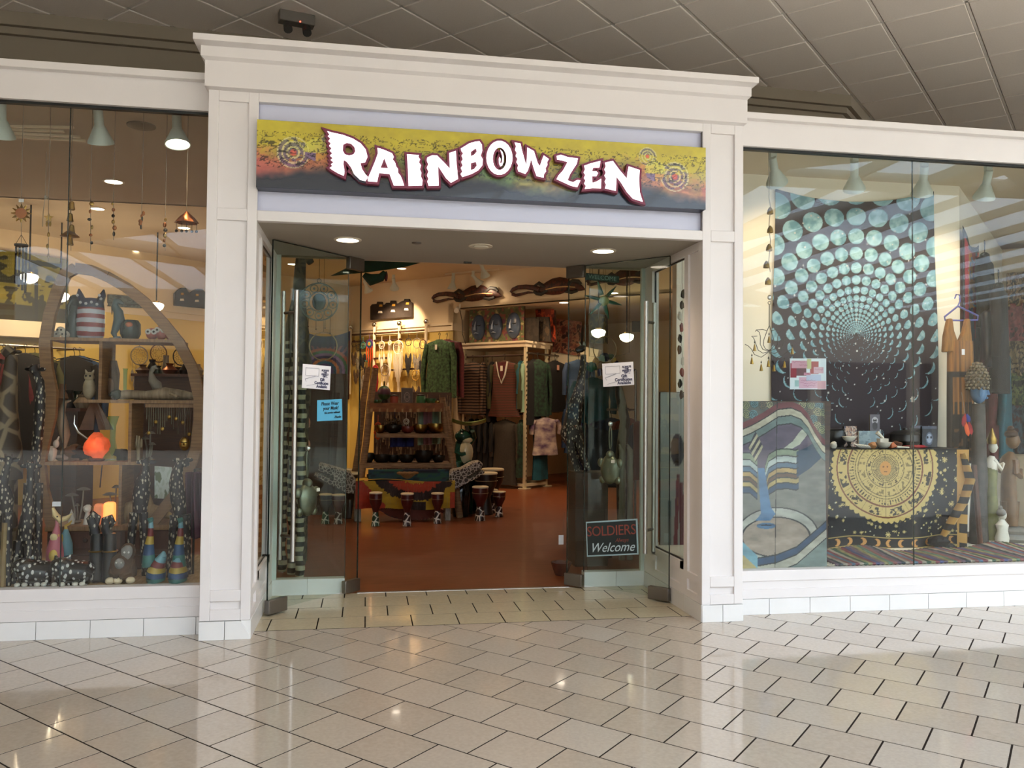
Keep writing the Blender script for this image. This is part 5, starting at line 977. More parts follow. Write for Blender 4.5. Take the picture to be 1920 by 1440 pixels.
# lily panel and shell garland seen through the side light
def lily(U, W): 
    c = mixc(hexa('#7f8078'), hexa('#989a90'), W); put(c, np.hypot((U-.55)*1.0, (W-.68)*2.4) < .22, '#26242a'); put(c, (np.abs(U-.52-.25*(W-.3)) < .06) & (W < .55), '#5a2228'); put(c, (np.abs(U-.75+.2*W) < .08) & (W < .5), '#5a2228'); put(c, (np.abs(U-.3) < .05) & (W < .4), '#3d4a44'); return c
panel([P(1238, 735, 1.36), P(1296, 735, 1.36), P(1296, 1075, 1.30), P(1238, 1075, 1.30)], 'painting', lily, 'tall grey panel with a dark flower seen through the right side glass', 40, 90, .03, 'wood_dark')
t = thing('shell_garland', 'string of dark shells and fish hanging by the right side glass', 'garland', P(1279, 530, 1.0)); tp = [P(1279+2*math.sin(k), 530+k*21, 1.0) for k in range(11)]; build(B().tube([V((tp[0].x, tp[0].y, 3.46))]+tp, .002, 5), 'cord', MATS['twine'], t)
for k, p in enumerate(tp[1:]): build(B().ell(p+V((-.01*(k % 3), 0, 0)), (.018, .012, .035), 9, 6, bump=.4, seed=k), 'shell', MATS[('iron_bowl', 'feather_brown', 'stone_white', 'red_pot')[k % 4]], t)
# big kite hanging inside above the doorway
t = thing('parrot_kite', 'dark green winged parrot kite hanging from the shop ceiling above the entrance', 'kite', P(712, 505, 4.5)); kq = lambda x, y, d=0: P(x, y, 4.5+d)
build(B().prism([kq(620, 517), kq(655, 500), kq(690, 486), kq(740, 484), kq(796, 490), kq(760, 500), kq(720, 506), kq(690, 510)], (0, .03, .0)), 'wing', MATS['kite_green'], t)
build(B().tube([kq(682, 515), kq(695, 525), kq(715, 520), kq(722, 510)], [.03, .07, .05, .03], 10), 'body', MATS['kite_green'], t); build(B().ell(kq(724, 518), (.02, .025, .06), 10, 8), 'tail', MATS['maroon_cloth'], t)
build(B().tube([kq(712, 490), V((kq(712, 490).x, 4.5, 3.8))], .002, 5), 'cord', MATS['iron'], t)
# ceiling lamps and track lamps inside
recessed(PZ(753, 503, 3.8), 'lit recessed lamp in the shop ceiling above the ladder shelf', 'shop ceiling lamps', 120)
recessed(PZ(548, 495, 3.8), 'lit recessed lamp in the shop ceiling behind the left glass door', 'shop ceiling lamps', 120)
recessed(PZ(1057, 567, 3.2), 'lit recessed lamp in the lower alcove ceiling', 'shop ceiling lamps', 70)
recessed(PZ(1150, 549, 3.2), 'lit recessed lamp in the alcove ceiling behind the right door', 'shop ceiling lamps', 40)
for k, (x, y, ax_, ay_, on, pw, lb) in enumerate(((684, 520, 740, 660, True, 130, 'bell track lamp beside the parrot kite'), (738, 515, 750, 640, True, 130, 'bell track lamp aimed at the dreamcatchers, above the arched plaque'), (850, 512, 800, 640, False, 0, 'unlit bell track lamp left of the pair above the first lizard'), (887, 508, 930, 560, True, 9, 'bell track lamp right of the pair above the first lizard'))):
    p = PZ(x, y, 3.78); aim = W1(ax_, ay_, 0) if on else p+V((-.1, 0, -1)); tracklamp(p, aim, lb, 'track lamps in the shop ceiling', pw, on=on, s=1.0)
a, b = PZ(835, 514, 3.79), PZ(935, 504, 3.79); solo(B().bar(a, b, .035, .03), 'light_track', MATS['fixture_warm'], 'short pale track carrying the pair of lamps above the first lizard', 'track')
tracklamp(u0+V((-.9, -.9, 3.78)), u0+V((0, 0, 1.7)), 'added bell track lamp filling light onto the white clothes unit', 'track lamps in the shop ceiling', 75, '#ffd2a0', 1.0)  # unseen fill spot added for the clothes unit, housed as a track lamp
for p, lb in (((-2.2, 10.2, 3.8), 'added recessed fill lamp deep in the shop before the yellow corner'), ((-3.6, 8.6, 3.8), 'added recessed fill lamp deep in the shop before the savanna painting'), ((2.0, 6.6, 3.8), 'added recessed fill lamp hidden above the wood floor of the shop'), ((0.4, 5.2, 3.8), 'added recessed fill lamp hidden above the crocodile bench')): recessed(p, lb, 'shop ceiling lamps', 110)  # unseen lamps added to brighten the shop interior
# ================================================================== RIGHT SHOP WINDOW
mat('purple_plastic', '#5a5aa0', .35); mat('dress_cloth', pattern='col', rough=.85); mat('ivory', '#d6d0c2', .5); mat('bronze_wood', '#7a5a3c', .45, var=.3, scale=12); mat('totem', '#4c4540', .6, var=.5, scale=16, bump=.4); mat('buddha_blue', '#4e77a0', .45, var=.15, scale=12)
mat('curl', '#8d8168', .6, col2='#3b3128', scale=60); mat('pale_green', '#9fb8ae'); mat('moss', '#7f7d4c', .6, var=.3, scale=18); mat('grey_stone', '#8c8782', .7, var=.2, scale=14, bump=.3); mat('leather', '#1b1b1d', .3)
TYY = 1.425
# moon tapestry
bl_, br2, tl = P(1450, 850, TYY), P(1757, 850, TYY), P(1450, 356, TYY); Wt, Ht = br2.x-bl_.x, P(1600, 356, TYY).z-P(1600, 850, TYY).z
cen = P(1606, 627, TYY); cu_, cw_ = cen.x-bl_.x, cen.z-P(1600, 850, TYY).z; sc_ = F_PX/(TYY+DIST)*1.02
rs = np.random.RandomState(2); stars = [(rs.rand()*Wt, rs.rand()*Ht) for _ in range(150)]
def moons(U, W):
    x = (U*Wt-cu_)*235; y = (W*Ht-cw_)*235; r = np.hypot(x, y)+1e-6; th_ = np.arctan2(x, y)
    c = np.tile(hexa('#2b2129'), (len(U), 1)); ns = 32; k = np.round(th_/(2*pi/ns)); tc = k*2*pi/ns
    ring = np.round(np.log(212/r)/np.log(1/.815)); 
    for dk in (0, 1, -1):
        rr = 212*.815**(ring+dk); cx, cy2 = rr*np.sin(tc), rr*np.cos(tc); d = rr*.087
        at = np.abs(tc); sg_ = np.where(tc < 0, -1, 1); ex = .83*sg_; ey = -.56+0*tc
        px, py = (x-cx)/d, (y-cy2)/d; s = px*ex+py*ey; q = -px*ey+py*ex; m = (s*s+q*q < 1)
        ph = np.clip((at-.6)/(2.3-.6), 0, 1)*.84; t_ = -np.cos(ph*pi); m &= s > t_*np.sqrt(np.maximum(0, 1-q*q))
        m &= (at < 3.1) & (rr > 3); mot = fbm(px*1.6+k*3, py*1.6, 2)
        col = mixc(hexa('#93bac6'), hexa('#5f8d9c'), np.clip((mot-.35)*3, 0, 1)); c[m] = col[m]
    for sx_, sy_ in stars: c[(np.abs(U*Wt-sx_) < .006) & (np.abs(W*Ht-sy_) < .006)] = .75
    c[r < 3] = hexa('#1a1418'); return c
o = thing('moon_tapestry', 'dark wall tapestry of pale blue moon phases swirling to one point', 'tapestry', (cen.x, TYY, cen.z))
paint('cloth', V((bl_.x, TYY, P(1600, 850, TYY).z)), V((Wt, 0, 0)), V((0, 0, Ht)), 300, 430, moons, MATS['print'], o, lambda U, W: (.004*np.sin(U*22)*(1-.5*W), -.045*(1-(2*U-1)**2)*W**6+.012*(2*U-1)*W, .012*np.sin(W*5)*(2*U-1)), thick=.003)
# bell strand and wire lotus
WY = .30
t = thing('bell_strand', 'cord of five small brass bells hanging beside the moon tapestry', 'bells', P(1443, 350, WY)); build(B().tube([V((P(1441, 285, WY).x, WY, 3.45)), P(1441, 285, WY)]+[P(1443+2*math.sin(y*.1), y, WY) for y in range(350, 530, 20)], .0028, 5), 'cord', MATS['twine'], t)
for x, y in ((1444, 396), (1444, 431), (1442, 465), (1437, 497), (1440, 528)): p = P(x, y, WY); build(B().lathe([(.004, .03), (.012, .022), (.02, .005), (.023, -.02), (.019, -.022), (.003, .01)], p, 12), 'bell', MATS['brass'], t)
t = thing('lotus_chime', 'wire lotus wind chime with little brass bells hanging on the right window', 'wind chime', P(1442, 558, .25)); LYy = .26; lq = lambda x, y: P(1380+x/6.545, 540+y/6.545, LYy)
build(B().ell(lq(410, 115), (.016, .012, .018), 10, 6), 'suction_hook', MATS['chrome'], t); build(B().ring(lq(410, 183), .011, .002), 'ring', MATS['iron'], t)
build(B().tube([lq(408, 205), lq(406, 460)], .003, 5), 'chain', MATS['iron'], t)
dr = [(408, 460), (375, 540), (340, 640), (335, 700), (360, 745), (403, 765), (440, 745), (468, 700), (465, 640), (435, 540), (408, 460)]; wires = [dr, [(400, 770), (330, 755), (297, 690), (300, 600), (285, 540), (247, 515), (240, 535)], [(400, 770), (470, 755), (510, 690), (512, 600), (525, 540), (555, 520)], [(400, 780), (330, 800), (270, 760), (235, 660), (215, 610), (190, 595), (260, 590)], [(400, 780), (470, 805), (545, 770), (575, 700), (600, 620), (640, 610)], [(395, 790), (310, 850), (225, 815), (190, 750), (150, 710), (110, 690)], [(400, 790), (490, 858), (580, 820), (640, 770), (680, 755)], [(247, 515), (330, 508), (375, 525)], [(435, 525), (480, 512), (555, 520)]]
for w in wires: build(B().tube([lq(x, y) for x, y in w], .0026, 5), 'petal_wire', MATS['iron'], t)
for x, y in ((195, 900), (310, 985), (398, 935), (465, 990), (595, 945), (405, 640), (228, 740), (690, 780)): p = lq(x, y); o = build(B().lathe([(.003, .028), (.006, .02), (.013, -.018), (.011, -.019), (.002, .01)], p, 10), 'bell', MATS['brass'], t); build(B().tube([p+V((0, 0, .025)), lq(x, y-95)], .0018, 4).ell(lq(x, y-75), .006, 6, 5), 'bead_cord', MATS['iron'], o)
# collage poster on the glass
q = quad([(1481, 672), (1549, 672), (1549, 730), (1481, 730)], lambda x, y: P(x, y, .24)); o, n = sheetq(q, 'collage_poster', MATS['paper'], 'pink and white collage poster taped inside the right window', 'poster', .002)
def collage(U, W):
    c = np.tile(hexa('#d9e4ea'), (len(U), 1))
    for x0, x1, y0, y1, cc in ((0, .17, .38, .85, '#8c2f3c'), (.17, .45, .44, .68, '#6d4a50'), (.05, .5, .68, .93, '#c79aa8'), (.55, .78, .5, .9, '#9c4a4e'), (.66, .92, .52, .72, '#caa7b4'), (.25, .75, .03, .40, '#d0a9bd'), (.76, 1, 0, .27, '#c79ca4'), (.45, .85, .27, .48, '#b7c3dc'), (.12, .25, .1, .3, '#9fc0c0'), (.46, .58, .66, .98, '#b9bb8a'), (.38, .56, .45, .55, '#c58fa2')): put(c, (U > x0) & (U < x1) & (W > y0) & (W < y1), cc)
    return c
paint('print', q[3]+n*.002, q[2]-q[3], q[0]-q[3], 60, 50, collage, MATS['print'], o)
bb = B(); random.seed(9)
for (x0, x1, y) in ((.30, .70, .72), (.28, .74, .80), (.34, .70, .88), (.08, .40, .12), (.25, .48, .22), (.68, .90, .36), (.40, .55, .50)): bb.tube([along(q, x0+(x1-x0)*k/14, y+random.uniform(-.03, .03), n, .004) for k in range(15)], .0009, 4)
build(bb, 'handwriting', mat('pink_ink', '#a5567a', .8), o)
# painted face panel leaning against the glass
def buddha(U, W):
    x = 50+U*580; y = 1350-W*1095; c = np.tile(hexa('#77766f'), (len(U), 1)); gr_ = fbm(U*7, W*30, 3)
    I = lambda xs, ys_: np.interp(x, xs, ys_)
    arch = I([50, 120, 200, 300, 390, 460, 510, 560, 610, 640], [400, 370, 325, 262, 250, 275, 330, 420, 490, 510]); d = y-arch
    put(c, d < 0, '#595a55')
    for k, (sx_, sy_) in enumerate(((70, 285), (130, 270), (190, 280), (245, 275), (75, 345), (125, 345), (290, 262), (470, 270), (530, 275), (590, 275), (520, 325), (580, 320), (620, 330), (550, 370), (605, 375), (575, 415), (610, 440))):
        r = np.hypot(x-sx_, y-sy_); m = r < 30; put(c, m & (np.sin(r*.55+np.arctan2(y-sy_, x-sx_)) > 0), ('#8a8a62', '#5f8088', '#6b5a4a', '#a39c78')[k % 4]); put(c, m & (np.sin(r*.55+np.arctan2(y-sy_, x-sx_)) <= 0), '#3c4545')
    put(c, (d > 0) & (d < 45), '#6a3a3e'); put(c, (d >= 45) & (d < 95), '#b5ad98'); put(c, (d >= 95) & (d < 150), '#6b7a78'); head = d >= 150; put(c, head, '#5c5160'); put(c, (np.abs(d-45) < 4) | (np.abs(d-95) < 4) | (np.abs(d-150) < 4), '#2c2a2c')
    cheek = head & (y > I([50, 200, 300, 430, 630], [640, 720, 720, 700, 560])); put(c, cheek, '#77756e')
    b0 = I([50, 100, 160, 200, 230, 290, 360, 420, 500, 630], [600, 600, 650, 700, 610, 575, 570, 580, 540, 470]); e = y-b0
    for lo, hi, cc in ((0, 45, '#7f8a74'), (45, 90, '#a9b2ae'), (90, 125, '#4e6478'), (125, 160, '#a68a58'), (160, 190, '#5a4232'), (190, 225, '#a6925f'), (225, 265, '#33465c')): put(c, head & (e > lo) & (e < hi) & (x < 440) & ((x < 150) | (x > 205)), cc)
    put(c, head & (x > 330) & (x < 500) & (y > I([330, 400, 450, 500], [572, 520, 455, 410])) & (y < I([330, 400, 450, 500], [574, 568, 540, 480])), '#aeb0a0'); put(c, head & (x > 425) & (y > I([425, 500, 630], [590, 560, 470])) & (y < I([425, 520, 630], [760, 700, 605])), '#2f4256')
    for yy_ in (0, 45, 90, 125, 160, 190, 225, 265): put(c, head & (np.abs(e-yy_) < 4) & (x < 440) & ((x < 150) | (x > 205)), '#28292c')
    chin = np.hypot((x-280)/235, (y-1150)/128); ring = np.hypot((x-290)/285, (y-1145)/185); put(c, (ring < 1) & (chin > 1), '#a5a49a'); put(c, chin < 1, '#98897c'); put(c, (np.abs(chin-1) < .03) | (np.abs(ring-1) < .02), '#2a2a2c')
    nose = (y > 700) & (y < 1045) & (x > I_y(y, [700, 1000, 1045], [155, 175, 135])) & (x < I_y(y, [700, 960, 1000, 1045], [200, 245, 275, 240])); put(c, nose, '#58789a')
    put(c, (np.hypot((x-212)/66, (y-1078)/20) < 1), '#516e8c'); put(c, (np.hypot((x-212)/66, (y-1072)/4) < 1), '#2a2c34')
    lo = y-I([50, 150, 280, 420, 540, 640], [1180, 1285, 1265, 1215, 1120, 1040]); put(c, (lo > 0) & (lo < 50), '#2f4560'); put(c, (lo >= 50) & (lo < 110), '#a9a596'); put(c, lo >= 110, '#6f7c78'); put(c, (np.abs(lo) < 4) | (np.abs(lo-50) < 4) | (np.abs(lo-110) < 4), '#26282c')
    put(c, (x < 150) & (y > 1180+(x-50)*.9) & (y < 1260+(x-50)*.9), '#6f97a4'); put(c, (x < 150) & (y > 1260+(x-50)*.9), '#a39468')
    t3 = np.abs(x-140)+.5*np.abs(y-560); put(c, (t3 < 52) & (np.sin((x+y*.6)*.16) > 0), '#a89f84'); put(c, (t3 < 52) & (np.sin((x+y*.6)*.16) <= 0), '#38343c')
    put(c, np.abs(x-(292-(y-255)*.02)) < 2.5, '#2a2726'); return c*(.80+.35*gr_)[:, None]
def I_y(y, ys_, xs): return np.interp(y, ys_, xs)
q = [P(1392, 752, .42), P(1558, 752, .42), P(1550, 1064, .27), P(1392, 1066, .27)]
panel(q, 'painted_panel', buddha, 'large carved and painted serene face panel leaning at the left of the right window', 170, 300, .035, 'wood_dark')
# altar with zodiac cloth
AY = .93; A0, A1 = P(1552, 1030, AY), P(1812, 1030, AY); AZ = P(1660, 842, AY).z
t = thing('altar_table', 'low dark table under the zodiac cloth in the right window', 'table', ((A0.x+A1.x)/2, 1.15, PLZ)); build(B().box((A0.x+.03, AY+.03, AZ-.035), (A1.x-.03, 1.38, AZ-.006)), 'tabletop', MATS['wood_dark'], t)
for x in (A0.x+.06, A1.x-.06):
    for y in (AY+.07, 1.34): build(B().cbox((x, y, (PLZ+AZ-.03)/2), (.05, .05, AZ-PLZ-.03)), 'leg', MATS['wood_dark'], t)
rs = np.random.RandomState(8); sp = [(rs.uniform(1550, 1830), rs.uniform(845, 1005), rs.rand()) for _ in range(330)]
def zodiac(U, W):
    x = 1552+U*272; y = 1036-W*194; c = np.tile(hexa('#17171b'), (len(U), 1)); dx_, dy_ = x-1661, y-878; r = np.hypot(dx_, dy_); a = np.arctan2(dy_, dx_)
    for sx_, sy_, k in sp:
        e = np.hypot(x-sx_, y-sy_); aa = np.arctan2(y-sy_, x-sx_); R_ = 1.4 if k < .62 else (3.6 if k < .92 else 6.0)
        put(c, (e < R_*(1 if k < .62 else .22+.78*np.abs(np.cos(aa*4))**2)) & (r > 103), '#c9b377' if k > .3 else '#b7b09a')
    gold = '#c2a868'; disc = r < 99+4*np.abs(np.sin(a*27)); put(c, disc, gold)
    n = fbm(x*.22, y*.22, 4); cell = (np.abs(((a*12/(2*pi)) % 1)-.5) < .34)
    put(c, disc & (r > 75) & (r < 89) & cell & (n > .53), '#2c2418'); put(c, disc & (r > 40) & (r < 53) & cell & (n > .55), '#7d6a3e'); put(c, disc & (r > 60) & (r < 68) & (np.sin(a*72) > .25) & (n > .42), '#3a2f1c')
    put(c, disc & (r > 28) & (r < 34) & cell & (vnoise(x*.5, y*.5, 3) > .6), '#4a3c22')
    for rr, w in ((71.5, 1.1), (91.5, 1.3), (70, .5)): put(c, np.abs(r-rr) < w, '#6d3a24')
    for rr in (26, 36, 52, 57): put(c, np.abs(r-rr) < .6, '#3d3018')
    put(c, (r > 26) & (r < 92) & (np.abs((a*12/(2*pi)+.5) % 1-.5)*r < .9/ (12/(2*pi))*1.0), '#57452a')
    put(c, (r < 24) & (np.sin(a*48) > .1), '#2c2214'); put(c, np.hypot(dx_/11, dy_/13.5) < 1, '#c58a44'); put(c, (np.hypot(dx_/11, dy_/13.5) < 1) & (np.hypot(np.abs(dx_)-4, dy_+3) < 1.6), '#6a4320'); put(c, (np.abs(dx_) < 3) & (np.abs(dy_-6) < .8), '#6a4320')
    band_ = y > 1006; put(c, band_, '#17171b'); put(c, (np.abs(y-1007) < 1.1) | (np.abs(y-1027) < 2.2), '#a8915a'); 
    mx = (x-1556) % 25; put(c, band_ & (np.hypot(mx-12, (y-1017)) < 7) & (np.hypot(mx-12-5*np.sign(x-1661), y-1017) > 5.5), '#c08a50')
    ed = x-(1800+(y-841)*.02); put(c, ed > 0, '#b78a48'); put(c, (ed > 4) & (((y-841) % 36) < 18) & (y > 930), '#1a191c'); return c
o = thing('zodiac_cloth', 'black and gold zodiac cloth with a sun face hanging over the altar table', 'cloth', ((A0.x+A1.x)/2, AY, AZ))
zb0 = P(1660, 1036, AY).z
paint('cloth', V((A0.x, AY, zb0)), V((A1.x-A0.x+.03, 0, 0)), V((0, 0, AZ-zb0)), 300, 220, zodiac, MATS['print'], o, lambda U, W: (.012*np.sin(U*20+1)*(1-W)+.05*np.clip(U-.86, 0, 1)*(1-W)*8, .02*(1-W)*np.sin(U*9), -.10*(1-W)*np.clip(U-.8, 0, 1)*5*.6))
build(B().box((A0.x, AY-.002, AZ-.004), (A1.x+.03, 1.40, AZ+.001)), 'cloth_top', mat('cloth_dark', '#17171b', .85), o)
build(B().ell(P(1762, 1014, AY-.05), (.10, .05, .045), 12, 8, bump=.5).ell(P(1775, 1028, AY-.05), (.09, .04, .035), 12, 8, bump=.5, seed=3), 'knot', MATS['cloth_dark'], o)
build(B().tube([P(1805, 850, AY-.02), P(1818, 900, AY-.04), P(1806, 940, AY-.05), P(1780, 985, AY-.06), P(1764, 1012, AY-.06)], [.03, .06, .055, .05, .03], 10, .45), 'fold', mat('cloth_gold', '#b08a4c', .8, col2='#1b1a1c', scale=3, pattern='bands', stretch=(1, 1, 1)), o)
def alt(x, y, yy=1.08): p = P(x, y, yy); return V((p.x, yy, AZ+.003))
GA = 'objects on the altar table'
p = alt(1566, 835, 1.25); solo(B().lathe([(.05, 0), (.085, .03), (.095, .09), (.075, .14), (.085, .15), (.07, .15), (.005, .05)], p, 18), 'cauldron', MATS['leather'], 'black cauldron at the left end of the altar', 'cauldron', GA)
solo(B().ell(alt(1563, 836, 1.02)+V((0, 0, .025)), (.03, .025, .03), 12, 8, bump=.3), 'white_stone', MATS['stone_white'], 'white round stone at the left front corner of the altar', 'stone', GA)
def pic(x0, x1, y0, y1, yy, f, lab, name='framed_picture', frame='black', lean=.03): return panel([P(x0, y0, yy+lean), P(x1, y0, yy+lean), V((P(x1, y1, yy).x, yy, AZ+.004)), V((P(x0, y1, yy).x, yy, AZ+.004))], name, f, lab, 30, 36, .015, frame)
pic(1582, 1606, 799, 838, 1.22, blotch('#a98a78', '#4a4450', '#c2b2a4', '#7a5648', s=5, seed=2), 'small picture card standing behind the shell on the altar', 'picture_card')
p = alt(1592, 832, 1.10); t = thing('shell_dish', 'half shell on a little dark stand on the altar', 'shell', p, GA); build(B().lathe([(.02, .05), (.045, .065), (.062, .09), (.06, .093), (.03, .075), (.002, .07)], p, 18, sy=.7), 'shell', MATS['ivory'], t); build(B().lathe([(.03, 0), (.012, .02), (.02, .05)], p, 12), 'stand', MATS['black'], t)
pic(1610, 1652, 808, 837, 1.20, blotch('#7f929c', '#8fa2aa', '#74868f', s=3, seed=4), 'pale grey blue book standing on the altar', 'book', 'stone_white', .02)
def goth(U, W): d = np.hypot(U-.5, (W-.62)*1.5); c = np.tile(hexa('#55525c'), (len(U), 1)); put(c, d < .32, '#a9a6ae'); put(c, (d < .2) & (W > .55), '#2a262c'); put(c, np.hypot(U-.5, (W-.3)*1.2) < .28, '#26232a'); put(c, np.hypot(U-.5, (W-.72)*1.6) < .07, '#c9c2c4'); return c
panel([P(1631, 777, 1.30), P(1648, 777, 1.30), P(1649, 808, 1.27), P(1631, 808, 1.27)], 'picture_card', goth, 'grey gothic lady picture card rising behind the blue book', 24, 36, .012, 'grey_stone')
p = alt(1615, 838, 1.0); t = thing('feather_fan', 'white feather fan lying at the front of the altar', 'fan', p, GA)
for k in range(5): build(B().ell(p+V((-.03+.026*k, .0, .018-.002*k)), (.055, .016, .010), 8, 6, ax=(V((math.cos(.5-.12*k), .2, -.35)).normalized(), V((0, 1, 0)), ez)), 'feather', MATS['ivory'], t)
p = alt(1636, 838, 1.0); solo(B().ell(p+V((0, 0, .025)), (.036, .03, .027), 12, 8, bump=.4), 'amber_stone', mat('amber', '#a8754a', .35), 'rounded amber brown stone on the altar', 'stone', GA)
p = alt(1656, 838, 1.02); t = thing('mortar', 'white mortar with its pestle on the altar', 'mortar', p, GA); build(B().lathe([(.03, 0), (.055, .02), (.07, .05), (.062, .05), (.04, .025), (.002, .02)], p, 18), 'bowl', MATS['ivory'], t); build(B().cbox(p+V((-.005, 0, .065)), (.075, .05, .03)), 'box', MATS['stone_white'], t); build(B().tube([p+V((.0, 0, .08)), p+V((-.05, .01, .13))], [.012, .017], 8), 'pestle', MATS['ivory'], t)
for x, r, m, lb in ((1672, .03, 'orange_stone', 'small orange stone before the mortar on the altar'), (1682, .034, 'brown_stone', 'brown lumpy stone behind the orange one on the altar')): mat('orange_stone', '#c2704c', .4); mat('brown_stone', '#5f3c2a', .6); p = alt(x, 838, .99 if m == 'orange_stone' else 1.1); solo(B().ell(p+V((0, 0, r*.8)), (r*1.2, r, r*.85), 12, 8, bump=.5, seed=x), 'stone', MATS[m], lb, 'stone', GA)
p = alt(1692, 840, .97); solo(B().tube([p+V((-.05, 0, .012)), p+V((.06, 0, .008))], [.01, .006], 8), 'smudge_stick', MATS['ivory'], 'thin white smudge stick at the altar edge', 'stick', GA)
p = alt(1697, 835, 1.25); t = thing('lidded_cauldron', 'wide black pot with a flat lid on the altar', 'pot', p, GA); build(B().lathe([(.09, 0), (.13, .05), (.12, .11)], p, 20), 'pot', MATS['leather'], t); build(B().lathe([(.13, .108), (.10, .13), (.02, .145), (.015, .16), (.002, .165)], p, 20), 'lid', MATS['leather'], t)
def skullpic(U, W): d = np.hypot((U-.5)*1.3, W-.42); c = np.tile(hexa('#23242c'), (len(U), 1)); put(c, d < .30, '#5b6478'); put(c, (d < .22), '#9aa3b8'); put(c, np.hypot(np.abs(U-.5)-.11, W-.46) < .06, '#20222a'); put(c, W > .88, '#4a4f60'); return c
pic(1709, 1728, 798, 838, 1.20, skullpic, 'dark framed ghost face picture, left one of the pair on the altar'); pic(1728, 1756, 799, 839, 1.12, skullpic, 'dark framed ghost face picture, right larger one of the pair on the altar')
p = alt(1717, 838, 1.05); solo(B().ell(p+V((0, 0, .012)), (.11, .04, .014), 14, 8, bump=.5), 'red_cloth', MATS['crimson'], 'crumpled red cloth under the ghost face pictures', 'cloth', GA)
p = alt(1708, 838, 1.0); solo(B().tube([p, p+V((0, 0, .16))], .006, 7).ell(p+V((0, 0, .165)), .010, 8, 6), 'wand', MATS['iron'], 'thin dark wand standing upright on the altar', 'wand', GA)
# striped rug
def rug(U, W): 
    k = np.floor(U*85+.6*np.sin(W*3+U*9)).astype(int); pal = np.array([hexa(h) for h in ('#6b5a6a', '#3d5a4a', '#8a5a5a', '#4a4f7a', '#a39a8c', '#5f7a6a', '#7a3f4a', '#33404a', '#8f8a62', '#55708a')]); return pal[(k*7+k//3) % 10]*(.8+.3*vnoise(U*200, W*12, 1))[:, None]
r0_, r1_ = PZ(1556, 1058, .30), V((6.2, .30, .30)); o = thing('striped_rug', 'multicoloured rag rug spread along the right window floor', 'rug', (4.4, .4, PLZ)); paint('rug', V((r0_.x, .245, PLZ+.016)), V((r1_.x-r0_.x, .02, 0)), V((0, .50, .0)), 340, 16, rug, MATS['print'], o, lambda U, W: .006*np.abs(np.sin(U*267))+.018*np.sin(U*13)*W+.012*np.sin(U*31+2)*W+.02*W, thick=.014)
fr = B()
for k in range(14): fr.tube([V((r0_.x, .26+.035*k, PLZ+.012)), V((r0_.x-.05, .255+.036*k, PLZ+.006))], [.005, .003], 5)
build(fr, 'fringe', MATS['pale_string'], o)['kind'] = 'stuff'
# dress on a purple hanger
DP = P(1794, 553, 1.22); t = thing('tie_dyed_dress', 'long orange and black tie dyed dress on a purple hanger', 'dress', DP)
hq = lambda x, y: P(x, y, 1.22)
build(B().tube([hq(1790, 560), hq(1793, 552), hq(1799, 553), hq(1800, 565), hq(1796, 574)], .006, 6).tube([hq(1796, 574), hq(1771, 594), hq(1772, 600), hq(1800, 601), hq(1833, 600), hq(1834, 592), hq(1796, 574)], .008, 6), 'hanger', MATS['purple_plastic'], t)
def dcol(U, W):
    n = vnoise(U*24, W*4, 2); c = mixc(hexa('#a06a2c'), hexa('#5a3a1c'), n); put(c, ((W > .70) & (W < .745)) | (W < .40), '#1f1914'); k = (W < .40) & (vnoise(U*9, W*26, 5) > .72); put(c, k, '#5a3f28'); put(c, (W < .5) & (W > .40) & (n > .5), '#2a2018'); put(c, (U < .12) & (W < .7), '#2a2018'); return c
dz = P(1796, 868, 1.22).z; a = P(1772, 868, 1.22).x; b = P(1824, 868, 1.22).x; zt_ = P(1796, 640, 1.22).z; n_ = 26
o = paint('gown', V((a, 1.20, dz)), V((b-a, 0, 0)), V((0, 0, zt_-dz)), 60, 110, dcol, MATS['print'], t, lambda U, W: (.05*np.sqrt(np.maximum(0, 1-(2*U-1)**2))+.012*np.sin(U*26)*(1-W), 0*U, -.04*(2*U-1)*W*W))
mat('dress_gold', '#9a6a30', .85, var=.45, scale=14, stretch=(3, 1, .5))
for pts in ([(1780, 597), (1787, 597), (1790, 620), (1799, 646), (1797, 660), (1771, 660), (1773, 630)], [(1814, 597), (1820, 598), (1823, 630), (1825, 660), (1796, 660), (1797, 646), (1808, 622)]): build(B().prism([P(x, y, 1.165) for x, y in pts], (0, .05, 0)), 'strap', MATS['dress_gold'], t, bevel=.01)
build(B().cbox(P(1806, 660, 1.12), (.028, .003, .05)), 'price_tag', MATS['paper'], t)
# banner and clothes on the angled wall
def W4(px, py, off=.03): return onplane(px, py, 1, -1, 3.81+off*1.414)
def banner(U, W):
    c = np.tile(hexa('#b03040'), (len(U), 1)); d = np.abs(U-.52-.05*np.sin(W*9)); put(c, (d < .16) & (W < .75), '#4d5f8e'); put(c, (d < .22) & (W > .45) & (W < .93) & (vnoise(U*9, W*14, 3) > .45), '#cf8a4a'); put(c, (vnoise(U*10, W*40, 6) > .78) & (d < .3), '#7d86a8'); put(c, (W > .94) | (U < .06), '#27242a'); return c
a, b, tl_ = W4(1807, 690), W4(1836, 690), W4(1806, 412); o = thing('red_banner', 'long red banner with a blue and orange figure on the angled wall', 'banner', (a+b)/2)
W_ = V((b.x-a.x, b.y-a.y, 0)); zt_ = W4(1807, 425).z; zb_ = W4(1807, 690).z; paint('cloth', V((a.x, a.y, zb_)), W_, V((0, 0, zt_-zb_)), 40, 130, banner, MATS['print'], o, lambda U, W: (.01*np.sin(U*9), -.07*(1-(2*U-1)**2)*W**6), thick=.004)
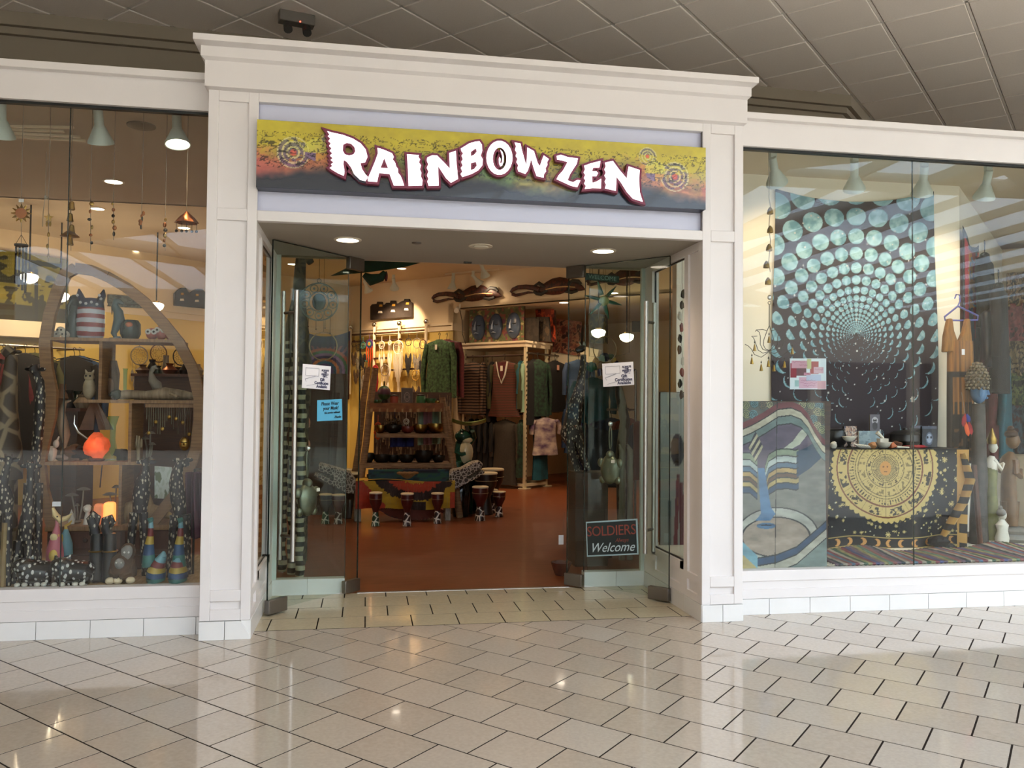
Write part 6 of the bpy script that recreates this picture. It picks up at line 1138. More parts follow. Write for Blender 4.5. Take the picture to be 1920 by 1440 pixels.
for k, (x, y, m, w, L_, nm, lb) in enumerate(((1846, 455, 'black_cloth', .5, 1.1, 'shirt', 'black cloak hung high on the angled wall beside the red banner'), (1856, 560, 'leather', .6, .55, 'skirt', 'shiny black skirt fanned out below the black cloak'), (1872, 510, 'black_cloth', .4, 1.0, 'shirt', 'black and grey tunic behind the shiny black skirt'), (1862, 640, 'maroon_cloth', .4, 1.1, 'shirt', 'maroon and blue long shirt low on the angled wall'), (1880, 630, 'teal_cloth', .4, 1.2, 'shirt', 'teal speckled long shirt low on the angled wall'))): garment(W4(x, y, .12+.08*(k % 3)), VD, w, L_, m, lb, nm, nm, 'clothes on the angled wall', sleeve=.6 if nm == 'shirt' else 0, seed=80+k, flare=1.5 if nm == 'skirt' else 1.05)
def W5(px, py, off=.03): return onplane(px, py, 1, 1, 11.85-off*1.414)
for k, (x0, x1, y0, y1, cc, lb) in enumerate(((1888, 1935, 512, 575, ('#7a4f34', '#9c7a58', '#3a2a20', '#8a6a4a'), 'brown stone patterned cloth, uppermost on the far right wall'), (1884, 1935, 570, 640, ('#7a2a34', '#8f3a40', '#4a1c24'), 'dark red cloth under the stone patterned one at the far right'), (1890, 1935, 640, 705, ('#8f7a58', '#3a3028', '#a08a68'), 'tan cracked pattern cloth at the far right'), (1888, 1935, 700, 760, ('#2f4a2a', '#5a6a3a', '#1d2a1c'), 'green leafy cloth at the far right'), (1884, 1935, 760, 850, ('#1f2a3f', '#2f4a5a', '#3f2a34'), 'navy and teal cloth lowest at the far right'))):
    a, b, t0_ = W5(x0, y1), W5(x1, y1), W5(x0, y0); o = thing('patterned_cloth', lb, 'cloth', (a+b)/2, 'patterned cloths at the far right'); paint('cloth', V((a.x, a.y, a.z)), V((b.x-a.x, b.y-a.y, 0)), V((0, 0, t0_.z-a.z)), 40, 40, blotch(*cc, s=7, seed=k), MATS['print'], o, lambda U, W: .02*np.sin(U*15+W*4), thick=.004)
# statues at the right end
SY = 1.06
sq = lambda x, y, d=0: P(x, y, SY+d)
def standz(x): return PZ(x, 1017, PLZ)
p = sq(1836, 1012); t = thing('blue_head_totem', 'tall carved totem topped by a blue serene head with curled hair', 'statue', V((p.x, SY, PLZ)))
build(B().lathe([(.075, 0), (.07, .2), (.06, .4), (.066, .55), (.058, .75), (.05, sq(1836, 757).z-PLZ)], (p.x, SY, PLZ), 14, wob=lambda i, a: .08*math.sin(3*a+i)), 'column', MATS['totem'], t)
h = sq(1835, 735); build(B().ell(h, (.062, .065, .10), 16, 12), 'face', MATS['buddha_blue'], t); build(B().tube([h+V((.055, -.01, .035)), h+V((.075, -.012, .005)), h+V((.082, -.012, -.015)), h+V((.055, -.01, -.02))], [.010, .014, .018, .010], 8), 'nose', MATS['buddha_blue'], t)
build(B().tube([h+V((.045, -.03, -.05)), h+V((.066, -.015, -.048))], .012, 8), 'lips', MATS['buddha_blue'], t); build(B().tube([h+V((.02, -.058, .03)), h+V((.045, -.045, .025)), h+V((.058, -.03, .03))], .005, 6), 'eyelid', MATS['black'], t)
build(B().ell(h+V((-.012, 0, .09)), (.078, .075, .085), 18, 12).ell(h+V((-.012, 0, .16)), (.055, .05, .07), 14, 10).ell(h+V((-.015, 0, .22)), (.03, .03, .04), 10, 8), 'hair', MATS['curl'], t); cb_ = B()
for i in range(9):
    for j in range(12):
        z_ = .03+i*.026; R_ = .084*math.cos(max(0, (z_-.09))/.17*1.45)+.004 if z_ > .09 else .08; a_ = 2*pi*(j+.5*(i % 2))/12; cb_.ell(h+V((-.012+R_*math.cos(a_), R_*math.sin(a_), z_)), .014, 7, 5)
o = build(cb_, 'hair_curls', MATS['curl'], t); o['kind'] = 'stuff'; build(B().ell(h+V((-.03, -.06, -.01)), (.015, .01, .04), 8, 6), 'ear', MATS['buddha_blue'], t)
p = sq(1858, 1005, .02); t = thing('white_goddess', 'slim white goddess statue with a gold crown and green robe', 'statue', V((p.x, SY+.02, PLZ))); g = lambda x, y: P(x, y, SY+.02)
build(B().tube([V((p.x, SY+.02, PLZ+.02)), g(1860, 960), g(1858, 915), g(1857, 888), g(1857, 870)], [.062, .05, .045, .055, .05], 12), 'robe', MATS['moss'], t); build(B().tube([g(1857, 886), g(1858, 868), g(1860, 855)], [.05, .058, .02], 12), 'torso', MATS['ivory'], t); hd_ = g(1862, 838); build(B().ell(hd_, (.035, .035, .052), 14, 10).ell(hd_+V((.034, -.005, -.005)), (.01, .008, .014), 8, 6), 'head', MATS['ivory'], t)
build(B().lathe([(.036, .015), (.042, .05), (.03, .08), (.006, .15)], hd_+V((-.01, 0, .01)), 12), 'crown', MATS['brass'], t)
for s in (-1, 1): build(B().tube([g(1857+s*2, 862)+V((0, -.03, 0)), g(1865, 880)+V((.02, -.06*s, 0)), g(1868, 868)+V((.03, -.05, 0))], [.02, .016, .012], 8), 'arm', MATS['ivory'], t)
build(B().lathe([(.11, 0), (.11, .025), (.07, .03)], (p.x+.02, SY+.02, PLZ), 16), 'base', MATS['ivory'], t)
p = sq(1898, 1012, .1); t = thing('wooden_buddha', 'standing golden brown wooden figure with a topknot on a grey lotus base', 'statue', V((p.x, SY+.1, PLZ))); g = lambda x, y, d=0: P(x, y, SY+.1+d)
build(B().tube([g(1893, 985), g(1892, 950), g(1891, 915), g(1891, 890), g(1892, 872), g(1893, 858), g(1896, 848)], [.075, .075, .07, .065, .085, .07, .028], 14, .8), 'body', MATS['bronze_wood'], t); hd_ = g(1899, 826); build(B().ell(hd_, (.056, .056, .072), 14, 10).ell(hd_+V((.05, -.01, -.01)), (.016, .012, .018), 8, 6), 'head', MATS['bronze_wood'], t); build(B().ell(hd_+V((-.015, 0, .055)), (.055, .055, .04), 12, 8).ell(hd_+V((-.02, 0, .10)), (.028, .028, .03), 10, 8), 'hair', MATS['wood_dark'], t)
for s in (-1, 1): build(B().tube([g(1893, 862)+V((0, -.07*s, 0)), g(1891, 885)+V((0, -.09*s, 0)), g(1904, 893)+V((0, -.06*s, 0)), g(1911, 880)+V((0, -.02*s, 0))], [.03, .026, .022, .016], 8), 'arm', MATS['bronze_wood'], t)
for s in (-.03, .035): build(B().tube([g(1893, 940)+V((s, 0, 0)), g(1893, 985)+V((s, 0, 0)), V((p.x+s-.02, SY+.08, PLZ+.05))], [.05, .038, .04], 8), 'leg', MATS['bronze_wood'], t)
build(B().lathe([(.13, 0), (.16, .03), (.13, .07), (.15, .10), (.06, .13)], (p.x, SY+.1, PLZ), 16, wob=lambda i, a: .10*math.sin(8*a)), 'lotus_base', MATS['grey_stone'], t)
p = sq(1879, 1000, -.08); t = thing('white_bust', 'small white relief bust beside the wooden figure', 'statue', V((p.x, SY-.08, PLZ))); build(B().lathe([(.055, .015), (.062, .06), (.045, .12), (.058, .17), (.03, .20), (.02, .215)], (p.x, SY-.08, PLZ), 14, sy=.7, wob=lambda i, a: .06*math.sin(5*a+i*2)), 'body', MATS['ivory'], t); hb_ = V((p.x+.005, SY-.08, PLZ+.25)); build(B().ell(hb_, (.032, .032, .042), 12, 8).ell(hb_+V((.03, 0, -.005)), (.008, .007, .012), 6, 5), 'head', MATS['ivory'], t); build(B().ell(hb_+V((-.012, 0, .02)), (.036, .038, .036), 12, 8).ell(hb_+V((-.02, 0, .06)), (.018, .018, .022), 8, 6), 'hair', MATS['grey_stone'], t); build(B().cbox((p.x, SY-.08, PLZ+.01), (.14, .09, .02)), 'base', MATS['grey_stone'], t)
a, b = sq(1826, 872, -.06), V((sq(1838, 1016, -.06).x, SY-.06, PLZ)); solo(B().tube([a, b], .022, 8), 'wooden_staff', MATS['wood_red'], 'brown wooden staff leaning before the blue headed totem', 'staff')
p = sq(1815, 790, -.1); t = thing('feather_bunch', 'bunch of blue, orange and red feathers on cords beside the dress', 'feathers', sq(1812, 735, -.1)); build(B().tube([sq(1803, 735, -.1), sq(1810, 780, -.1)], .002, 4), 'cord', MATS['twine'], t)
for k, (x0, y0, x1, y1, m) in enumerate(((1810, 775, 1806, 800, 'crimson'), (1813, 776, 1817, 792, 'cobalt'), (1810, 790, 1816, 818, 'orange'), (1816, 790, 1822, 815, 'crimson'))): A_, B_ = sq(x0, y0, -.1), sq(x1, y1, -.1); build(B().tube([A_, A_.lerp(B_, .4), A_.lerp(B_, .8), B_], [.004, .022, .02, .003], 8, .3, fx=(1, 0, 0)), 'feather', MATS[m], t)
p = P(1885, 1016, 1.25); solo(B().box((5.0, 1.12, PLZ), (6.1, 1.40, PLZ+.05)), 'statue_stand', MATS['wood_dark'], 'low dark board under the statues behind the right window', 'stand')
# track lamps of the right window
for k, (x, y, ax_, ay_, on, lb) in enumerate(((1449, 304, 1500, 560, True, 'bell track lamp nearest the right column in the right window'), (1602, 310, 1600, 600, True, 'bell track lamp above the middle of the moon tapestry'), (1733, 316, 1700, 620, True, 'bell track lamp at the pane joint of the right window'), (1853, 322, 1790, 640, True, 'bell track lamp furthest right in the right window'))):
    p = P(x, y, .62); p = V((p.x, .62, 3.40)); tracklamp(p, P(ax_, ay_, 1.42), lb, 'track lamps in the right window', 22, '#ffdfb4', 1.0, on, 1.9)
solo(B().box((2.7, .605, 3.40), (6.4, .64, 3.45)), 'light_track', MATS['fixture'], 'long pale ceiling track carrying the lamps of the right window', 'track')
# ================================================================== LEFT SHOP WINDOW
mat('flag_red', '#7d2027', .3); mat('flag_white', '#c5c6cc', .3); mat('flag_navy', '#1b2244', .25); mat('dark_green_glaze', '#22332b', .25, var=.4, scale=14); mat('sea_grey', '#4a6066', .3, var=.3, scale=12); mat('owl_pink', '#c06a5e', .3, var=.2, scale=20); mat('white_glaze', '#e4e0d8', .25)
mat('driftwood', '#9c8b74', .7, scale=7, stretch=(8, 1, 1), col2='#7a6852', bump=.4); mat('drift_grey', '#8a8072', .75, var=.3, scale=14); mat('carved_pale', '#b3a184', .6, var=.25, scale=16); mat('carved_brown', '#6a4a30', .55, var=.35, scale=16)
mat('salt', '#e2764e', .6, emis='#ff5f2e', es=.42, var=.45, scale=14, bump=.5); mat('salt_pale', '#d88a66', .6, emis='#ff8a4a', es=.35, var=.35, scale=14, bump=.4); mat('salt_hot', '#ffb070', .6, emis='#ff9a4a', es=1.6)
mat('fur_brown', '#5a4232', .9, var=.4, scale=20); mat('spots', '#151314', .22, col2='#c9c6c0', pattern='voronoi', scale=38, stretch=(1, .7, .7)); mat('giraffe_net', '#4a3d30', .6, col2='#8d7b60', pattern='net', scale=7); mat('lt_pole', '#8d7650', .6, var=.2, scale=10)
mat('rb_teal', '#2f6a64', .5, var=.25, scale=14); mat('rb_yellow', '#a98f3e', .5); mat('rb_blue', '#26456a', .5); mat('rb_red', '#6a2226', .5); mat('rb_sky', '#6f9aa6', .5); mat('cat_pink', '#b0606a', .5); mat('cat_yellow', '#c9a850', .5); mat('cat_cream', '#d2bd8c', .5); mat('plum_cloth', '#4f2a3c', .8)
CY = .74
cq = lambda x, y, d=0: P(x, y, CY+d)
t = thing('crescent_shelf', 'round wooden display shelf with wavy hoop sides over a drawer base', 'shelf', (cq(210, 1000).x, CY+.15, PLZ)); org_ = t
AL = [(140,502),(121,513),(106,545),(92,588),(83,640),(86,690),(95,735),(93,780),(80,830),(72,870),(78,920),(88,955),(98,988)]
AR = [(200,518),(235,538),(270,566),(305,605),(335,642),(360,690),(373,746),(373,787),(367,841),(350,890),(325,930),(300,962),(280,985)]
def arm(pts, d, w, nm):
    pts = [cq(x, y, d) for x, y in pts]; vs = []; n = len(pts)
    for i, p in enumerate(pts):
        dd = (pts[min(i+1, n-1)]-pts[max(i-1, 0)]); dd.y = 0; dd.normalize(); nn = V((dd.z, 0, -dd.x))
        for a, b in ((-w/2, 0), (w/2, 0), (w/2, .045), (-w/2, .045)): vs.append(p+nn*a+V((0, b, 0)))
    fs = [(i*4+k, i*4+(k+1) % 4, i*4+4+(k+1) % 4, i*4+4+k) for i in range(n-1) for k in range(4)]+[(3, 2, 1, 0), tuple(range(4*n-4, 4*n))]
    build(B().add(vs, fs), nm, MATS['wood'], org_, ang=.5)
arm([(140, 502), (170, 506), (200, 518)], 0, .07, 'top_arch')
for d in (0, .30): arm(AL, d, .072, 'hoop_side'); arm(AR, d, .072, 'hoop_side')
def zl(y, x=210): return cq(x, y).z
ZS = [zl(634), zl(749.5), zl(866), zl(985)]
for z, x0, x1 in ((ZS[0], 87, 333), (ZS[1], 150, 371), (ZS[2], 78, 271)): build(B().box((cq(x0, 700).x, CY+.005, z-.022), (cq(x1, 700).x, CY+.33, z)), 'shelf_board', MATS['wood_h'], t)
for x, z0, z1 in ((187, ZS[1], ZS[0]), (245, ZS[2], ZS[1]), (229, ZS[3], ZS[2])): build(B().box((cq(x-3, 700).x, CY+.01, z0), (cq(x+3, 700).x, CY+.32, z1-.022)), 'divider', MATS['wood'], t)
xa, xb = cq(86, 1040).x, cq(337, 1040).x; cab = build(B().box((xa, CY+.02, PLZ), (xb, CY+.34, ZS[3]-.03)), 'cabinet_base', MATS['wood_red'], t); build(B().box((xa-.01, CY-.01, ZS[3]-.035), (xb+.01, CY+.35, ZS[3])), 'cabinet_top', MATS['wood_h'], t, bevel=.004)
for x0, x1, y0, y1 in ((95, 226, 995, 1031), (233, 328, 995, 1031), (95, 226, 1040, 1076), (233, 328, 1040, 1076)):
    a, b = cq(x0, y1), cq(x1, y0); d_ = build(B().box((a.x, CY+.006, max(a.z, PLZ+.01)), (b.x, CY+.03, b.z)), 'drawer', MATS['wood_red'], t, bevel=.004); build(B().lathe([(.008, 0), (.016, .015), (.012, .024), (.002, .026)], ((a.x+b.x)/2, CY+.006, (a.z+b.z)/2), 12, ax=(V((1, 0, 0)), ez, V((0, -1, 0)))), 'knob', MATS['wood_dark'], d_)
def on(x, row, d=.15): p = cq(x, 700, d); return V((p.x, CY+d, ZS[row]+.002))
def hgt(y, row, d=.15): return cq(200, y, d).z-cq(200, (634, 749.5, 866, 985)[row], d).z
M_ = 1/ (F_PX/6.2)                                     # metres per pixel at the shelf
# --- top shelf
p = on(168, 0, .10); t = thing('cat_figurine', 'glazed two eared cat figurine in stars and stripes on the top shelf', 'figurine', p); k = 88*M_
build(B().lathe([(.075, 0), (.088, .02), (.092, k*.3), (.088, k*.58), (.085, k*.62)], p, 22, sy=.7), 'body', mat('flag_stripe', '#7d2027', .25, col2='#b9bcc6', pattern='bands', scale=5.2), t); build(B().lathe([(.086, k*.615), (.082, k*.72), (.06, k*.80), (.01, k*.82)], p, 22, sy=.7), 'head', MATS['flag_navy'], t)
for s in (-1, 1): build(B().tube([p+V((s*.05, 0, k*.70)), p+V((s*.075, 0, k*.88)), p+V((s*.08, 0, k*.99))], [.045, .034, .008], 10, .6), 'ear', MATS['flag_navy'], t)
for x, z in ((-.05, .7), (-.015, .68), (.02, .71), (.055, .67), (-.07, .84), (.07, .85), (.08, .78)): build(B().lathe([(.011, 0), (.007, .003), (.001, .004)], p+V((x, -.062+.02*abs(x)*10*abs(x), k*z)), 5, ax=(V((1, 0, 0)), ez, V((0, -1, 0)))), 'star', MATS['flag_white'], t)
p = on(137, 0, .16); t = thing('elephant_figurine', 'dark green glazed animal figurine left of the stars and stripes cat', 'figurine', p); build(B().tube([p, p+V((0, 0, .1)), p+V((0, 0, .2)), p+V((.01, 0, .27))], [.05, .055, .04, .03], 12), 'body', MATS['dark_green_glaze'], t); build(B().ell(p+V((.005, -.01, .26)), (.042, .04, .045), 12, 8), 'head', MATS['dark_green_glaze'], t); build(B().tube([p+V((0, -.04, .27)), p+V((-.02, -.06, .22)), p+V((-.02, -.06, .16))], [.016, .012, .008], 8), 'trunk', MATS['dark_green_glaze'], t); build(B().ell(p+V((.045, 0, .27)), (.012, .03, .035), 8, 6), 'ear', MATS['sea_grey'], t)
p = on(113, 0, .12); t = thing('skull_cluster', 'small cluster of pale skulls at the left end of the top shelf', 'figurine', p); 
for x, z in ((-.03, .022), (.03, .022), (0, .05)): build(B().ell(p+V((x, -.01, z)), (.03, .03, .028), 10, 8).ell(p+V((x, -.022, z-.018)), (.016, .018, .014), 8, 6), 'skull', MATS['stone_white'], t); [build(B().ell(p+V((x+s*.011, -.037, z+.003)), .007, 6, 5), 'eye_socket', MATS['black'], t) for s in (-1, 1)]
p = on(216, 0, .12); t = thing('seahorse_figurine', 'grey green seahorse figurine on the top shelf', 'figurine', p); q = lambda x, z: p+V((x, 0, z)); build(B().tube([q(.03, .015), q(.0, .01), q(-.015, .04), q(.0, .08), q(.02, .13), q(.012, .19), q(-.012, .235), q(.0, .265), q(.02, .262), q(.045, .245)], [.008, .014, .02, .027, .038, .032, .022, .024, .018, .009], 10), 'body', MATS['sea_grey'], t); build(B().tube([q(-.01, .27), q(-.03, .23), q(-.03, .17)], [.006, .018, .006], 6, .3), 'crest', MATS['sea_grey'], t); build(B().lathe([(.045, 0), (.045, .008), (.01, .012)], p, 14), 'base', MATS['sea_grey'], t)
p = on(243, 0, .14); t = thing('glazed_pot', 'dark green glazed pot with an orange blotch beside the seahorse', 'pot', p); build(B().lathe([(.05, 0), (.068, .04), (.066, .11), (.05, .135), (.045, .13), (.003, .05)], p, 18), 'body', MATS['dark_green_glaze'], t); build(B().ell(p+V((.005, -.062, .10)), (.025, .012, .018), 10, 6), 'blotch', MATS['orange_stone'], t)
p = on(301, 0, .12); t = thing('owl_trio', 'three glazed pink owls huddled at the right end of the top shelf', 'figurine', p)
for x, h in ((-.06, .075), (0, .095), (.062, .085)):
    o = build(B().ell(p+V((x, 0, h*.55)), (.042, .04, h*.56), 12, 9), 'owl', MATS['owl_pink'], t)
    for s in (-1, 1): e = build(B().lathe([(.02, 0), (.017, .004), (.002, .005)], p+V((x+s*.019, -.037, h*.72)), 14, ax=(V((1, 0, 0)), ez, V((0, -1, 0)))), 'eye', MATS['white_glaze'], t); build(B().ell(p+V((x+s*.019, -.044, h*.72)), .008, 8, 6), 'pupil', MATS['black'], e)
# --- second shelf
p = on(168, 1, .12); t = thing('wooden_owl', 'pale carved wooden owl with a crest on the second shelf', 'figurine', p); build(B().ell(p+V((0, 0, .075)), (.042, .036, .078), 12, 9), 'body', MATS['carved_pale'], t); build(B().ell(p+V((0, -.005, .155)), (.034, .032, .032), 12, 8), 'head', MATS['carved_pale'], t)
for s in (-1, 1): build(B().tube([p+V((s*.018, 0, .178)), p+V((s*.028, 0, .205))], [.012, .003], 6), 'ear', MATS['carved_pale'], t); build(B().ell(p+V((s*.013, -.033, .16)), .007, 6, 5), 'eye', MATS['black'], t)
p = on(207, 1, .2); t = thing('hair_plume', 'tall brown shaggy mask of long hair on the second shelf', 'mask', p)
for k in range(11): a = k-5; build(B().tube([p+V((a*.006, 0, .27)), p+V((a*.011, -.02, .18)), p+V((a*.011+.004*math.sin(k), -.015, .02))], [.012, .014, .006], 6), 'lock', MATS['fur_brown'], t)
build(B().ell(p+V((.008, -.035, .09)), (.026, .02, .06), 10, 8), 'face', MATS['carved_brown'], t)
p = on(235, 1, .12); solo(B().lathe([(.03, 0), (.03, .01), (.012, .03), (.013, .20), (.018, .215), (.014, .21), (.008, .03)], p, 16), 'bud_vase', MATS['jar_glass'], 'slim pale blue glass vase on the second shelf', 'vase')
p = on(286, 1, .15); t = thing('gull_carving', 'carved grey bird with a long raised neck on the driftwood log', 'figurine', p); q = lambda x, z: p+V((x, 0, z)); build(B().tube([q(.06, .07), q(.03, .10), q(.0, .14), q(-.01, .19), q(.005, .225), q(.02, .23), q(.04, .215)], [.012, .038, .028, .015, .02, .018, .004], 10), 'body', MATS['drift_grey'], t); build(B().tube([q(.02, .09), q(.0, .05), q(.01, .03)], [.012, .008, .01], 7), 'leg', MATS['drift_grey'], t)
p = on(290, 1, .10); t = thing('driftwood_log', 'long pale driftwood log lying along the second shelf', 'driftwood', p); build(B().tube([on(218, 1, .1)+V((0, 0, .03)), on(240, 1, .1)+V((0, 0, .035)), on(275, 1, .1)+V((0, 0, .032)), on(310, 1, .1)+V((0, 0, .045)), on(345, 1, .1)+V((0, 0, .035)), on(366, 1, .1)+V((0, 0, .03))], [.028, .034, .03, .044, .034, .018], 12), 'trunk', MATS['driftwood'], t); build(B().tube([on(318, 1, .1)+V((0, -.02, .05)), on(338, 1, .1)+V((0, -.05, .02))], [.02, .012], 8), 'branch_stub', MATS['driftwood'], t)
p = on(219, 1, .08); solo(B().ell(p+V((0, 0, .035)), (.04, .035, .036), 12, 8, bump=.2), 'dark_bowl', MATS['dark_green_glaze'], 'small dark rounded pot at the end of the driftwood log', 'pot')
# --- third shelf
p = on(184, 2, .08); t = thing('salt_lamp', 'rounded glowing orange salt lamp on the third shelf', 'lamp', p); build(B().ell(p+V((0, 0, .098)), (.074, .07, .085), 18, 12, bump=.35, seed=4), 'crystal', MATS['salt'], t); build(B().lathe([(.05, 0), (.055, .012), (.04, .02)], p, 16), 'base', MATS['wood_dark'], t); l = light('bulb', 'POINT', (0, -.12, .12), .6, '#ff7a40', .06); l.parent = t
build(B().tube([p+V((.0, .02, .0)), p+V((-.01, .17, -.03)), p+V((-.03, .2, -.2))], .004, 5), 'cable', MATS['black'], t)
p = on(214, 2, .13); solo(B().lathe([(.05, 0), (.055, .02), (.03, .07), (.018, .15), (.02, .24), (.036, .30), (.038, .305), (.018, .24), (.014, .15), (.02, .06), (.004, .03)], p, 18), 'tall_vase', MATS['jar_glass'], 'tall clear flared glass vase beside the round salt lamp', 'vase')
p = on(101, 2, .10); t = thing('rabbit_carving', 'white crouching carved animal at the left end of the third shelf', 'figurine', p); build(B().ell(p+V((0, 0, .05)), (.034, .04, .05), 12, 8, bump=.3).ell(p+V((.028, -.01, .115)), (.02, .022, .028), 10, 8), 'body', MATS['stone_white'], t); build(B().tube([p+V((.03, -.01, .13)), p+V((.045, -.01, .165))], [.009, .005], 6), 'ear', MATS['stone_white'], t)
p = on(123, 2, .15); t = thing('driftwood_bird', 'upright pale driftwood bird on the third shelf', 'figurine', p); q = lambda x, z: p+V((x, 0, z)); build(B().tube([q(-.01, .04), q(.008, .10), q(.006, .17), q(-.012, .25), q(-.02, .33), q(.0, .40), q(.04, .41)], [.016, .012, .034, .036, .022, .016, .005], 10), 'body', MATS['driftwood'], t); build(B().ell(q(.0, .02), (.05, .04, .025), 10, 6, bump=.5), 'base', MATS['drift_grey'], t)
for x, r, lb in ((140, .055, 'dark lumpy rock beside the driftwood bird'), (152, .05, 'dark rough rock left of the round salt lamp'), (232, .04, 'small dark rock right of the tall glass vase')): solo(B().ell(on(x, 2, .17)+V((0, 0, r*.9)), (r*1.2, r, r*1.1), 12, 8, bump=.7, seed=x), 'rock', MATS['carved_brown'] if x < 150 else MATS['dark_stone'], lb, 'rock', 'rocks on the third shelf')
p = on(162, 2, .06); t = thing('silver_crescent', 'polished silver crescent horn curving up behind the round salt lamp', 'ornament', p+V((0, 0, .0))); build(B().tube([cq(140, 778, .06), cq(139, 795, .06), cq(147, 810, .06), cq(160, 820, .06), cq(172, 826, .06), p+V((.02, .05, .06)), p+V((.02, .05, 0))], [.003, .006, .008, .009, .008, .006, .006], 8), 'horn', MATS['chrome'], t)
p = cq(175, 757, .25); t = thing('leather_bag', 'dark brown leather bag hanging in folds under the second shelf', 'bag', p)
for x0, x1 in ((172, 155), (174, 168), (178, 192), (180, 205)): build(B().prism([cq(x0-4, 756, .25), cq(x0+5, 756, .25), cq(x1+7, 806, .23), cq(x1-7, 806, .23)], (0, .015, 0)), 'panel', MATS['carved_brown'] if x1 < 200 else MATS['drift_grey'], t)
p = on(262, 2, .12); t = thing('wooden_hand', 'pale carved upright wooden hand beside the divider', 'figurine', p); build(B().tube([p, p+V((0, 0, .05)), p+V((0, 0, .10))], [.02, .018, .026], 10, .6), 'palm', MATS['carved_pale'], t)
for k, (x, h) in enumerate(((-.02, .155), (-.008, .172), (.005, .17), (.018, .15))): build(B().tube([p+V((x, 0, .09)), p+V((x*1.2, -.004, .125)), p+V((x*1.25, -.002, h))], [.0075, .007, .005], 7), 'finger', MATS['carved_pale'], t)
build(B().tube([p+V((-.02, 0, .06)), p+V((-.036, -.01, .09)), p+V((-.036, -.012, .11))], [.009, .007, .005], 7), 'thumb', MATS['carved_pale'], t)
def mushroom(p, hs, label, group, m='drift_grey'):
    t = thing('carved_mushrooms', label, 'figurine', p, group)
    for k, (dx_, h, r) in enumerate(hs):
        a = p+V((dx_*.3, 0, .0)); b = p+V((dx_, .0, h)); st = build(B().tube([a, a.lerp(b, .5)+V((.006, 0, 0)), b], [.009, .006, .005], 8), 'stem', MATS[m], t); build(B().lathe([(.004, .012), (r*.5, .008), (r, -.006), (r*.9, -.008), (.005, .002)], b, 14), 'cap', MATS[m], t)
    build(B().ell(p+V((0, 0, .006)), (.04, .03, .010), 10, 5, bump=.4), 'base', MATS[m], t)
mushroom(on(280, 2, .22)-V((0, 0, 0)), ((-.02, .15, .03), (.015, .19, .035), (.03, .11, .025)), 'pale carved mushrooms on the third shelf beside the wooden hand', 'carved mushrooms')
t = thing('earring_rack', 'wooden bar hung with dangling chains and gold pendants under the second shelf', 'jewellery', cq(320, 757, .05)); a, b = cq(274, 757, .05), cq(367, 757, .05); build(B().box((a.x, CY+.03, a.z-.025), (b.x, CY+.08, a.z)), 'bar', MATS['wood_h'], t); random.seed(21)
for k in range(22):
    x = a.x+(b.x-a.x)*(k+.5)/22; L_ = random.uniform(.08, .24); o = build(B().tube([V((x, CY+.04, a.z-.02)), V((x, CY+.04, a.z-L_))], .0018, 4), 'chain', MATS['silver_green'], t)
    if k % 3 == 1: build(B().ell(V((x, CY+.04, a.z-L_-.01)), (.012, .006, .014), 8, 6), 'pendant', MATS['brass'], o)
p = cq(346, 832, .05); t = thing('gold_mask', 'small golden serene face mask below the earring chains', 'mask', p); build(B().ell(p, (.036, .02, .048), 14, 10), 'face', MATS['brass'], t); build(B().tube([p+V((0, -.018, .012)), p+V((0, -.028, -.010))], [.004, .008], 6), 'nose', MATS['brass'], t); [build(B().tube([p+V((s*.008, -.02, .010)), p+V((s*.022, -.017, .012))], .003, 5), 'eyelid', MATS['black'], t) for s in (-1, 1)]; build(B().tube([p+V((-.01, -.019, -.022)), p+V((.01, -.019, -.022))], .004, 5), 'lips', MATS['copper'], t); build(B().tube([p+V((0, .01, .04)), cq(346, 760, .06)], .002, 4), 'cord', MATS['twine'], t)
# --- on the drawer base
mushroom(on(150, 3, .16), ((-.035, .19, .045), (.04, .23, .045), (.0, .12, .02)), 'pale carved mushrooms in the lower left bay', 'carved mushrooms'); mushroom(on(214, 3, .2), ((-.01, .19, .05), (.03, .24, .03)), 'pale carved mushrooms against the lower divider', 'carved mushrooms')
p = on(140, 3, .08); solo(B().lathe([(.02, 0), (.022, .03), (.014, .055), (.012, .07), (.001, .10)], p, 12), 'gnome', MATS['stone_white'], 'tiny white hooded figure before the lower left mushrooms', 'figurine')
p = on(170, 3, .06); t = thing('flower_figurine', 'white flower headed figurine beside the square salt lamp', 'figurine', p); build(B().lathe([(.03, 0), (.022, .04), (.014, .08)], p, 12), 'body', MATS['stone_white'], t); build(B().ell(p+V((0, 0, .105)), (.028, .025, .028), 10, 8, bump=.3), 'head', MATS['ivory'], t); build(B().tube([p+V((.02, 0, .11)), p+V((.07, 0, .12))], [.006, .004], 6), 'leaf', MATS['moss'], t)
p = on(203, 3, .05); t = thing('square_salt_lamp', 'square glowing salt crystal lamp in the lower bay', 'lamp', p); build(B().cbox(p+V((.028, 0, .075)), (.07, .08, .15)), 'lit_crystal', MATS['salt_hot'], t, bevel=.018); build(B().cbox(p+V((-.04, 0, .07)), (.062, .075, .14), .2), 'crystal', MATS['salt_pale'], t, bevel=.018)
p = on(285, 3, .12); t = thing('kangaroo_carving', 'light brown carved animal with an upright neck in the lower right bay', 'figurine', p); q = lambda x, z: p+V((x, 0, z)); build(B().tube([q(-.16, .03), q(-.12, .09), q(-.06, .11), q(.02, .07), q(.10, .06), q(.16, .03)], [.035, .06, .05, .055, .035, .015], 12), 'body', MATS['wood_pale'], t); build(B().tube([q(.0, .09), q(-.01, .15), q(-.025, .21), q(-.02, .25)], [.04, .028, .022, .010], 10), 'neck', MATS['wood_pale'], t); [build(B().tube([q(x, .06), q(x-.01, 0)], [.03, .022], 8), 'leg', MATS['wood_pale'], t) for x in (-.14, -.05, .05)]
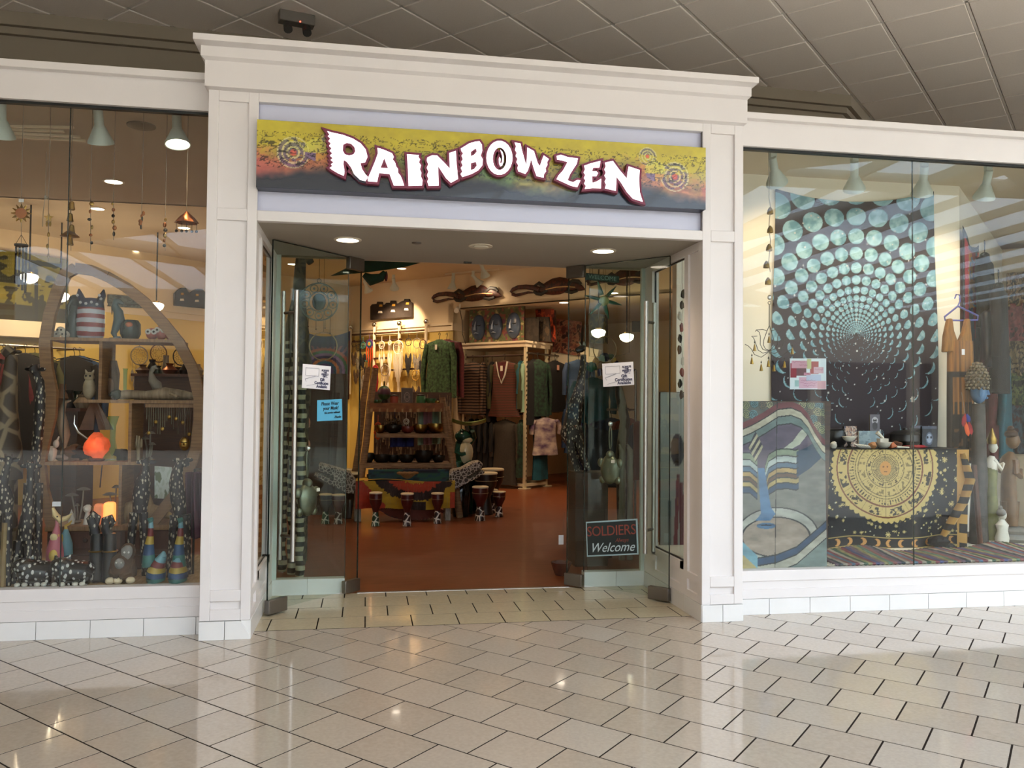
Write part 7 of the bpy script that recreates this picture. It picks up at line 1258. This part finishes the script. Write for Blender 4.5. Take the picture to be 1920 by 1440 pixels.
panel([cq(290, 874, .33), cq(322, 876, .33), cq(322, 936, .33), cq(290, 934, .33)], 'framed_picture', blotch('#c9d2c4', '#dfe6de', '#7a8668', s=3, seed=8), 'pale panel painted bright like a lit case at the back of the lower right bay', 40, 40, .02, 'white_glaze')  # pale print stands in for the glow of a lit white case
# --- figures on the platform
def ft(x, y): return PZ(x, y, PLZ)
def cat_loaf(x0, x1, y, label):
    p = ft((x0+x1)/2, y-1); p.y += .08; w = ft(x1, y).x-ft(x0, y).x; t = thing('patterned_cat', label, 'figurine', p, 'spotted lying cats at the window'); h = 46*M_*.95
    build(B().tube([p+V((-w*.46, 0, h*.42)), p+V((-w*.36, 0, h*.50)), p+V((0, 0, h*.5)), p+V((w*.36, 0, h*.45)), p+V((w*.47, 0, h*.36))], [h*.30, h*.48, h*.46, h*.43, h*.25], 16, .9), 'body', MATS['spots'], t); build(B().box((p.x-w*.46, p.y-.05, PLZ), (p.x+w*.46, p.y+.06, PLZ+h*.45)), 'belly', MATS['spots'], t, bevel=.02)
    build(B().ell(p+V((-w*.30, -.02, h*.72)), (h*.40, h*.42, h*.30), 14, 10), 'head', MATS['spots'], t)
    for s in (-1, 1): build(B().tube([p+V((-w*.30+s*h*.2, 0, h*.92)), p+V((-w*.30+s*h*.26, 0, h*1.08))], [h*.12, h*.02], 6), 'ear', MATS['spots'], t)
    for s in (-.42, -.22, .12, .3): build(B().ell(p+V((w*s, -.058, .014)), (.018, .02, .014), 8, 6), 'paw', MATS['stone_white'], t)
cat_loaf(25, 92, 1103, 'glossy black lying cat with white spots, nearer the picture edge of the two'); cat_loaf(95, 165, 1102, 'glossy black lying cat with white spots, nearer the dark carved pillars')
p = ft(103, 1085); t = thing('cat_statuette', 'slim pink and yellow cat statuette with a cream crescent shaped head', 'figurine', p); yy = p.y; q = lambda x, y: P(x, y, yy); build(B().tube([p, q(103, 1060), q(103, 1030), q(105, 1005), q(107, 985), q(107, 970)], [.045, .055, .05, .03, .012, .010], 12), 'body', MATS['cat_pink'], t); build(B().ell(q(105, 1005), (.03, .03, .03), 10, 8).ell(q(104, 1040)-V((0, .03, 0)), (.03, .03, .05), 10, 8), 'patch', MATS['cat_yellow'], t)
build(B().tube([q(99, 952), q(104, 966), q(114, 975), q(126, 971), q(135, 963)], [.012, .030, .036, .026, .006], 12, .6), 'crescent_head', MATS['cat_cream'], t); [build(B().ell(q(x, 968)-V((0, .026, 0)), .006, 6, 5), 'eye', MATS['black'], t) for x in (110, 118)]; build(B().lathe([(.024, 0), (.014, .006), (.002, .008)], q(104, 1006)-V((0, .032, 0)), 8, ax=(V((1, 0, 0)), ez, V((0, -1, 0)))), 'flower', MATS['cat_cream'], t)
build(B().cbox(q(106, 945), (.05, .004, .03)), 'price_tag', MATS['paper'], t)
p = ft(121, 1078); yy = p.y; q = lambda x, y: P(x, y, yy); t = thing('drop_statuette', 'blue, teal and yellow drop shaped bird statuette beside the pink cat', 'figurine', p); build(B().tube([q(123, 1040), q(122, 1020), q(123, 1005), q(124, 992)], [.044, .046, .03, .012], 12), 'body', MATS['rb_sky'], t); build(B().ell(q(121, 1034), (.048, .044, .045), 12, 8), 'base_band', MATS['rb_blue'], t); build(B().ell(q(118, 1016)-V((.004, .022, 0)), (.022, .026, .055), 10, 8), 'wing', MATS['rb_yellow'], t); build(B().tube([q(124, 994), q(123, 986), q(130, 982), q(135, 976)], [.012, .010, .009, .003], 8), 'beak', MATS['cat_yellow'], t); [build(B().tube([q(x, 1046), V((q(x, 1050).x, yy, PLZ))], .006, 6), 'leg', MATS['iron'], t) for x in (119, 125)]
for k, (x, m, lb) in enumerate(((178, 'leather', 'dark carved pillar with a striped curl on top, nearer the spotted cats'), (203, 'leather', 'dark carved pillar with a spiral curl on top, nearer the brown animal'))):
    p = ft(x, 1091); p.y += .02; yy = p.y; q = lambda a, b: P(a, b, yy); t = thing('giraffe_carving', lb, 'carving', p, 'dark giraffe carvings before the drawers'); z1 = q(x, 1000).z; build(B().tube([p, p+V((0, 0, (z1-PLZ)*.5)), V((p.x, yy, z1))], [.046, .042, .036], 12), 'pillar', MATS['leather'], t); build(B().tube([q(x, 1002), q(x-2, 985), q(x-8, 972), q(x-2, 964), q(x+6, 970), q(x+4, 984)] if k == 0 else [q(x, 1002), q(x-6, 988), q(x-5, 974), q(x+4, 970), q(x+9, 980), q(x+3, 990), q(x-1, 983)], [.032, .030, .026, .022, .018, .012] if k == 0 else [.03, .028, .025, .022, .018, .013, .008], 10), 'curled_neck', MATS['dash'], t); build(B().ring(V((p.x, yy, (z1+PLZ)/2+.04)), .044, .005, (0, 0, 1), 20, 5), 'ring_band', MATS['brass'], t)
p = ft(230, 1092); p.y += .03; yy = p.y; q = lambda a, b: P(a, b, yy); t = thing('monkey_statue', 'brown seated wooden animal with a pale speckled face, holding a young one', 'figurine', p); build(B().tube([p+V((0, 0, .02)), q(230, 1070), q(231, 1050), q(238, 1036)], [.075, .085, .07, .04], 14), 'body', MATS['fur_brown'], t); build(B().ell(q(241, 1033)-V((0, .01, 0)), (.046, .044, .052), 14, 10), 'head', MATS['fur_brown'], t); build(B().ell(q(242, 1033)-V((0, .04, 0)), (.036, .018, .042), 12, 8, bump=.3), 'face', MATS['grey_stone'], t); [build(B().ell(q(x, 1033)-V((0, .058, 0)), .007, 6, 5), 'eye', MATS['white_glaze'], t) for x in (238, 246)]
build(B().ell(q(230, 1053)-V((0, .07, 0)), (.03, .026, .034), 12, 8), 'young_head', MATS['grey_stone'], t); [build(B().ell(q(x, 1050)-V((0, .095, 0)), .006, 6, 5), 'eye', MATS['white_glaze'], t) for x in (226, 235)]; [build(B().ell(V((q(x, 1090).x, yy-.07, PLZ+.02)), (.028, .035, .022), 10, 6), 'foot', MATS['cream_ceramic'], t) for x in (212, 227, 250)]; [build(B().tube([q(x, 1050), q(x, 1072)-V((0, .05, 0)), q(230, 1078)-V((0, .08, 0))], [.025, .022, .018], 8), 'arm', MATS['fur_brown'], t) for x in (216, 246)]
def rainbow(x0, label, s, bx):
    p = ft(x0, 1093); p.y += .02; yy = p.y; q = lambda a, b: P(a, b, yy); t = thing('rainbow_cat', label, 'figurine', p, 'rainbow striped cats at the window')
    nk = [(bx, 1062), (bx-1, 1040), (bx, 1020), (bx+2, 1005), (bx+3, 990), (bx+3, 978)]; ms = ['rb_teal', 'rb_blue', 'rb_yellow', 'rb_red', 'rb_sky']; rr = [.045, .036, .028, .02, .016, .013]
    for k in range(5): build(B().tube([q(*nk[k]), q(*nk[k+1])], [rr[k], rr[k+1]], 12), 'neck_band', MATS[ms[k]], t)
    build(B().tube([q(bx+3, 980), q(bx+1, 975), q(bx+7, 973)], [.014, .02, .012], 8), 'head', MATS['rb_teal'], t)
    bd = [(x0, 1094), (x0, 1082), (x0+1, 1072), (x0+4*s, 1062), (x0+9*s, 1052), (x0+15*s, 1042), (x0+17*s, 1034)]; rr = [.075, .082, .08, .066, .05, .034, .012]; ms = ['rb_teal', 'rb_blue', 'rb_yellow', 'rb_red', 'rb_sky', 'rb_sky']
    for k in range(6): build(B().tube([q(*bd[k]) if k else p+V((0, 0, .004)), q(*bd[k+1])], [rr[k], rr[k+1]], 14, .7), 'body_band', MATS[ms[k]], t)
rainbow(292, 'rainbow striped cat carving with its tail raised, larger one of the pair', .9, 280); rainbow(333, 'rainbow striped cat carving nearest the left column, seen end on', .2, 336)
# giraffes at both sides
def giraffe(pts, rr, m, base, label, legs, hd):
    yy = base.y; q = lambda a, b: P(a, b, yy); t = thing('giraffe_statue', label, 'statue', base, 'carved giraffes in the left window'); build(B().tube([q(*a) for a in pts], rr, 12), 'neck', MATS[m], t)
    a = q(*pts[-1]); b = q(*hd); build(B().tube([a, a.lerp(b, .5)+V((0, 0, .02)), b], [rr[-1]*1.2, rr[-1]*1.3, rr[-1]*.6], 10), 'head', MATS[m], t)
    for s in (-1, 1): build(B().tube([a+V((s*.015, 0, .01)), a+V((s*.02, 0, .055))], [.007, .006], 6), 'horn', MATS['wood_dark'], t); build(B().ell(a+V((s*.04, 0, .02)), (.025, .008, .014), 8, 6), 'ear', MATS[m], t)
    c = q(*pts[0])
    for k in range(legs): s = V(((k % 2-.5)*.10, (k//2-.5)*.10, 0)); build(B().tube([c+s*.6, V(((c+s).x, (c+s).y, PLZ))], [.03, .018], 8), 'leg', MATS[m], t)
giraffe([(12, 900), (10, 860), (8, 820), (14, 770), (18, 720), (20, 690), (22, 665)], [.10, .11, .10, .065, .05, .042, .036], 'giraffe_net', V((P(12, 900, .9).x, .9, PLZ)), 'large brown net patterned giraffe at the far left of the window', 4, (4, 662))
giraffe([(66, 905), (66, 870), (70, 830), (74, 780), (76, 740), (75, 715), (66, 698)], [.03, .028, .032, .034, .03, .026, .022], 'dash', V((P(66, 905, .6).x, .6, PLZ)), 'dark dashed giraffe leaning behind the left hoop of the round shelf', 2, (58, 690))
giraffe([(48, 1012), (50, 985), (53, 955), (56, 925), (57, 900), (58, 880)], [.05, .048, .034, .026, .022, .022], 'dash', V((P(48, 1012, .42).x, .42, PLZ)), 'dark dashed giraffe statue standing left of the drawer base', 4, (60, 868))
giraffe([(8, 960), (10, 935), (6, 905), (12, 880), (16, 868)], [.045, .05, .03, .022, .018], 'dash', V((P(8, 960, .35).x, .35, PLZ)), 'looped dashed giraffe nearest the picture edge with a wire handle', 2, (20, 858))
giraffe([(262, 960), (264, 930), (268, 905), (272, 885), (274, 872)], [.045, .055, .05, .03, .02], 'dash', V((P(262, 960, .58).x, .58, PLZ)), 'dashed giraffe behind the kangaroo carving with a drooping neck', 2, (268, 862))
giraffe([(338, 965), (334, 935), (330, 905), (332, 885), (337, 872), (343, 868)], [.04, .05, .045, .035, .028, .024], 'dash', V((P(338, 965, .5).x, .5, PLZ)), 'dashed giraffe nearest the left column with white eyes', 4, (352, 874))
solo(B().tube([PZ(4, 1100, PLZ), P(10, 980, .3)], [.02, .018], 8), 'walking_stick', MATS['lt_pole'], 'pale wooden stick leaning at the far left of the window', 'stick')
p = P(356, 905, .55); t = thing('plum_shawl', 'plum coloured cloth draped beside the left column', 'cloth', P(362, 880, .55)); a, b = P(348, 1010, .55), P(377, 1010, .55); zt_ = P(360, 885, .55).z; paint('cloth', a, V((b.x-a.x, 0, 0)), V((0, 0, zt_-a.z)), 24, 40, lambda U, W: np.tile(hexa('#4f2a3c'), (len(U), 1)), MATS['print'], t, lambda U, W: .03*np.sin(U*12+W*2), thick=.004); build(B().tube([V((a.x+.05, .55, PLZ)), V((a.x+.05, .55, zt_+.02)), V((b.x, .55, zt_+.02))], .008, 6), 'stand', MATS['iron'], t)
# hanging chimes
HZ = 3.45
def chime(x, y0, y1, Y, label, kind, m='brass'):
    top = P(x, y0, Y); t = thing('wind_chime', label, 'wind chime', V((top.x, Y, HZ)), 'wind chimes in the left window'); build(B().tube([V((top.x, Y, HZ)), top, P(x, y1, Y)], .0022, 5), 'cord', MATS['twine'], t); q = lambda dx_, y: P(x+dx_, y, Y)
    if kind == 'sun':
        c = q(0, 400); build(B().lathe([(.034, -.005), (.034, .005)], c, 18, ax=(V((1, 0, 0)), ez, V((0, 1, 0)))), 'sun_face', MATS['copper'], t)
        for k in range(12): a = 2*pi*k/12; d = V((math.cos(a), 0, math.sin(a))); build(B().tube([c+d*.036, c+d*.062], [.010, .002], 5), 'ray', MATS[m], t)
        build(B().cbox(q(0, 376), (.03, .004, .022)), 'price_tag', MATS['paper'], t); pl_ = q(0, 460); build(B().lathe([(.04, -.006), (.042, .006)], pl_, 18), 'plate', MATS['iron'], t); [build(B().tube([pl_+V((d, 0, 0)), q(0, 440)], .0016, 4), 'strut', MATS['iron'], t) for d in (-.038, .038)]
        for d in (-.03, -.01, .012, .03): build(B().tube([pl_+V((d, .0, -.01)), pl_+V((d, 0, -.28-d))], .0075, 8), 'tube', MATS['iron'], t)
    elif kind == 'bells':
        for k, y in enumerate(range(y0+12, y1, 22)): c = q((-1)**k*1.5, y); build(B().lathe([(.004, .035), (.014, .028), (.018, 0), (.022, -.022), (.018, -.024), (.003, .01)], c, 12), 'bell', MATS[m], t)
    elif kind == 'umbrella':
        c = q(0, 410); build(B().lathe([(.004, .05), (.02, .035), (.05, .005), (.075, -.03), (.07, -.03), (.002, .03)], c, 16, wob=lambda i, a: .08*math.cos(8*a) if i > 1 else 0), 'canopy', MATS['copper'], t); [build(B().tube([c+V((d, 0, -.03)), c+V((d, 0, -.08))], .0016, 4).ell(c+V((d, 0, -.085)), .010, 7, 5), 'bead', MATS['iron'], t) for d in (-.065, -.03, .0, .035, .065)]
    elif kind == 'star':
        c = q(0, 408); pts = [c+V((math.cos(pi/2+k*pi/5), 0, math.sin(pi/2+k*pi/5)))*(.032 if k % 2 == 0 else .014) for k in range(10)]; build(B().prism(pts, (0, .006, 0)), 'star', MATS[m], t); [build(B().ell(q(d, y), (.008, .006, .018), 7, 5), 'charm', MATS[m], t) for d, y in ((-3, 420), (3, 420), (0, 440), (-2, 462), (0, 480))]
    else:
        random.seed(x)
        for k in range(6): c = q(random.uniform(-3, 3), y0+10+k*(y1-y0-10)/6); build(B().ell(c, (random.uniform(.006, .016), .006, random.uniform(.010, .02)), 8, 6), 'charm', MATS[(m, 'copper', 'iron')[k % 3]], t)
chime(40, 366, 470, .55, 'wind chime with a copper sun face over a disc of dark tubes', 'sun'); chime(91, 380, 490, .6, 'wind chime with a brass star and charms, second from the picture edge', 'star'); chime(133, 375, 470, .6, 'string of stacked brass bells, third wind chime from the picture edge', 'bells')
chime(170, 372, 470, .65, 'thin charm string between the stacked bells and the cross chime', 'charms'); chime(213, 372, 450, .65, 'charm string with cross shaped pieces under the round ceiling lamps', 'charms'); chime(266, 390, 430, .65, 'short dark charm string right of the ceiling lamps', 'charms', 'copper'); chime(310, 402, 470, .65, 'slender charm string left of the copper umbrella chime', 'charms'); chime(350, 385, 412, .6, 'copper umbrella shaped chime nearest the left column', 'umbrella')
c = P(131, 442, .6); solo(B().lathe([(.002, .035), (.02, .03), (.055, .0), (.06, -.005), (.03, -.012), (.002, -.012)], c, 18).tube([c+V((0, 0, .03)), V((c.x, c.y, HZ))], .002, 4), 'brass_dish', MATS['brass'], 'brass hat shaped gong hanging below the stacked bells', 'gong')
t = thing('pull_cord', 'thin pale cord with a knot hanging from the shop ceiling at the left', 'cord', PZ(87, 285, HZ)); build(B().tube([PZ(87, 285, HZ)]+[P(x, y, PZ(87, 285, HZ).y) for x, y in ((86, 330), (85, 365), (81, 400), (80, 425))], .0035, 5), 'cord', MATS['pale_string'], t); build(B().ell(P(86, 370, PZ(87, 285, HZ).y), .016, 8, 6), 'knot', MATS['white_glaze'], t)
# track, lamps and vents
solo(B().box((-5.5, .52, 3.415), (P(354, 222, .53).x, .555, 3.45)), 'light_track', MATS['fixture'], 'long pale ceiling track carrying the lamps of the left window', 'track')
for x, y, on_, aim, lb in ((2, 218, False, (8, 420), 'bell track lamp cut by the picture edge in the left window'), (184, 222, False, (206, 420), 'unlit looking bell track lamp in the middle of the left window'), (331, 232, True, (345, 500), 'lit bell track lamp nearest the left column in the left window')):
    p = P(x, y, .54); p = V((p.x, .537, 3.415)); q = P(*aim, .9 if x < 300 else .34); tracklamp(p, q, lb, 'track lamps in the left window', 16, '#ffdcb0', .98, on_, 1.7)
recessed(PZ(213, 340, HZ), 'lit round recessed lamp, larger one in the left window ceiling', 'left window ceiling lamps', 60); recessed(PZ(183, 391, 3.8), 'lit round recessed lamp further back in the left window ceiling', 'left window ceiling lamps', 90); recessed(PZ(345, 427, 3.8), 'lit recessed lamp near the copper umbrella chime', 'left window ceiling lamps', 70)
p = PZ(265, 235, HZ); solo(B().lathe([(.10, 0), (.10, -.008), (.085, -.014), (.003, -.014)], p, 24), 'ceiling_speaker', mat('speaker_grille', '#8d7f6a', .7), 'round flush ceiling speaker in the left window ceiling', 'speaker')
t = thing('ceiling_vent', 'linear ceiling air vent of pale slats in the left window ceiling', 'vent', PZ(90, 250, HZ))
for (x0, y0), (x1, y1) in (((14, 237), (138, 239)), ((12, 243), (120, 246)), ((14, 249), (150, 257)), ((14, 256), (160, 264))): a, b = PZ(x0, y0, HZ-.012), PZ(x1, y1, HZ-.012); build(B().bar(a, b, .022, .016), 'slat', MATS['cream_trim'], t)
# paintings, shelf and clothes on the far wall
def savanna(U, W):
    n = fbm(U*7, W*5, 2); c = mixc(hexa('#5c5a22'), hexa('#8f8430'), n); put(c, (W > .55) & (fbm(U*5, W*9, 7) > .56), '#23281a'); put(c, W < .25, '#242418'); put(c, (W < .5) & (fbm(U*9, W*7, 4) > .56), '#2b2b16'); put(c, (np.abs(U-.62) < .02) & (W < .8), '#1c1e14'); return c
panel([W2(-40, 462, .05), W2(128, 490, .05), W2(128, 612, .05), W2(-40, 598, .05)], 'painting', savanna, 'large olive savanna painting with dark trees on the wall behind the left window', 120, 90, .04, 'wood_dark')
a, b = W2(-60, 612, .15), W2(118, 622, .15); solo(B().bar(a, b, .30, .22), 'picture_shelf', MATS['cream_trim'], 'cream wall shelf under the savanna painting', 'shelf')
t = thing('wall_plaque', 'dark carved wall plaque of arched houses behind the round shelf', 'wall carving', W2(354, 562, .04)); build(B().prism([W2(x, y, .03) for x, y in ((325, 573), (325, 550), (331, 544), (338, 540), (346, 540), (350, 547), (354, 550), (360, 545), (368, 542), (377, 543), (384, 550), (384, 579))], V((.03, -.03, 0))), 'board', MATS['plaque'], t)
for x, y in ((341, 562), (369, 564)): build(B().prism([W2(x-4, y+2, .08), W2(x-3, y-2, .08), W2(x+3, y-2, .08), W2(x+4, y+2, .08)], V((.004, -.004, 0))), 'window_inlay', MATS['tag_white'], t); build(B().prism([W2(x-2, y-9, .08), W2(x-2, y-13, .08), W2(x+3, y-13, .08), W2(x+3, y-9, .08)], V((.004, -.004, 0))), 'window_inlay', MATS['gold'], t)
panel([W2(203, 552, .05), W2(268, 560, .05), W2(268, 578, .05), W2(203, 574, .05)], 'painting', blotch('#3f4a4c', '#5a6668', '#2b3436', s=7, seed=12), 'long dark grey picture on the wall behind the seahorse figurine', 60, 20, .03, 'black')
for k, x in enumerate((-20, 8, 30, 48, 66, 140, 150)): garment(W2(x, 648+(x > 100)*6, .5+.1*(k % 2)), VD if k % 2 else (VD-UD*.3).normalized(), .6, 1.5, ('black_cloth', 'maroon_cloth', 'grey_cloth', 'black_cloth', 'olive_cloth', 'black_cloth', 'blue_cloth')[k], ('black long coat on the far wall rack, furthest toward the picture edge', 'maroon long shirt on the far wall rack behind the net patterned giraffe', 'grey long dress on the far wall rack', 'black long shirt on the far wall rack behind the dashed giraffe', 'olive long dress on the far wall rack beside the left hoop', 'black long shirt seen through the round shelf, upper bay', 'dark blue long shirt seen through the round shelf, beside the wooden owl')[k], group='long clothes on the far wall rack', sleeve=.5, seed=100+k)
a, b = W2(-30, 647, .55), W2(158, 653, .55); b.z = a.z = (a.z+b.z)/2; t = thing('clothes_rail', 'long dark wall rail carrying the coats and long shirts on the far wall', 'rack', a); build(B().tube([a, b], .016, 8), 'bar', MATS['steel_dark'], t)
for f in (.08, .5, .92): c = a.lerp(b, f); build(B().tube([c, c+V((-.38, .38, 0))], .014, 7), 'bracket', MATS['steel_dark'], t)
for k, (x, y, m, lb) in enumerate(((298, 648, 'feather_brown', 'brown dreamcatcher on the yellow wall behind the gull carving'), (340, 655, 'feather_black', 'black dreamcatcher on the yellow wall near the left column'), (262, 652, 'feather_grey', 'grey dreamcatcher on the yellow wall behind the glass vase'))): catcher(W2(x, y-14, .12), .14, m, m, lb, (.7, -.7, 0), 'dreamcatchers seen through the round shelf', .5, 5)
for k, (x0, x1, y0, lb) in enumerate(((96, 146, 765, 'dark wooden counter behind the third shelf of the round shelf'), (252, 372, 700, 'long dark counter of trinkets behind the second shelf of the round shelf'))):
    a, b = P(x0, y0, 3.2+1.2*k), P(x1, y0, 3.2+1.2*k); t = thing('display_counter', lb, 'counter', ((a.x+b.x)/2, 3.4+1.2*k, 0)); build(B().box((a.x, a.y, 0), (b.x, a.y+.5, a.z-.03)), 'body', MATS['wood_dark'], t); build(B().box((a.x-.03, a.y-.03, a.z-.03), (b.x+.03, a.y+.53, a.z)), 'top', MATS['wood_red'], t)
    random.seed(k); 
    for j in range(9 if k else 4): x = a.x+(b.x-a.x)*(j+.5)/(9 if k else 4); h = random.uniform(.08, .26); solo(B().lathe([(.05, 0), (random.uniform(.04, .09), h*.4), (.03, h*.8), (random.uniform(.02, .05), h)], (x, a.y+.15+.2*random.random(), a.z), 12), 'trinket_vase', MATS[('carved_brown', 'iron_bowl', 'dark_green_glaze', 'driftwood', 'copper')[j % 5]], '%s little vase from the left on the %s counter behind the %s shelf' % (('first', 'second', 'third', 'fourth', 'fifth', 'sixth', 'seventh', 'eighth', 'ninth')[j], ('short', 'long')[k], ('third', 'second')[k]), 'vase', 'little vases on the counter behind the %s shelf' % ('third', 'second')[k])
# mall flag mirrored in the glass
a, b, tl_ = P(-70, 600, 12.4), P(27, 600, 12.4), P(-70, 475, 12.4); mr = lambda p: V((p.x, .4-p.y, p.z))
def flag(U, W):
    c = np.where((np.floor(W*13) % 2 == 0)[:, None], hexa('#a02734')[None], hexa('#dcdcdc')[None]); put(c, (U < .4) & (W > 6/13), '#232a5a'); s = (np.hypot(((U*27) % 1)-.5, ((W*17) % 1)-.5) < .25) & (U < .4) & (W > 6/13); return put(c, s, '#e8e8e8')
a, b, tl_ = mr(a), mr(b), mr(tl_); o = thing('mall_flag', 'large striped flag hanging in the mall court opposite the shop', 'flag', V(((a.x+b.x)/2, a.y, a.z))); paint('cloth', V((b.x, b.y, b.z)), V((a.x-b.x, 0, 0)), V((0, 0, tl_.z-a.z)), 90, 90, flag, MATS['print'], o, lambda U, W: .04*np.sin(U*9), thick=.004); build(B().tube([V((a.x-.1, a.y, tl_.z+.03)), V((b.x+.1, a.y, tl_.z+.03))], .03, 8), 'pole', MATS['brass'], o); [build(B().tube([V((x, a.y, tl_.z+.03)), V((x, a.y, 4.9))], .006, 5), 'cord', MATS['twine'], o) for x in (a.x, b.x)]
